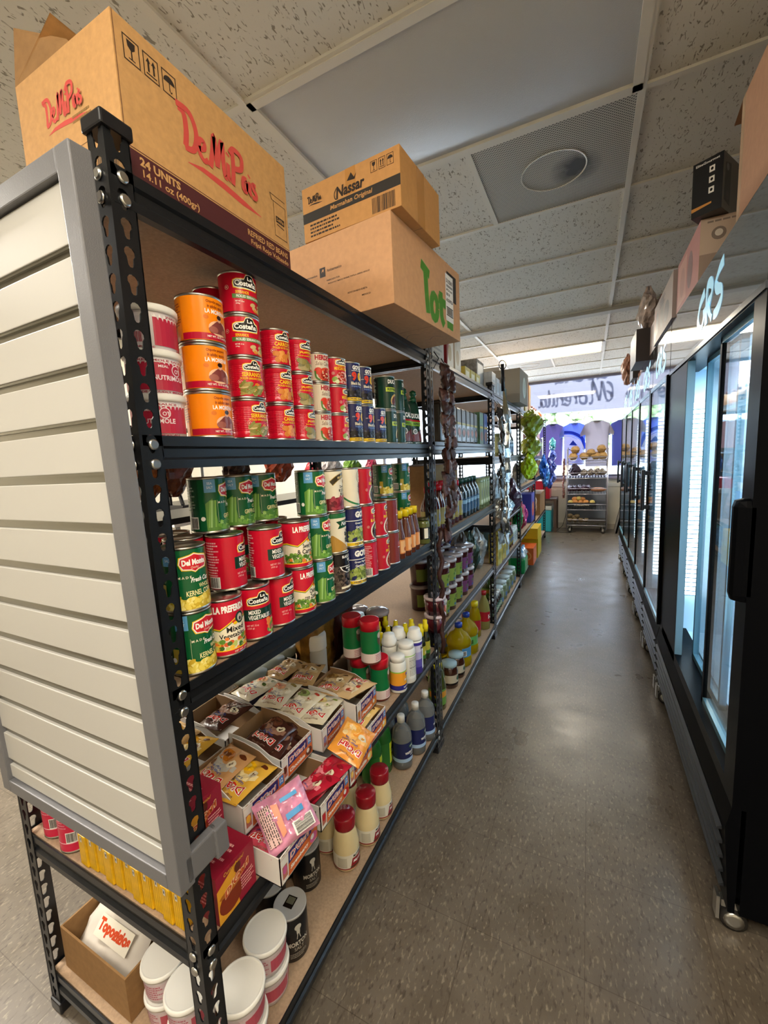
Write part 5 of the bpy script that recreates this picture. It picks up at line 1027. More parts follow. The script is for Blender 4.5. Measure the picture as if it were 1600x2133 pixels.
it = [rect(.185,.128,.207,.155,M_INK), T('f', .197,.14,.008,.02,M_KRAFT2,0,.1), T('/totisamexico', .24,.143,.055,.008,M_INK), T('FABRICADO POR:', .235,.115,.05,.005,M_INK), T('PRODUCTOS Y MARCAS ORIGINAL TORTILLA, SABINAS, HIDALGO', .29,.105,.15,.005,M_INK), T('HECHO CON MANO DE METAL', .32,.062,.07,.005,M_INK), T('MEXICO', .35,.045,.03,.005,M_INK), T('totismexico', .15,.138,.05,.006,M_INK)]
decal(m, it, planemap((-d_,0,0),(1,0,0),(0,0,1)))
decal(m, [stroke(spline([(.36,.1),(.39,.13),(.41,.11)],4),.0016,M_INK), stroke(spline([(.3,.17),(.33,.2),(.36,.18)],4),.0016,M_INK), rect(.0,.24,.44,.242,M_KRAFTD)], planemap((-d_,l_,0),(1,0,0),(0,-1,0)))
m.build('carton', tt)
ns = thing('cardboard_box', 'smaller brown box with a black stripe, stacked on the pale box', 'box', (.142,.704,Z1+.239), -.075)
d_, l_, h_ = .335, .262, .15
m = MB(); m.box(-d_,0,0,0,l_,h_,mat('tan_cardboard', '#bf8c52', .8, var=.06, vscale=60),.0015); KB = mat('tan_cardboard', '#bf8c52')
it = [rect(0,.052,d_,.08,ink('#2e2b28')), T('Marmahan Original', .175,.066,.145,.016,KB,.15,.02), T('Nassar', .175,.1,.098,.03,M_INK,.12,.035), stroke(spline([(.128,.112),(.12,.1),(.122,.086),(.13,.084),(.131,.092)],4),.0025,M_INK), poly([(.165,.118),(.18,.136),(.19,.121),(.198,.13),(.192,.115)], M_INK)] + demipais(.02,.098,.055,M_INK,KB) + icons(.255,.124,.021,M_INK) + bars(.245,.006,.072,.04,M_INK,None,5) + lines(.025,.008,.11,.04,4,M_INK) + [rect(.16,.082,.195,.15,mat('clear_tape','#b9854a',.2))]
it = it[:1] + [it[-1]] + it[1:-1]
decal(m, it, planemap((-d_,0,0),(1,0,0),(0,0,1)))
decal(m, [rect(.1,.0,.15,.15,mat('clear_tape','#b9854a',.2))], planemap((0,0,0),(0,1,0),(0,0,1)))
decal(m, [rect(0,.13,d_,.1315,M_INK), rect(.12,.0,.121,.13,M_INK)], planemap((-d_,l_,0),(1,0,0),(0,-1,0)))
m.build('carton', ns)
rb = carton('cardboard_box', 'dark red box half hidden between the bean box and the pale box', 'box', .2,.16,.175, mat('dark_red_card','#6a1a22',.5), {'+x': [rect(0,0,.05,.175,M_KRAFTD)]}); place(rb, (-.42,.46,Z1))
# ================================================================ generic goods for the farther units
q = random.Random(5)
def simple_box(name, lb, x, y, z, sx, sy, sz, m_, rz=0, faces=None, group=None):
    b = carton(name, lb, 'box', sx, sy, sz, m_, faces or {}); b.location = (x, y, z); b.rotation_euler = (0,0,rz)
    if group: b['group'] = group
    return b
ZT = Z1+.0005
WC = mat('white_carton', '#c9c2b4', .6)
simple_box('carton', 'pale carton with a tan panel standing just past the first unit', -.24,1.31,ZT,.20,.30,.20, WC, 0, {'+x': [rect(.02,.02,.12,.17,ink('#c99a70'))] + lines(.15,.02,.12,.12,6,ink('#8a8478'))})
for i, (y, c) in enumerate(((1.66,'#7a1a22'),(1.80,'#d9cdb8'))):
    simple_box('cereal_box', ('tall dark red and white carton on top of the second unit','tall cream carton beside the dark red one on top of the second unit')[i], -.2,y,ZT,.16,.11,.24, mat('carton_'+c[1:],c,.4), 0, {'+x': [poly([(0,0),(.11,0),(.11,.24),(.07,.24),(.03,.12)], ink('#e2d8c6')), ellp(.05,.09,.03,.04,ink('#b9a07a'))], '-y': [rect(.02,.02,.14,.14,ink('#4a2a20'))]})
for i in range(3): 
    o = simple_box('display_tray', ('first','second','third')[i]+' open brown display carton with a yellow front on top of the second unit', -.2,1.96+.125*i,ZT,.17,.11,.07, mat('yellow_front_card','#c9b24a',.5), 0, {'+x': [rect(.02,.01,.09,.05,ink('#e8e0b0'))]})
    m = MB(); m.add([(0,.0,.07),(.0,.105,.07),(-.02,.10,.17),(-.02,.0,.17)], [(0,1,2,3),(3,2,1,0)], M_KRAFTD); m.add([(0,0,.07),(.15,0,.07),(.0,0,.17)], [(0,1,2),(2,1,0)], M_KRAFTD); m.build('lid_flap', o)
wb_ = bottle('paper_roll', 'pale blue paper roll standing behind the display cartons', 'roll', [(.09,0),(.09,.26)], mat('pale_blue_paper','#a9bcc4',.7), None, None); place(wb_, (-.36,2.15,ZT))
simple_box('carton', 'grey speckled carton at the far end of the second unit top', -.3,2.36,ZT,.24,.2,.19, mat('grey_print','#7f7a74',.6,var=.5,vscale=40), 0, {'+x': [rect(.02,.02,.18,.17,ink('#a9a6a0'))]})
for i in range(3): simple_box('wrapped_block', 'white wrapped block in a row on top of the third unit', -.17,2.64+.15*i,ZT,.15,.13,.15-.02*i, mat('white_wrap','#c9cac8',.3,var=.15,vscale=40), 0, {'+x': [rect(.03,.03,.1,.1,ink('#a3b0b4'))]}, 'white wrapped blocks')
simple_box('carton', 'teal green packet at the end of the white wrapped blocks', -.15,3.10,ZT,.13,.11,.1, mat('teal_pack','#5f7f7a',.4))
simple_box('cardboard_box', 'grey brown box with green print on the third unit top, overhanging the aisle', -.27,3.34,ZT,.34,.42,.28, mat('grey_brown_card','#8f8576',.8), -.03, {'+x': [ellp(.22,.14,.08,.09,ink('#9db09a')), ellp(.22,.14,.05,.06,ink('#8f9f86'))], '-y': [rect(.1,.18,.22,.22,ink('#6a6258')), rect(.1,.12,.22,.16,ink('#6a6258')), rect(.1,.06,.22,.1,ink('#6a6258'))]})
simple_box('carton', 'white and red carton above the green bags', -.2,3.86,ZT,.19,.3,.22, mat('white_red_card','#c9bdb4',.5), 0, {'+x': [rect(0,.13,.3,.22,ink('#a86a5a'))]})
simple_box('carton', 'yellow carton above the green bags', -.2,4.2,ZT,.2,.16,.27, mat('soft_yellow_card','#c9b070',.5))
simple_box('carton', 'tall orange box on top of the fourth unit', -.22,4.44,ZT,.2,.17,.38, mat('orange_card','#b9742f',.5), 0, {'+x': [rect(.02,.05,.15,.3,ink('#c98a44'))]})
simple_box('carton', 'tall tan box beside the orange box on top of the fourth unit', -.22,4.66,ZT,.2,.15,.33, mat('tan_card','#c09a5c',.6))
simple_box('carton', 'wide pale box behind the orange box', -.58,4.3,ZT,.3,.4,.5, mat('pale_card','#a9a49c',.6))
sm = bottle('bottle', '', 'bottle', [(.03,0),(.03,.1),(.015,.14)], mat('white_amber','#d9cfc4',.3), [(.016,.14),(.016,.17),(.0001,.171)], mat('brown_cap','#6a4a4a',.4))
for i in range(5): place(sm, (-.08,4.95+.22*i,ZT), 0, 'small white bottle standing on top of the farthest units', 'white bottles on top')
ag = bottle('jar', '', 'jar', [(.045,0),(.045,.13)], mat('amber_jar','#b0622a',.2), [(.04,.13),(.04,.16),(.0001,.161)], M_WHITE)
for i in range(3): place(ag, (-.09,6.05+.15*i,ZT), 0, 'amber jar near the far end of the unit tops', 'amber jars on top')
# --- hanging strips
def strip(lb, x, y, z0, z1, w, n, m_, seed, mb2=None):
    t = thing('snack_strip', lb, 'strip of packets'); qq = random.Random(seed); h = (z1-z0)/n
    for k in range(n):
        m = MB(); z = z0+h*(k+.5); dx = qq.uniform(-.008,.008)
        m.pillow(w*qq.uniform(.9,1.1), h*1.3, .026*qq.uniform(.7,1.2), m_ if not mb2 or k % 2 else mb2, seed*10+k, .0045, 8, Matrix.Translation((x+dx,y+qq.uniform(-.01,.01),z)) @ Matrix.Rotation(qq.uniform(-.5,.5),4,'Z') @ Matrix.Rotation(qq.uniform(-.25,.1),4,'Y') @ Matrix.Rotation(PI/2,4,'Z') @ Matrix.Rotation(PI/2,4,'X'))
        m.build('sachet', t)
    m = MB().tube([(0,y,z1-.01),(x*.5,y,z1+.03),(.004,y,z1+.06)], .0025, M_DARK); m.build('hanging_hook', t)
    return t
TAM = mat('tamarind_film','#3a201c',.42,var=.6,vscale=70); TAM2 = mat('tamarind_print','#4d2e26',.42,var=.6,vscale=90)
strip('long strip of brown tamarind candy sachets hanging on the second post, nearest the camera', .05,1.335,.98,1.73,.062,15,TAM,1,TAM2)
strip('long strip of brown candy sachets hanging beside the nearest strip', .045,1.43,1.1,1.72,.06,13,TAM,2,TAM2)
tw = thing('snack_strip', 'thin twisted brown strip dangling low on the second post', 'strip of packets'); m = MB()
m.tube([(.02+.006*math.sin(k*1.3),1.298+.008*math.cos(k*1.1),1.04-.025*k) for k in range(24)], [.008+.005*math.sin(k*1.7)**2 for k in range(24)], TAM, 8); m.build('sachet', tw)
SIL = mat('silver_film','#c9d3d6',.16,.75,var=.12,vscale=30); SIL2 = mat('clear_grey_film','#8d8f8e',.2,.3,var=.4,vscale=40); DKF = mat('smoky_film','#4a403a',.18,.1,var=.5,vscale=40)
strip('long strip of silver foil packets hanging on the third post', .075,2.66,.70,1.66,.13,11,SIL,3,mat('pale_foil','#dfe6e8',.14,.6,var=.1,vscale=30))
strip('strip of smoky clear packets hanging beside the silver strip', .05,2.585,.72,1.66,.075,12,DKF,4,SIL2)
brm = thing('hand_broom', 'straw hand broom hung by its loop above the silver strip', 'broom'); m = MB()
for k in range(30): a = q.uniform(-1,1); m.tube([(.06,2.63+.012*a,1.79),(.075+q.uniform(-.015,.015),2.65+.07*a,1.62)], .002, mat('straw','#a8966e',.8), 4)
m.build('bristles', brm); m = MB().tube([(.055,2.62,1.96),(.058,2.625,1.78)], .012, M_DARK).tube([(.056+.02*math.sin(k*PI/6),2.62+.02*math.sin(k*PI/6),1.955+.03*math.cos(k*PI/6)) for k in range(13)], .003, M_DARK); m.build('handle', brm)
YG = mat('lime_net','#8f9a20',.3,var=.45,vscale=22,coat=.3); YG2 = mat('bright_lime','#b4cc14',.3,var=.35,vscale=30)
def bag(lb, x, y, z, r, m_, seed, name='net_bag', cat='bag'):
    t = thing(name, lb, cat, (x,y,z)); qq = random.Random(seed); m = MB(); n = 22; k = 14; vs = []; ph = [qq.uniform(0,6) for _ in range(5)]
    for j in range(k+1):
        a = -PI/2+PI*j/k
        for i in range(n):
            b = 2*PI*i/n; w_ = 1+.16*math.sin(2*b+3*a+ph[0])+.12*abs(math.sin(4*b+4*a+ph[1]))+.09*math.sin(9*b-7*a+ph[2])+.07*abs(math.sin(13*b+9*a+ph[3]))+qq.uniform(-.06,.06)-.1
            vs.append((r[0]*w_*max(math.cos(a),.02)*math.cos(b), r[1]*w_*max(math.cos(a),.02)*math.sin(b), max(.003,r[2]*(1+math.sin(a)*(1+.12*math.sin(3*b+ph[4]))*(1 if j < k-1 else 1.15)))))
    m.add(vs, [[j*n+i,j*n+(i+1) % n,(j+1)*n+(i+1) % n,(j+1)*n+i] for j in range(k) for i in range(n)], m_, False); m.build('bag_skin', t)
    return t
bag('large olive green net bag hanging highest on the fourth post', .08,4.03,1.50,(.10,.17,.12),YG,1); bag('yellow topped green bag hanging above the olive net bag', .06,4.05,1.66,(.05,.12,.05),YG2,2)
bag('lime green bag hanging below the olive net bag', .07,4.1,1.29,(.09,.16,.12),YG,3); bag('bright yellow green bag hanging lowest of the green ones', .06,3.98,1.08,(.07,.12,.12),YG2,4)
# --- second unit goods
PK1 = gink('#4f4a44')
pouchd = thing('snack_pouch', '', 'pouch'); m = MB(); m.box(-.05,0,0,.0,.085,.19,mat('dark_pouch','#2b2520',.25),.012)
decal(m, [rect(.006,.1,.079,.18,ink('#6f675c')), ellp(.043,.06,.03,.026,ink('#7a4a32')), ellp(.043,.06,.02,.016,ink('#b0562e')), rect(.006,.1,.079,.112,ink('#b9a24a')), rect(.08,.006,.0835,.1,M_WHT)], planemap((.0002,0,0),(0,1,0),(0,0,1))); m.build('pouch_body', pouchd)
for i in range(8): place(pouchd, (-.03,1.50+.092*i,1.416), 0, 'dark snack pouch in the top row of the second unit', 'dark snack pouches in a row')
for i in range(2): simple_box('snack_pouch', ('green leafed pouch beside the dark pouches','blue labelled pouch beside the green one')[i], -.08,2.25+.12*i,1.416,.06,.1,.2, (mat('green_leaf_pouch','#4f6f52',.3,var=.4,vscale=30), mat('blue_pouch','#22346a',.3,var=.3,vscale=30))[i], 0, {'+x': [rect(.01,.12,.09,.19,ink(('#7a9a7a','#2f56a0')[i])), ellp(.05,.05,.035,.03,ink('#9a5a3a')), rect(.01,.1,.09,.112,ink('#d9b92a'))]})
sb = bottle('sauce_bottle', '', 'bottle', [(.03,0),(.032,.004),(.032,.12),(.026,.145),(.013,.175),(.012,.195)], mat('dark_red_sauce','#43150f',.08,coat=.6), [(.0145,.19),(.0145,.218),(.0001,.219)], gink('#b0162a'), (.0323,.03,.11,gink('#94864a'),[ellp(.0,.072,.02,.024,gink('#5a6a8a')), rect(-.1,.03,.1,.042,gink('#8a7a2a'))]))
sb2 = bottle('sauce_bottle', '', 'bottle', [(.03,0),(.032,.004),(.032,.13),(.026,.155),(.013,.18),(.012,.2)], mat('dark_blue_green','#1a2226',.08,coat=.6), [(.0145,.195),(.0145,.222),(.0001,.223)], gink('#1c4a44'), (.0323,.03,.11,gink('#34506a'),[rect(-.1,.08,.1,.1,gink('#7a9ab0'))]))
for i in range(7): place(sb, (-.045,1.33+.076*i,1.001), .3, 'dark red sauce bottle with a yellow label on the second unit', 'red capped sauce bottles in a row')
for i in range(5): place(sb2, (-.045,1.875+.074*i,1.001), .3, 'dark sauce bottle with a green cap on the second unit', 'green capped sauce bottles in a row')
for i in range(4): place(sb, (-.13,1.6+.09*i,1.001), .3, 'red capped sauce bottle in the row behind', 'red capped sauce bottles behind')
cnd = bottle('prayer_candle', '', 'candle', [(.028,0),(.029,.17),(.03,.2)], mat('pale_green_wax','#7f8c62',.15,var=.2,vscale=60), None, None, (.0295,.03,.17,ink('#98a070'),[ellp(0,.1,.014,.04,ink('#6a6a4a')), rect(-.02,.04,.02,.06,ink('#c9c9a0'))]))
for i in range(4): place(cnd, (-.04,2.26+.07*i,1.001), 0, 'tall pale green glass candle at the end of the sauce bottles', 'green glass candles')
simple_box('cardboard_box', 'brown box behind the sauce bottles of the second unit', -.5,1.75,1.001,.3,.6,.3, M_KRAFTD)
bc = thing('deli_container', '', 'container'); m = MB(); m.lathe([(.046,0),(.052,.115),(.0525,.118)], mat('dark_mole_paste','#3f1a1c',.2,coat=.6), 28)
m2 = MB(); m2.lathe([(.0545,.114),(.056,.118),(.056,.125),(.05,.131),(.0001,.129)], mat('clear_pet_lid','#a39a9c',.1,.2), 28); m.build('container_wall', bc); m2.build('lid', bc)
bc2 = place(bc, (0,0,0)); 
def deli(lab, txt):
    t = thing('deli_container', '', 'container')
    for ch in bc.children: c = ch.copy(); COL.objects.link(c); c.parent = t
    l = MB(); f_ = lambda u, v, d: ((.0465+.006*v/.115+d+.0004)*math.cos(u/.05), (.0465+.006*v/.115+d+.0004)*math.sin(u/.05), v)
    decal(l, [rect(-.09,.02,.09,.085,ink(lab)), T(txt, .002,.07,.05,.014,M_BLK if lab[1] != '8' else M_WHT,0,.02), ellp(.01,.045,.012,.014,ink('#e8e4d8')), ellp(.01,.045,.009,.011,ink('#3a4a3a')), rect(-.03,.024,-.015,.036,ink('#2a5a8a')), ellp(-.025,.055,.008,.006,ink('#3f6a1a'))], f_, du=.008, clip=(-.09,.0,.09,.12)); l.build('paper_label', t)
    return t
dg_ = deli('#77893a', 'CEMA'); dp_ = deli('#6a3a62', '1'); bc['label'] = 'unlabelled clear lidded container behind the mole containers'
bc.location = (-.3,2.0,.561)
DL = [(-.06,1.50,dg_,2),(-.06,1.615,dg_,2),(-.06,1.735,dg_,2),(-.06,1.855,dp_,2),(-.06,1.975,dp_,2),(-.185,1.56,dg_,3),(-.185,1.68,dg_,3),(-.185,1.8,dp_,3),(-.185,1.92,dp_,3)]
for x, y, p, n in DL:
    for k in range(n): place(p, (x,y,.561+.1345*k), .25, 'stacked container with a '+('green' if p is dg_ else 'purple')+' label on the second unit', 'containers with '+('green' if p is dg_ else 'purple')+' labels', scale=1.02)
orr = bottle('plastic_tub', 'clear tub of orange chile powder beside the second post', 'tub', [(.045,0),(.052,.085)], mat('orange_chile','#b0522a',.25,coat=.5), [(.054,.083),(.055,.09),(.055,.097),(.05,.1),(.0001,.1)], mat('clear_lid2','#b0a49c',.1)); place(orr, (-.04,1.385,.561)); orr.scale = (1,1,1.25)
rdt = bottle('plastic_tub', '', 'tub', [(.04,0),(.047,.07)], mat('dark_red_paste','#521420',.2,coat=.5), [(.048,.068),(.05,.073),(.05,.081),(.0001,.082)], mat('pinkish_lid','#c9b4b8',.3))
for k in range(2): place(rdt, (-.02,1.318+.0*k,.561+.083*k), 0, ('lower','upper')[k]+' small dark red tub with a pale lid beside the second post')
for i in range(3): bag(('dark foil bag','greenish foil bag','large smoky clear bag')[i]+' at the far end of the second unit, above its oil shelf', -.1-.04*(i == 0),2.14+.13*i,.561,((.05,.05,.16),(.05,.06,.13),(.07,.09,.13))[i], (DKF, mat('dark_green_foil','#2f3f34',.2,.3,var=.5,vscale=40), SIL2)[i], 20+i, 'snack_bag')
bag('blue and white bag shaded at the back of the second unit', -.3,2.3,.561,(.08,.1,.2),mat('blue_print_bag','#2a3f8a',.2,var=.6,vscale=20),24,'snack_bag')
jr = bottle('mole_jar', '', 'jar', [(.04,0),(.044,.005),(.044,.08),(.038,.1),(.034,.108)], mat('brown_mole','#3a1d14',.12,coat=.6), [(.0375,.106),(.039,.109),(.039,.122),(.0001,.124)], mat('pale_blue_lid','#8fa6ac',.4), (.0443,.02,.07,ink('#b9ad96'),[ellp(.0,.05,.016,.012,ink('#2a5a4a')), rect(-.12,.02,.12,.03,M_BLK), ellp(.02,.035,.01,.008,ink('#8a4a2a'))]))
for i, (x, y) in enumerate(((-.065,1.64),(-.06,1.755),(-.16,1.66))): place(jr, (x,y,Z5), 0, ('dark jar with a pale blue lid, nearest the second post','dark jar with a pale blue lid, second from the post','dark jar with a pale blue lid, shaded behind')[i], scale=1.08)
goil = bottle('oil_bottle', '', 'bottle', [(.04,0),(.044,.005),(.044,.12),(.03,.19),(.018,.21)], mat('dark_green_oil','#3a4218',.06,coat=.5), [(.026,.205),(.026,.232),(.0001,.234)], gink('#d9c412'), (.0443,.03,.11,gink('#5f8a3a'),[rect(-.1,.07,.1,.1,gink('#c98a2a'))]))
for i, (x, y) in enumerate(((-.06,1.425),(-.10,1.53))): place(goil, (x,y,Z5), 0, ('yellow capped green bottle nearest the second post','yellow capped green bottle set behind it')[i])
M_OIL = mat('golden_oil','#c9ac14',.05,trans=.55,ior=1.2)
jug = thing('oil_jug', '', 'jug'); m = MB(); m.lathe([(.065,0),(.076,.008),(.076,.05),(.07,.06),(.07,.12),(.076,.13),(.074,.15),(.055,.185),(.024,.21),(.02,.23)], M_OIL, 24); m.build('bottle_body', jug)
MB().lathe([(.023,.226),(.023,.252),(.0001,.253)], gink('#1c3a9a'), 16).build('cap', jug)
l = MB(); decal(l, [rect(-.06,.062,.05,.118,gink('#4a86b0')), rect(-.055,.07,-.03,.1,M_WHT)] + bars(-.053,.072,.02,.026,M_BLK,None,4), cylmap(.0712), du=.01); l.build('paper_label', jug)
jug2 = thing('oil_jug', '', 'jug')
for ch in jug.children: c = ch.copy(); COL.objects.link(c); c.parent = jug2
jl = MB(); decal(jl, [rect(-.06,.062,.06,.118,gink('#5fa050'))], cylmap(.0716), du=.01); jl.build('front_label', jug2)
place(jug, (-.085,1.90,Z5), -.2, 'golden oil jug with a blue cap and blue label on the second unit floor'); place(jug2, (-.085,2.07,Z5), -.2, 'golden oil jug with a green label behind the blue labelled one')
place(jug, (-.25,1.95,Z5), 0, 'golden oil jug shaded behind the front two')
o12 = bottle('oil_bottle', '', 'bottle', [(.038,0),(.042,.004),(.042,.14),(.034,.19),(.016,.23),(.014,.25)], mat('pale_oil','#a39a5a',.06,trans=.4,ior=1.2), [(.017,.247),(.017,.275),(.0001,.276)], gink('#b0202a'), (.0423,.06,.13,gink('#a81c2a'),[T('1-2-3', .002,.095,.06,.03,M_WHT,0,.04)]))
for i, (x, y) in enumerate(((-.06,2.46),(-.17,2.42))): place(o12, (x,y,Z5), .1, ('red capped oil bottle with white numerals on a red label, beside the third post','red capped oil bottle shaded behind it')[i])
yfl = bottle('oil_bottle', 'yellow capped oil bottle with a red diamond tag on the second unit floor', 'bottle', [(.038,0),(.042,.004),(.042,.13),(.032,.18),(.016,.215)], M_OIL, [(.024,.21),(.024,.245),(.0001,.247)], gink('#e0c81a'), (.0423,.05,.12,gink('#a8242e'),[])); place(yfl, (-.09,2.31,Z5))
# --- third unit goods
for i in range(4): place(sb2, (-.05,3.25+.1*i,1.331), 0, 'tall bottle on the upper shelf of the third unit', 'bottles on the third unit')
for i in range(3): place(cnd, (-.14,3.3+.14*i if i else 3.68,1.331), 0, 'pale green candle on the upper shelf of the third unit', 'candles on the third unit')
for i, (y, c, s_) in enumerate(((3.0,SIL2,.16),(3.22,DKF,.17),(3.44,SIL2,.17),(3.64,SIL2,.15))): bag('crinkled clear bag of dried goods on the middle shelf of the third unit', -.09,y,.842,(.06,.08,s_),c,30+i,'snack_bag','bag')['group'] = 'clear bags on the third unit'
bag('clear bag of purple grain overhanging the third unit edge', .02,3.2,.85,(.07,.1,.13),mat('purple_grain','#4a3344',.2,var=.5,vscale=50),36,'snack_bag')
for i in range(5): bag('silver packet lying low on the third unit middle shelf', .0,2.82+.1*i,.845,(.05,.07,.07),SIL,40+i,'snack_bag')['group'] = 'silver packets on the third unit'
yb = [('pale yellow pouch with a red stripe',2.74,'#b9a24a'),('yellow pouch leaning outward',2.92,'#b3962e'),('pale blue pouch',3.06,'#8fa9b4')]
for i, (lb, y, c) in enumerate(yb): simple_box('pouch', lb+' on the low shelf of the third unit', -.08,y,.501,.07,.11,.24, mat('pouch_'+c[1:],c,.25,var=.3,vscale=30), -.1, {'+x': [rect(.01,.12,.1,.2,ink('#c9c6b0')), ellp(.05,.07,.03,.03,ink('#8a7a2a'))]})
for i in range(4): place(sb, (-.05,3.24+.085*i,.501), 0, 'dark red bottle on the low shelf of the third unit', 'dark red bottles on the third unit')
for i in range(3): place(wb2, (-.05,3.56+.085*i,.501), 0, 'white bottle with dark print on the low shelf of the third unit', 'white bottles on the third unit')
simple_box('carton', 'dark green slatted carton stack behind the low bottles of the third unit', -.55,3.1,.501,.35,.65,.3, mat('dark_green_slats','#2f4238',.4,var=.4,vscale=20))
bj = bottle('pickle_jar', '', 'jar', [(.055,0),(.06,.006),(.06,.11),(.05,.135)], mat('pickle_brine','#7a8060',.1,var=.3,vscale=40,coat=.5), [(.053,.133),(.055,.138),(.055,.152),(.0001,.154)], mat('pale_lid','#b4bcba',.35), (.0603,.025,.07,ink('#7f8a6a'),[rect(-.03,.03,.03,.065,ink('#4a6fa0'))]))
for i, y in enumerate((2.98,3.14,3.30,3.46,3.62)): place(bj, (-.075,y,Z5), 0, 'pickle jar with a pale lid on the third unit floor', 'pickle jars on the third unit')
for i, y in enumerate((3.05,3.2)): place(orr if False else goil, (-.17,y,Z5), 0, 'yellow capped bottle behind the pickle jars', 'yellow capped bottles behind the jars')
sbt = bottle('small_bottle', '', 'bottle', [(.024,0),(.026,.1),(.012,.125)], mat('brown_glass','#33241c',.1), [(.014,.122),(.014,.145),(.0001,.146)], M_WHITE, (.0263,.02,.08,ink('#3f6a5a'),[rect(-.02,.03,.02,.06,ink('#a9b49a'))]))
for i in range(6): place(sbt, (-.045,2.63+.058*i,Z5), 0, 'small white capped brown bottle at the near end of the third unit floor', 'small bottles on the third unit floor')
# --- fourth and fifth units
for i in range(4): bag('clear bag of white garlic and roots on the fourth unit', -.06,3.98+.2*i,1.012,(.05,.08,.105),mat('garlic_bag','#b9b6ae',.3,var=.4,vscale=30),50+i,'produce_bag')['group'] = 'bags on the fourth unit'
simple_box('cardboard_box', 'long brown carton on the lower shelf of the fourth unit', -.4,3.9,.521,.3,1.1,.26, M_KRAFTD)
for i, (c, nm) in enumerate((('#1a8a4a','green'),('#a8324a','red'),('#b02a7a','pink'))): bag(nm+' foil snack bag on the lower shelf of the fourth unit', -.06,4.05+.22*i,.522,(.045,.09,.17-.03*i),mat('foil_'+nm,c,.2,.4,var=.3,vscale=40),60+i,'snack_bag')
simple_box('carton', 'blue and orange printed snack box on the fourth unit', -.14,4.72,.521,.14,.3,.34, mat('blue_orange_box','#3a44a0',.4), 0, {'+x': [ellp(.15,.15,.1,.09,ink('#c8482a')), ellp(.12,.18,.05,.04,ink('#d98a3a'))]})
for i in range(4): bag('orange and yellow fruit bag in the brown carton of the fourth unit', -.25,4.05+.22*i,.785,(.08,.1,.1),mat('fruit_bag','#a07a4a',.3,var=.5,vscale=20),70+i,'produce_bag')['group'] = 'fruit bags on the fourth unit'
simple_box('cardboard_box', 'open brown box on the farthest unit with wrapped sweets in it', -.4,5.7,.471,.4,.7,.3, M_KRAFTD)
bag('wrapped sweets heaped at the low edge of the farthest unit', -.08,5.35,.472,(.06,.11,.2),mat('sweet_wraps','#a8826a',.3,var=.6,vscale=30),80,'sweets_bag')
for i, (z, c, y) in enumerate(((.98,'#2a6ad0',5.55),(.86,'#3f8fe0',5.8),(.92,'#23348a',6.3),(.78,'#2c50b4',6.45))): bag('blue foil bag hanging on the farthest unit', .06,y,z,(.05,.11,.15),mat('foil_'+c[1:],c,.18,.5,var=.4,vscale=30),90+i,'snack_bag')['group'] = 'blue foil bags on the farthest unit'
for i, (z, c, nm) in enumerate(((1.36,'#3fa0a8','teal'),(1.2,'#5a6fd0','blue'),(1.02,'#4050a8','dark blue'),(.86,'#6a78c0','pale blue'))): bag(nm+' printed bag on the clip strip at the end of the farthest unit', .09,6.62,z,(.05,.12,.09),mat('clipstrip_'+c[1:],c,.22,.3,var=.4,vscale=25),95+i,'snack_bag')
bag('garlic heap on the farthest unit middle shelf', -.07,5.4,1.032,(.05,.11,.1),mat('garlic_pink','#b39aa4',.5,var=.4,vscale=60),99,'produce_bag')
simple_box('cardboard_box', 'brown carton beside the garlic on the farthest unit', -.25,5.75,1.031,.2,.5,.2, M_KRAFTD)
for i in range(2): simple_box('carton', ('pinkish carton on the upper shelf of the farthest unit','purple carton on the upper shelf of the farthest unit')[i], -.2,5.5+.4*i,1.301,.18,.32,.3-.06*i, (mat('pink_box','#b48a94',.5), mat('purple_box','#4a3a6a',.5))[i])
simple_box('cooler_box', 'red plastic cooler behind the farthest unit', -.5,7.0,.566,.52,.36,.3, mat('cooler_red','#b01c34',.35))
simple_box('cooler_box', 'teal panel of a cooler standing low behind the farthest unit', -.55,5.9,.112,.4,.5,.29, mat('cooler_teal','#2f9fae',.4))
bag('clear bag of blue packets on the farthest unit floor', -.08,5.75,.113,(.06,.13,.13),mat('blue_packets','#5f95c0',.2,var=.4,vscale=20),101,'snack_bag')
bag('small yellow and green packet on the farthest unit floor', -.07,5.3,.113,(.04,.05,.13),mat('yellow_green','#b0b02a',.3,var=.4,vscale=20),102,'snack_bag')
simple_box('carton', 'yellow carton stacked on the orange and lemon cartons by the aisle', -.14,4.62,.342,.22,.40,.125, mat('yellow_carton','#c9a80e',.4), 0, {'-y': [rect(.03,.06,.05,.13,M_BLK), rect(.03,.035,.09,.045,M_BLK)]})
simple_box('carton', 'orange carton on the floor edge below the yellow one', -.1,4.3,.112,.17,.30,.19, mat('orange_carton','#c8551c',.4), 0, {'-y': [ellp(.1,.1,.05,.05,ink('#e08a4a')), ellp(.1,.1,.035,.035,ink('#c8551c'))], '+x': [ellp(.15,.1,.06,.06,ink('#e08a4a')), ellp(.15,.1,.045,.045,ink('#c8551c'))]})
simple_box('carton', 'lemon carton on the floor edge beyond the orange one', -.12,4.66,.112,.2,.38,.228, mat('lemon_carton','#b9a614',.4))
simple_box('carton', 'orange faced carton leaning on the fourth unit low shelf', -.46,3.9,.112,.24,.34,.34, mat('salmon_carton','#c8703a',.5))
wp = thing('bottle_pack', 'green shrink wrapped pack of water bottles on the bottom shelf by the fourth post', 'bottle pack', (-.135,3.885,.1125)); m = MB(); m.box(0,0,0,.17,.26,.17,gink('#0f8a4a'),.03); m.build('green_wrap', wp)
m = MB(); m.pillow(.17,.26,.14,film('shrink_film','#dfe9ea',.45,.1,.1),7,.01,10,Matrix.Translation((.085,.13,.19))); m.build('clear_wrap', wp)
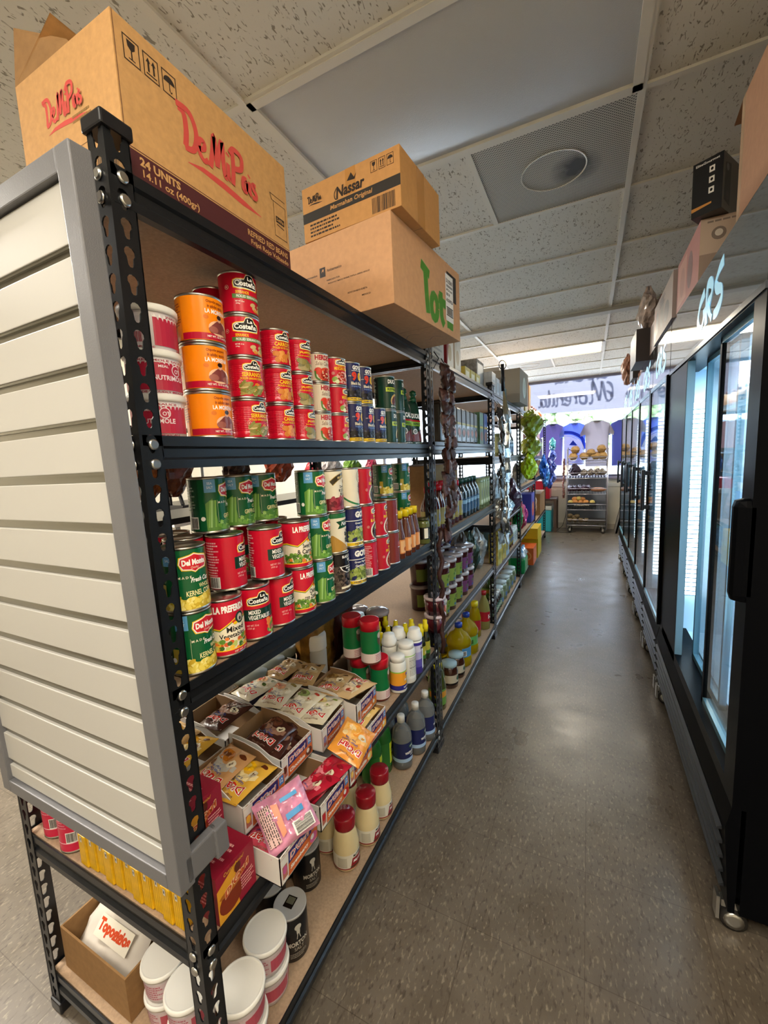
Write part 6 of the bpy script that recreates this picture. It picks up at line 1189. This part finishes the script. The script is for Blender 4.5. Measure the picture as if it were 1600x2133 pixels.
for i in range(6):
    MB().lathe([(.036,.1),(.036,.2),(.014,.25),(.014,.27)], mat('water_blue','#7fa6c8',.1), 12, (.045+.08*(i % 2),.05+.08*(i//2),0)).build('water_bottle', wp)
# second-room view through the shelves
ct = thing('counter_table', 'white counter carrying the food warmer, seen between the shelves', 'table', (-2.75,1.55,0)); MB().box(0,0,.93,.7,1.1,.97,M_WHITE,.005).build('table_top', ct)
for x, y in ((.03,.03),(.63,.03),(.03,1.03),(.63,1.03)): MB().box(x,y,0,x+.04,y+.04,.93,M_WHITE).build('leg', ct)
MB().box(.02,.02,.3,.68,1.08,.32,M_WHITE).build('lower_shelf', ct)
fw = thing('food_warmer', 'glass fronted food warmer with a black base on the white counter', 'food warmer', (-2.62,1.72,.97)); MB().box(0,0,0,.46,.62,.1,M_DARK,.01).build('base', fw)
m = MB(); 
for x, y in ((.02,.02),(.02,.58),(.30,.02),(.30,.58)): m.tube([(x,y,.1),(x,y,.5)], .012, M_DARK)
for y in (.02,.58): m.tube([(.44,y,.1),(.30,y,.5)], .014, M_DARK)
m.build('frame', fw); MB().box(0,0,.48,.33,.62,.52,M_DARK,.008).build('roof', fw); MB().box(.05,.06,.27,.32,.58,.275,M_STEEL).build('rack', fw)
m = MB(); m.add([(.44,.03,.1),(.44,.59,.1),(.3,.59,.48),(.3,.03,.48)], [(0,1,2,3)], film('warmer_glass','#ffffff',.06,.03,.06)); m.build('glass', fw)
for i in range(3): simple_box('picture_box', ('first','second','third')[i]+' white box with dark photographs on the lower shelf of the counter', -2.35,1.62+.32*i,.3212,.2,.28,.3, WC, 0, {'+x': [rect(.05,.05,.22,.2,ink('#3a2420')), rect(.06,.06,.14,.12,ink('#8a6a5a'))]})
# hanging goods seen over the cans from the next shelving row
for i, (y, z, c) in enumerate(((.9,1.20,'#8a4a14'),(1.05,1.2,'#5a2a14'),(1.5,1.22,'#2a1a14'),(1.9,1.22,'#8a3a22'),(2.3,1.1,'#c03a4a'),(2.55,1.15,'#e0d6d6'),(2.9,1.12,'#6f9a3a'),(3.3,1.1,'#a83a5a'))): bag('coloured bag hung on the next row, glimpsed above the cans', -1.35,y,z,(.07,.1,.13),mat('glimpse_'+c[1:],c,.25,var=.5,vscale=22),110+i,'snack_bag')['group'] = 'bags on the next row glimpsed above the cans'
nr = thing('shelving_unit', 'low black rack of the next row, glimpsed through the first unit', 'shelf unit', (-1.6,.8,0))
for z in (.5,1.08): MB().box(0,0,z,.4,2.9,z+.03,M_BLACK).build('shelf_board', nr)
for x in (0,.36):
    for y in (0,2.86): MB().box(x,y,0,x+.04,y+.04,1.6,M_BLACK).build('post', nr)
MB().tube([(.25,0,1.55),(.25,2.9,1.55)], .012, M_BLACK).build('hanging_rail', nr)
# ================================================================ coolers along the right
M_GB = mat('cooler_black', '#090a0d', .32); M_GB.node_tree.nodes['Principled BSDF'].inputs['Specular IOR Level'].default_value = .03; M_HDR = mat('header_gloss', '#22252d', .06, .0, coat=1); M_INT = mat('cooler_liner', '#c4dceb', .4)
M_LED = mat('led_strip', '#e4f8ff', emit=7); M_GL = film('cooler_glass', '#bfe0ea', .05, .02, .06, 1.5); M_EDGE = mat('glass_edge_trim', '#6f9db0', .25, .3)
M_LOUV = mat('louver_metal', '#33363b', .4, .2)
def grs(mb, y, z, w, h, x):
    m = mat('header_letter', '#9fd3ea', .35, emit=.35)
    def S_(pts, wt): return stroke(spline([(a*w, b*h) for a, b in pts], 5), [wt*(.5+.5*abs(math.cos(i*.21))) for i in range((len(pts)-1)*5+1)], m)
    it = [S_([(.28,.95),(.10,.75),(.02,.4),(.08,.1),(.2,.05),(.29,.3),(.29,.52)], .036), S_([(.40,.0),(.38,.45),(.40,.98),(.52,1.0),(.60,.82),(.55,.6),(.46,.5),(.52,.25),(.62,.02)], .036), S_([(.96,1.12),(.82,1.02),(.72,.82),(.78,.62),(.92,.5),(.94,.28),(.82,.08),(.68,.05)], .036)]
    decal(mb, it, planemap((x, y+w/2, z-h/2), (0,-1,0), (0,0,1)), eps=.0005)
def cooler(lb, y0, w, sliding):
    t = thing('glass_door_cooler', lb, 'cooler', (.95, y0, 0)); D = .72; zb, zt = .09, 1.95; gz0, gz1 = .44, 1.685
    fw_ = .05 if not sliding else .08
    m = MB(); m.box(.03,0,zb,D,.02,zt,M_GB).box(.03,w-.02,zb,D,w,zt,M_GB).box(D-.02,0,zb,D,w,zt,M_GB).box(.03,.02,zt-.02,D,w-.02,zt,M_GB).box(.03,.02,zb,D,w-.02,.40,M_GB)
    m.build('cabinet', t)
    m = MB(); m.box(.031,.021,.401,D-.03,.024,1.7,M_INT).box(.031,w-.024,.401,D-.03,w-.021,1.7,M_INT).box(D-.03,.021,.401,D-.021,w-.021,1.7,M_INT).box(.1,.021,.401,D-.03,w-.021,.404,M_INT).box(.1,.021,1.7,D-.03,w-.021,1.71,M_INT); m.build('liner', t)
    h = MB(); h.box(0,.002,1.705,.03,w-.002,zt,M_HDR,.003); grs(h, w*(.42 if sliding else .5), 1.815, .33 if sliding else .36, .125, -.0004); h.build('header_sign', t)
    MB().box(-.004,0,1.69,.03,w,1.706,mat('header_trim','#2c313a',.25,.4)).build('header_trim', t)
    f = MB(); f.box(.0,0,.40,.03,fw_,1.69,M_GB).box(.0,w-(.41 if sliding else fw_),.40,.028,w,1.69,M_GB).box(0,fw_,gz1,.1,w-fw_,1.69,M_GB).box(0,fw_,.40,.1,w-fw_,gz0,M_GB)
    f.box(.001,w-(.41 if sliding else fw_)-.003,gz0,.027,w-(.41 if sliding else fw_),gz1,mat('jamb_aluminium_led_tint','#86a9b8',.4,.2)).build('door_frame', t)  # aluminium jamb lining, coloured pale cyan for the LED light it reflects
    lo = MB(); lo.extr([(.0,.40),(.02,.40),(.02,.09),(.005,.09),(-.012,.34)], 'y', 0, w, M_GB)
    for k in range(5): lo.extr([(-.011+.003*k,.318-.043*k),(-.021+.003*k,.312-.043*k),(-.021+.003*k,.306-.043*k),(-.006+.003*k,.308-.043*k)], 'y', .03, w-.03, M_LOUV)
    lo.build('louver_panel', t)
    if sliding:
        ya, yb, ym = fw_, w-.41, .44
        for k, (a, b, x) in enumerate(((ya, ym+.03, .03), (ym-.02, yb, .07))):
            d = MB(); d.box(x,a,gz0,x+.008,b,gz1,M_GL); o = d.build('sliding_door', t)
            e = MB(); e.box(x-.006,a,gz0,x+.014,a+.018,gz1,M_EDGE if k else M_GB).box(x-.006,b-.018,gz0,x+.014,b,gz1,M_GB if k == 0 else M_EDGE).box(x-.006,a,gz0,x+.014,b,gz0+.02,M_EDGE).box(x-.006,a,gz1-.018,x+.014,b,gz1,M_EDGE); e.build('door_stile', o)
        hn = MB(); hn.box(-.03,-.0,.955,.028,.055,1.215,M_GB,.02); hn.build('door_handle', t)
        leds = [(.105, w-.075, .61, 1.545), (.13, .06, .62, 1.5)]
    else:
        d = MB(); d.box(-.008,.02,gz0-.02,.0,w-.02,gz1+.01,M_GL); o = d.build('door', t)
        e = MB(); e.box(-.012,.004,gz0-.03,.004,.03,gz1+.015,M_GB).box(-.012,w-.03,gz0-.03,.004,w-.004,gz1+.015,M_GB).box(-.012,.03,gz0-.03,.004,w-.03,gz0-.005,M_EDGE).box(-.012,.03,gz1-.008,.004,w-.03,gz1+.015,M_EDGE); e.build('door_stile', o)
        MB().box(-.05,w-.075,.95,-.03,w-.045,1.21,M_DARK,.006).box(-.03,w-.07,.96,-.01,w-.05,.985,M_DARK).box(-.03,w-.07,1.175,-.01,w-.05,1.2,M_DARK).build('door_handle', o)
        leds = [(.052, w-.05, .53, 1.55)]
    for x, y, a, b in leds:
        l = MB(); l.box(x-.02,y-.004,a,x+.03,y+.008,b,M_LED)
        for k in range(int((b-a)/.022)): l.box(x-.0205,y-.0046,a+.022*k,x+.0305,y+.0085,a+.022*k+.005,mat('led_gap','#7fa6b8',.4))
        l.build('light_strip', t)
    la = bpy.data.lights.new('cooler_light','AREA'); la.shape = 'RECTANGLE'; la.size = .3; la.size_y = w*.8; la.energy = 9 if sliding else 5; la.color = (.72,.9,1)
    lo_ = bpy.data.objects.new('cooler_light', la); COL.objects.link(lo_); lo_.parent = t; lo_.location = (.38, w/2, 1.68)
    for k in range(4):
        z = .70+.24*k
        if sliding: continue
        s_ = MB()
        for i in range(8): s_.tube([(.16,.03+(w-.06)*i/7,z),(D-.04,.03+(w-.06)*i/7,z)], .002, M_STEEL, 4)
        s_.tube([(.16,.025,z),(.16,w-.025,z)], .003, M_STEEL, 4); s_.build('wire_shelf', t)
    for y in (.045, w-.045):
        c = MB(); c.box(-.0,y-.012,.07,.05,y+.012,.09,M_STEEL).box(-.012,y-.016,.03,-.004,y+.016,.1,M_STEEL).lathe([(.02,-.012),(.032,-.01),(.032,.01),(.02,.012)], mat('castor_rubber','#2a2725',.5), 16, M=Matrix.Translation((.03,y,.033)) @ Matrix.Rotation(PI/2,4,'X')).lathe([(.012,-.014),(.024,-.013),(.024,.013),(.012,.014)], M_STEEL, 14, M=Matrix.Translation((.03,y,.033)) @ Matrix.Rotation(PI/2,4,'X')); c.build('castor', t)
    for y in (.05, w-.05): MB().box(D-.08,y-.02,0,D-.03,y+.02,.09,M_DARK).build('rear_foot', t)
    return t
cooler('widest black cooler with two sliding glass doors, nearest the camera on the aisle', .862, 1.25, True)
for i, n in enumerate(('first narrow black glass door cooler past the wide one','second narrow black glass door cooler past the wide one','third narrow black glass door cooler past the wide one','fourth narrow black glass door cooler past the wide one','last narrow black glass door cooler, nearest the shop window')): cooler(n, 2.118+.622*i, .618, False)
# boxes on the coolers
ZC = 1.9502
bb = simple_box('cardboard_box', 'large plain tan cardboard box on the near end of the wide cooler', .985,.87,ZC,.42,.42,.39, mat('pinkish_card','#b58a6c',.8,var=.06,vscale=50), 0, {'-x': [rect(.0,.0,.03,.39,mat('tape2','#c9a888',.25))]})
m = MB(); m.add([(0,.42,.39),(.42,.42,.39),(.42,.5,.37),(0,.5,.37)], [(0,1,2,3),(3,2,1,0)], mat('pinkish_card','#b58a6c')); m.build('flap', bb); 
PINK = mat('pink_carton','#b9807a',.5)
simple_box('appliance_box', 'cream and pink appliance box with round pictures, under the black box on the wide cooler', .952,1.592,ZC,.40,.43,.212, PINK, 0, {'-y': [rect(0,0,.4,.212,ink('#c9b29c')), rect(0,.0,.4,.09,ink('#a08a7a')), ellp(.055,.155,.022,.022,ink('#8a7a6c')), ellp(.055,.157,.012,.012,ink('#e0d4c4')), ellp(.13,.16,.03,.03,ink('#8a3a2a')), ellp(.13,.16,.017,.017,ink('#2a2422')), ellp(.12,.075,.03,.022,ink('#5a4438')), ellp(.07,.05,.03,.03,ink('#d0b8a8'))] + lines(.02,.192,.2,.012,1,ink('#8a7a6c')), '-x': [rect(.02,.02,.2,.19,ink('#c9988c')), ellp(.27,.1,.05,.07,ink('#8a6a6a')), ellp(.12,.1,.05,.06,ink('#b98a80'))]})
simple_box('appliance_box', 'small black appliance box with white icons, standing on the cream and pink box', .919,1.575,ZC+.2135,.09,.14,.18, mat('black_carton','#131417',.3), -.5236, {'-y': [T('EliteGourmet', .044,.168,.07,.008,M_WHT), rect(.05,.13,.066,.15,M_WHT), rect(.05,.096,.066,.116,M_WHT), rect(.05,.062,.066,.082,M_WHT), ellp(.058,.14,.004,.005,M_BLK), ellp(.058,.106,.004,.005,M_BLK), ellp(.058,.072,.004,.005,M_BLK), poly([(.0,.02),(.06,.028),(.06,.034),(.0,.032)], ink('#c98a3a'))], '+x': [rect(0,0,.14,.18,ink('#5a534e')), poly([(.015,.03),(.07,.02),(.07,.16),(.02,.15)], ink('#1a1a1c')), ellp(.04,.14,.012,.012,ink('#6a6a6a')), ellp(.045,.05,.014,.016,ink('#3a2a2a'))]})
simple_box('appliance_box', 'long grey pictured appliance box beyond the cream one on the coolers', .94,2.06,ZC,.3,.62,.215, mat('grey_picture_carton','#a89a94',.5), 0, {'-x': [ellp(.12,.1,.06,.06,ink('#7f7a7c')), ellp(.3,.12,.06,.08,ink('#8f8a8a')), ellp(.45,.08,.08,.05,ink('#6f6a6c')), rect(.02,.02,.08,.19,ink('#b98a84'))] + lines(.2,.15,.2,.05,4,ink('#6a5a5a'))})
simple_box('appliance_box', 'white and pink pictured box beyond the long grey one on the coolers', .96,2.72,ZC,.3,.32,.20, mat('pink_grey_carton','#b5a29c',.5))
simple_box('cardboard_box', 'dark brown box overhanging the coolers below the clear bag', .885,3.12,ZC+.0,.3,.4,.22, mat('dark_brown_box','#3f3634',.5), 0)
simple_box('carton', 'orange brown carton behind the clear bag on the coolers', 1.02,3.1,ZC+.2215,.2,.3,.2, mat('rust_carton','#7a4030',.5), 0, {'-y': [rect(.02,.02,.06,.12,ink('#24264a'))]})
bag('clear bag with red and white contents on the dark brown box', .96,3.2,ZC+.2215,(.06,.09,.13),mat('clear_red_bag','#b5a49c',.15,var=.5,vscale=18,coat=.6),120,'plastic_bag')
simple_box('carton', 'narrow dark carton on the farther coolers', .93,3.9,ZC,.12,.3,.36, mat('dark_carton2','#4a4240',.5)); bag('pinkish orange bag by the narrow dark carton on the farther coolers', .92,4.35,ZC,(.05,.1,.13),mat('peach_bag','#c08a72',.4,var=.4,vscale=20),121,'plastic_bag')
# ================================================================ far end: shirts, bread rack, counter
def shirt(lb, x, w, z0, z1, col, y, decs=None, inner=None, sl=.22):
    t = thing('tee_shirt', lb, 'shirt', (x, y, 0)); m = MB(); k = w/2; c = cloth('shirt_'+lb.split()[0]+str(int(x*100)), col, .6)
    out = [(-k*.9,z0),(k*.9,z0),(k*.92,z1-.22),(k*1.32,z1-.25),(k*1.38,z1-.2),(k*.98,z1-.05),(k*.36,z1),(k*.22,z1-.035),(0,z1-.05),(-k*.22,z1-.035),(-k*.36,z1),(-k*.98,z1-.05),(-k*1.38,z1-.2),(-k*1.32,z1-.25),(-k*.92,z1-.22)]
    for yy, fl in ((-.022,0),(.022,1)):
        bm = bmesh.new(); vs = [bm.verts.new((a,0,b)) for a, b in out]; f = bm.faces.new(vs)
        bmesh.ops.triangulate(bm, faces=[f]); bmesh.ops.subdivide_edges(bm, edges=bm.edges[:], cuts=2, use_grid_fill=True); bm.verts.index_update()
        m.add([(v.co.x, yy*(1 if abs(v.co.x) < k*.8 and v.co.z < z1-.04 else .25)+.012*math.sin(v.co.x*38+v.co.z*5)*(z1-v.co.z), v.co.z) for v in bm.verts], [[v.index for v in q_.verts] for q_ in bm.faces], c, True); bm.free()
    if decs: decal(m, decs, lambda u, v, d: (u, -.026+.012*math.sin(u*38+v*5)*(z1-v)-d*2, v), du=.02, dv=.05)
    m.build('shirt_body', t)
    h = MB(); h.tube(spline([(-k*.8,z1-.06),(-k*.3,z1+.02),(0,z1+.035),(k*.3,z1+.02),(k*.8,z1-.06)],4) and [(a,0,b) for a, b in spline([(-k*.8,z1-.06),(-k*.3,z1+.02),(0,z1+.035),(k*.3,z1+.02),(k*.8,z1-.06)],4)], .004, M_WHITE, 6)
    h.tube([(a,0,b) for a, b in spline([(0,z1+.035),(.005,z1+.075),(.035,z1+.10),(.03,z1+.14),(0,z1+.15),(-.022,z1+.13)],4)], .0025, M_STEEL, 6); h.build('hanger', t)
    return t
SB = cloth('shirt_print_white','#dfe6ee',.45); SN = cloth('shirt_print_blue','#2c40a8',.4); SD = cloth('shirt_print_navy','#20286a',.4)
shirt('purple dark shirt hung at the rack side of the window', .03,.34,1.10,1.82,'#77709a',7.45)
shirt('blue and white printed shirt hung second from the rack, with a curved swoosh', .375,.35,1.10,1.81,'#7f8fd0',7.41,[poly([(-.16,1.1),(.16,1.1),(.16,1.34),(.1,1.5),(-.05,1.58),(-.16,1.60)], SB), stroke(spline([(-.16,1.66),(-.02,1.64),(.12,1.54),(.16,1.36)]),.05,SN), stroke(spline([(-.16,1.61),(-.03,1.59),(.09,1.5),(.15,1.36)]),.016,SB), poly([(-.08,1.44),(.05,1.43),(-.02,1.52)], SN), stroke(spline([(-.1,1.38),(0,1.34),(.09,1.38)]),.012,SD)])
shirt('pale grey shirt hung in the middle above the bread rack', .712,.365,1.07,1.82,'#a8a2a8',7.36)
shirt('navy shirt hung nearest the coolers', 1.10,.36,1.07,1.81,'#5f6390',7.42)
hw = MB().tube([(XL,7.40,1.958),(XR,7.40,1.958)], .0025, M_STEEL, 6); hw.build('hanging_wire'); tag(bpy.data.objects['hanging_wire'], 'thin wire across the window carrying the shirt hangers', 'wire')
# bread rack on castors
CX0, CX1, CY0, CY1 = .285, .87, 6.98, 7.3
br_ = thing('bread_rack', 'wire bread rack on castors below the hanging shirts', 'rack', (CX0, CY0, 0)); cw = CX1-CX0; cd = CY1-CY0; M_WIRE = mat('chrome_wire','#b3b0b8',.3,.8)
for x in (0,cw):
    for y in (0,cd): MB().tube([(x,y,.07),(x,y,1.40 if y else 1.37)], .009, M_WIRE, 8).build('upright', br_)
RZ = [.13,.385,.64,.895,1.14]
for z in RZ:
    m = MB(); 
    for (a, b) in (((0,0,z),(cw,0,z)),((0,cd,z+.03),(cw,cd,z+.03)),((0,0,z+.09),(cw,0,z+.09)),((0,0,z),(0,cd,z+.03)),((cw,0,z),(cw,cd,z+.03)),((0,cd,z+.12),(cw,cd,z+.12))): m.tube([a,b], .006, M_WIRE, 6)
    for i in range(14): m.tube([(cw*(i+.5)/14,0,z),(cw*(i+.5)/14,cd,z+.03)], .0018, M_WIRE, 4)
    m.build('wire_shelf', br_)
MB().box(.01,cd-.006,.14,cw-.01,cd-.002,.9,mat('ribbed_grey_panel','#8a92a0',.5,.2)).build('back_panel', br_)
m = MB()
for i in range(26): m.box(.012+i*(cw-.024)/26,cd-.010,.14,.018+i*(cw-.024)/26,cd-.005,.9,mat('rib_grey','#6f7788',.5))  # ribs a darker grey than the panel
m.build('back_rib', br_)
for x in (.05,cw-.05):
    for y in (.04,cd-.04):
        MB().lathe([(.02,-.012),(.033,-.01),(.033,.01),(.02,.012)], mat('castor_rubber','#2a2725'), 14, M=Matrix.Translation((x,y,.034)) @ Matrix.Rotation(PI/2,4,'X')).box(x-.012,y-.018,.034,x+.012,y+.018,.075,M_STEEL).build('castor', br_)
loaf = thing('bread_bag', '', 'bread'); m = MB(); m.pillow(.14,.2,.12,mat('bagged_bread','#a98652',.3,var=.35,vscale=40,coat=.4),3,.006,10,Matrix.Translation((0,.1,.062))); m.build('bag_skin', loaf)
for i, (x, z) in enumerate(((.37,0),(.40,.11),(.53,0),(.63,.05),(.70,0),(.78,.11),(.80,0))): place(loaf, (x,7.03,RZ[4]+.045+z), 0, 'bagged bread on the top shelf of the bread rack', 'bread bags on the top shelf')
dk = bag('dark purple bag on the second shelf of the bread rack', .40,7.13,RZ[3]+.04,(.09,.1,.09),mat('dark_purple_bag','#3f3648',.3,var=.4,vscale=30),130,'bread_bag','bread')
for i, x in enumerate((.53,.63,.73,.80)): bag('greyish clear bread bag on the second shelf of the bread rack', x,7.12,RZ[3]+.04,(.06,.1,.05),mat('grey_bread_bag','#8d8478',.3,var=.4,vscale=30),131+i,'bread_bag','bread')['group'] = 'grey bread bags on the second shelf'
for i in range(5): bag('dark plum fruit bag on the third shelf of the bread rack', .33+.068*i,7.1,RZ[2]+.04,(.042,.09,.05),mat('plum_bag','#3a1c30',.3,var=.6,vscale=40),140+i,'fruit_bag')['group'] = 'plum bags on the third shelf'
m = MB(); m.ell((0,0,0),(.12,.05,.036),mat('long_loaf','#a8765a',.6,var=.2,vscale=40),14,8); lf = m.build('loaf'); lf.location = (.74,7.06,RZ[2]+.07); tag(lf, 'long brown loaf on the third shelf of the bread rack', 'bread')
fb_ = thing('fruit_crate', 'dark crate of fruit on the fourth shelf of the bread rack', 'crate', (.295,7.0,RZ[1]+.04)); m = MB(); m.box(0,0,0,.42,.005,.075,mat('dark_crate','#2a2d33',.5)).box(0,.25,0,.42,.255,.075,mat('dark_crate','#2a2d33')).box(0,0,0,.005,.25,.075,mat('dark_crate','#2a2d33')).box(.415,0,0,.42,.25,.075,mat('dark_crate','#2a2d33')).box(0,0,0,.42,.25,.005,mat('dark_crate','#2a2d33'))
decal(m, [T('HOMEGROWN', .21,.038,.22,.03,M_CREAM,0,.03)], planemap((0,0,0),(1,0,0),(0,0,1))); m.build('crate_wall', fb_)
fr_ = []
for k, (c) in enumerate(('#c98a4a','#c9b264')):
    m = MB(); m.lathe([(.004,-.036),(.025,-.034),(.04,-.015),(.042,.005),(.034,.026),(.016,.037),(.005,.033)], mat('fruit_skin_'+c[1:],c,.45,var=.15,vscale=30), 14); o = m.build('fruit'); tag(o, '', 'fruit'); fr_.append(o)
for i, (x, y, z) in enumerate(((.34,7.06,.045),(.41,7.06,.05),(.49,7.07,.045),(.57,7.06,.05),(.66,7.07,.045),(.40,7.11,.095),(.46,7.12,.10),(.52,7.14,.09))): place(fr_[1 if i in (0,4,6) else 0], (x,y,RZ[1]+.08+z-.01), 0, 'round '+('yellow' if i in (0,4,6) else 'orange')+' fruit in the dark crate of the bread rack', ('yellow' if i in (0,4,6) else 'orange')+' fruit in the crate')
rt = []
m = MB(); m.ell((0,0,0),(.05,.04,.036),mat('root_skin','#7a6a50',.8,var=.3,vscale=30),12,7); o = m.build('root_vegetable'); tag(o,'','vegetable')
for i, (x, y, z) in enumerate(((.33,7.08,.03),(.33,7.09,.10),(.41,7.08,.03),(.44,7.12,.09),(.50,7.08,.03),(.38,7.12,.07),(.58,7.1,.03))): place(o, (x,y,RZ[0]+.045+z), i*.7, 'brown root vegetable on the lowest shelf of the bread rack', 'roots on the lowest shelf')
MB_ = MB().box(0,0,0,.26,.2,.05,mat('dark_tray','#3a3632',.5)); o = MB_.build('produce_tray'); o.location = (.60,7.03,RZ[0]+.04); tag(o, 'dark flat tray on the lowest shelf of the bread rack', 'tray')
strip('strip of spiced snack sachets hanging on the side of the bread rack', .235,7.0,.58,1.22,.06,14,mat('spotted_sachet','#8a5f58',.3,var=.6,vscale=60),9)
cdm = MB().tube([(a,b,c) for a, b, c in ((.27,7.35,.4),(.26,7.25,.25),(.22,7.1,.1),(.12,7.0,.006),(.2,6.95,.006),(.34,6.98,.006),(.42,7.1,.006))], .004, M_DARK, 6); o = cdm.build('power_cord'); tag(o, 'black power cord trailing from the bread rack across the floor', 'cord')
tbm = thing('side_table', 'small dark table against the far wall at the end of the shelving', 'table', (-.55,6.98,0)); m = MB().box(0,0,.53,.68,.45,.565,mat('dark_brown_wood','#4a3a32',.5)); m.build('table_top', tbm)
for x, y in ((.0,.0),(.64,0),(.0,.41),(.64,.41)): MB().box(x,y,0,x+.04,y+.04,.53,mat('dark_brown_wood','#4a3a32')).build('leg', tbm)
ce = thing('cooler_box', 'teal cooler with a pale lid on the floor under the small dark table', 'cooler box', (-.38,7.0,0)); MB().box(0,0,0,.43,.36,.37,mat('cooler_teal','#2f9fae',.35),.02).build('cooler_body', ce); MB().box(-.005,-.005,.37,.435,.365,.44,mat('cooler_lid','#c9cdc8',.4),.015).build('lid', ce)
lp_ = thing('leaning_frame', 'pale framed panel leaning on the wall beyond the last cooler', 'panel', (1.0,7.06,0)); lp_.rotation_euler = (0,.2,0); MB().box(0,0,.0,.02,.4,.95,mat('pale_panel','#a9a59c',.5)).build('panel', lp_); MB().box(-.004,0,0,.024,.02,.95,M_DARK).box(-.004,.38,0,.024,.4,.95,M_DARK).build('frame', lp_)
# ================================================================ camera and colour
cam = bpy.data.cameras.new('camera'); co = bpy.data.objects.new('camera', cam); COL.objects.link(co); S.camera = co
yaw, pit, rol, foc = .462, -.1273, -.0456, 860.98
fwd = Vector((-math.sin(yaw)*math.cos(pit), math.cos(yaw)*math.cos(pit), math.sin(pit))); rgt = Vector((math.cos(yaw), math.sin(yaw), 0)); up = rgt.cross(fwd)
r2 = rgt*math.cos(rol)+up*math.sin(rol); u2 = -rgt*math.sin(rol)+up*math.cos(rol)
co.matrix_world = Matrix((r2, u2, -fwd)).transposed().to_4x4(); co.location = (.5982, -.3995, 1.35)
cam.sensor_fit = 'HORIZONTAL'; cam.sensor_width = 36; cam.lens = foc/1600*36; cam.clip_start = .02; cam.clip_end = 200
vs_ = S.view_settings; vs_.view_transform = 'Standard'; vs_.look = 'None'; vs_.gamma = 1; vs_.use_curve_mapping = False; vs_.exposure = .8
S.display_settings.display_device = 'sRGB'
c_ = S.cycles; c_.max_bounces = 9; c_.diffuse_bounces = 4; c_.glossy_bounces = 5; c_.transmission_bounces = 6; c_.transparent_max_bounces = 16; c_.caustics_reflective = False; c_.caustics_refractive = False; c_.sample_clamp_indirect = 4; c_.blur_glossy = .6
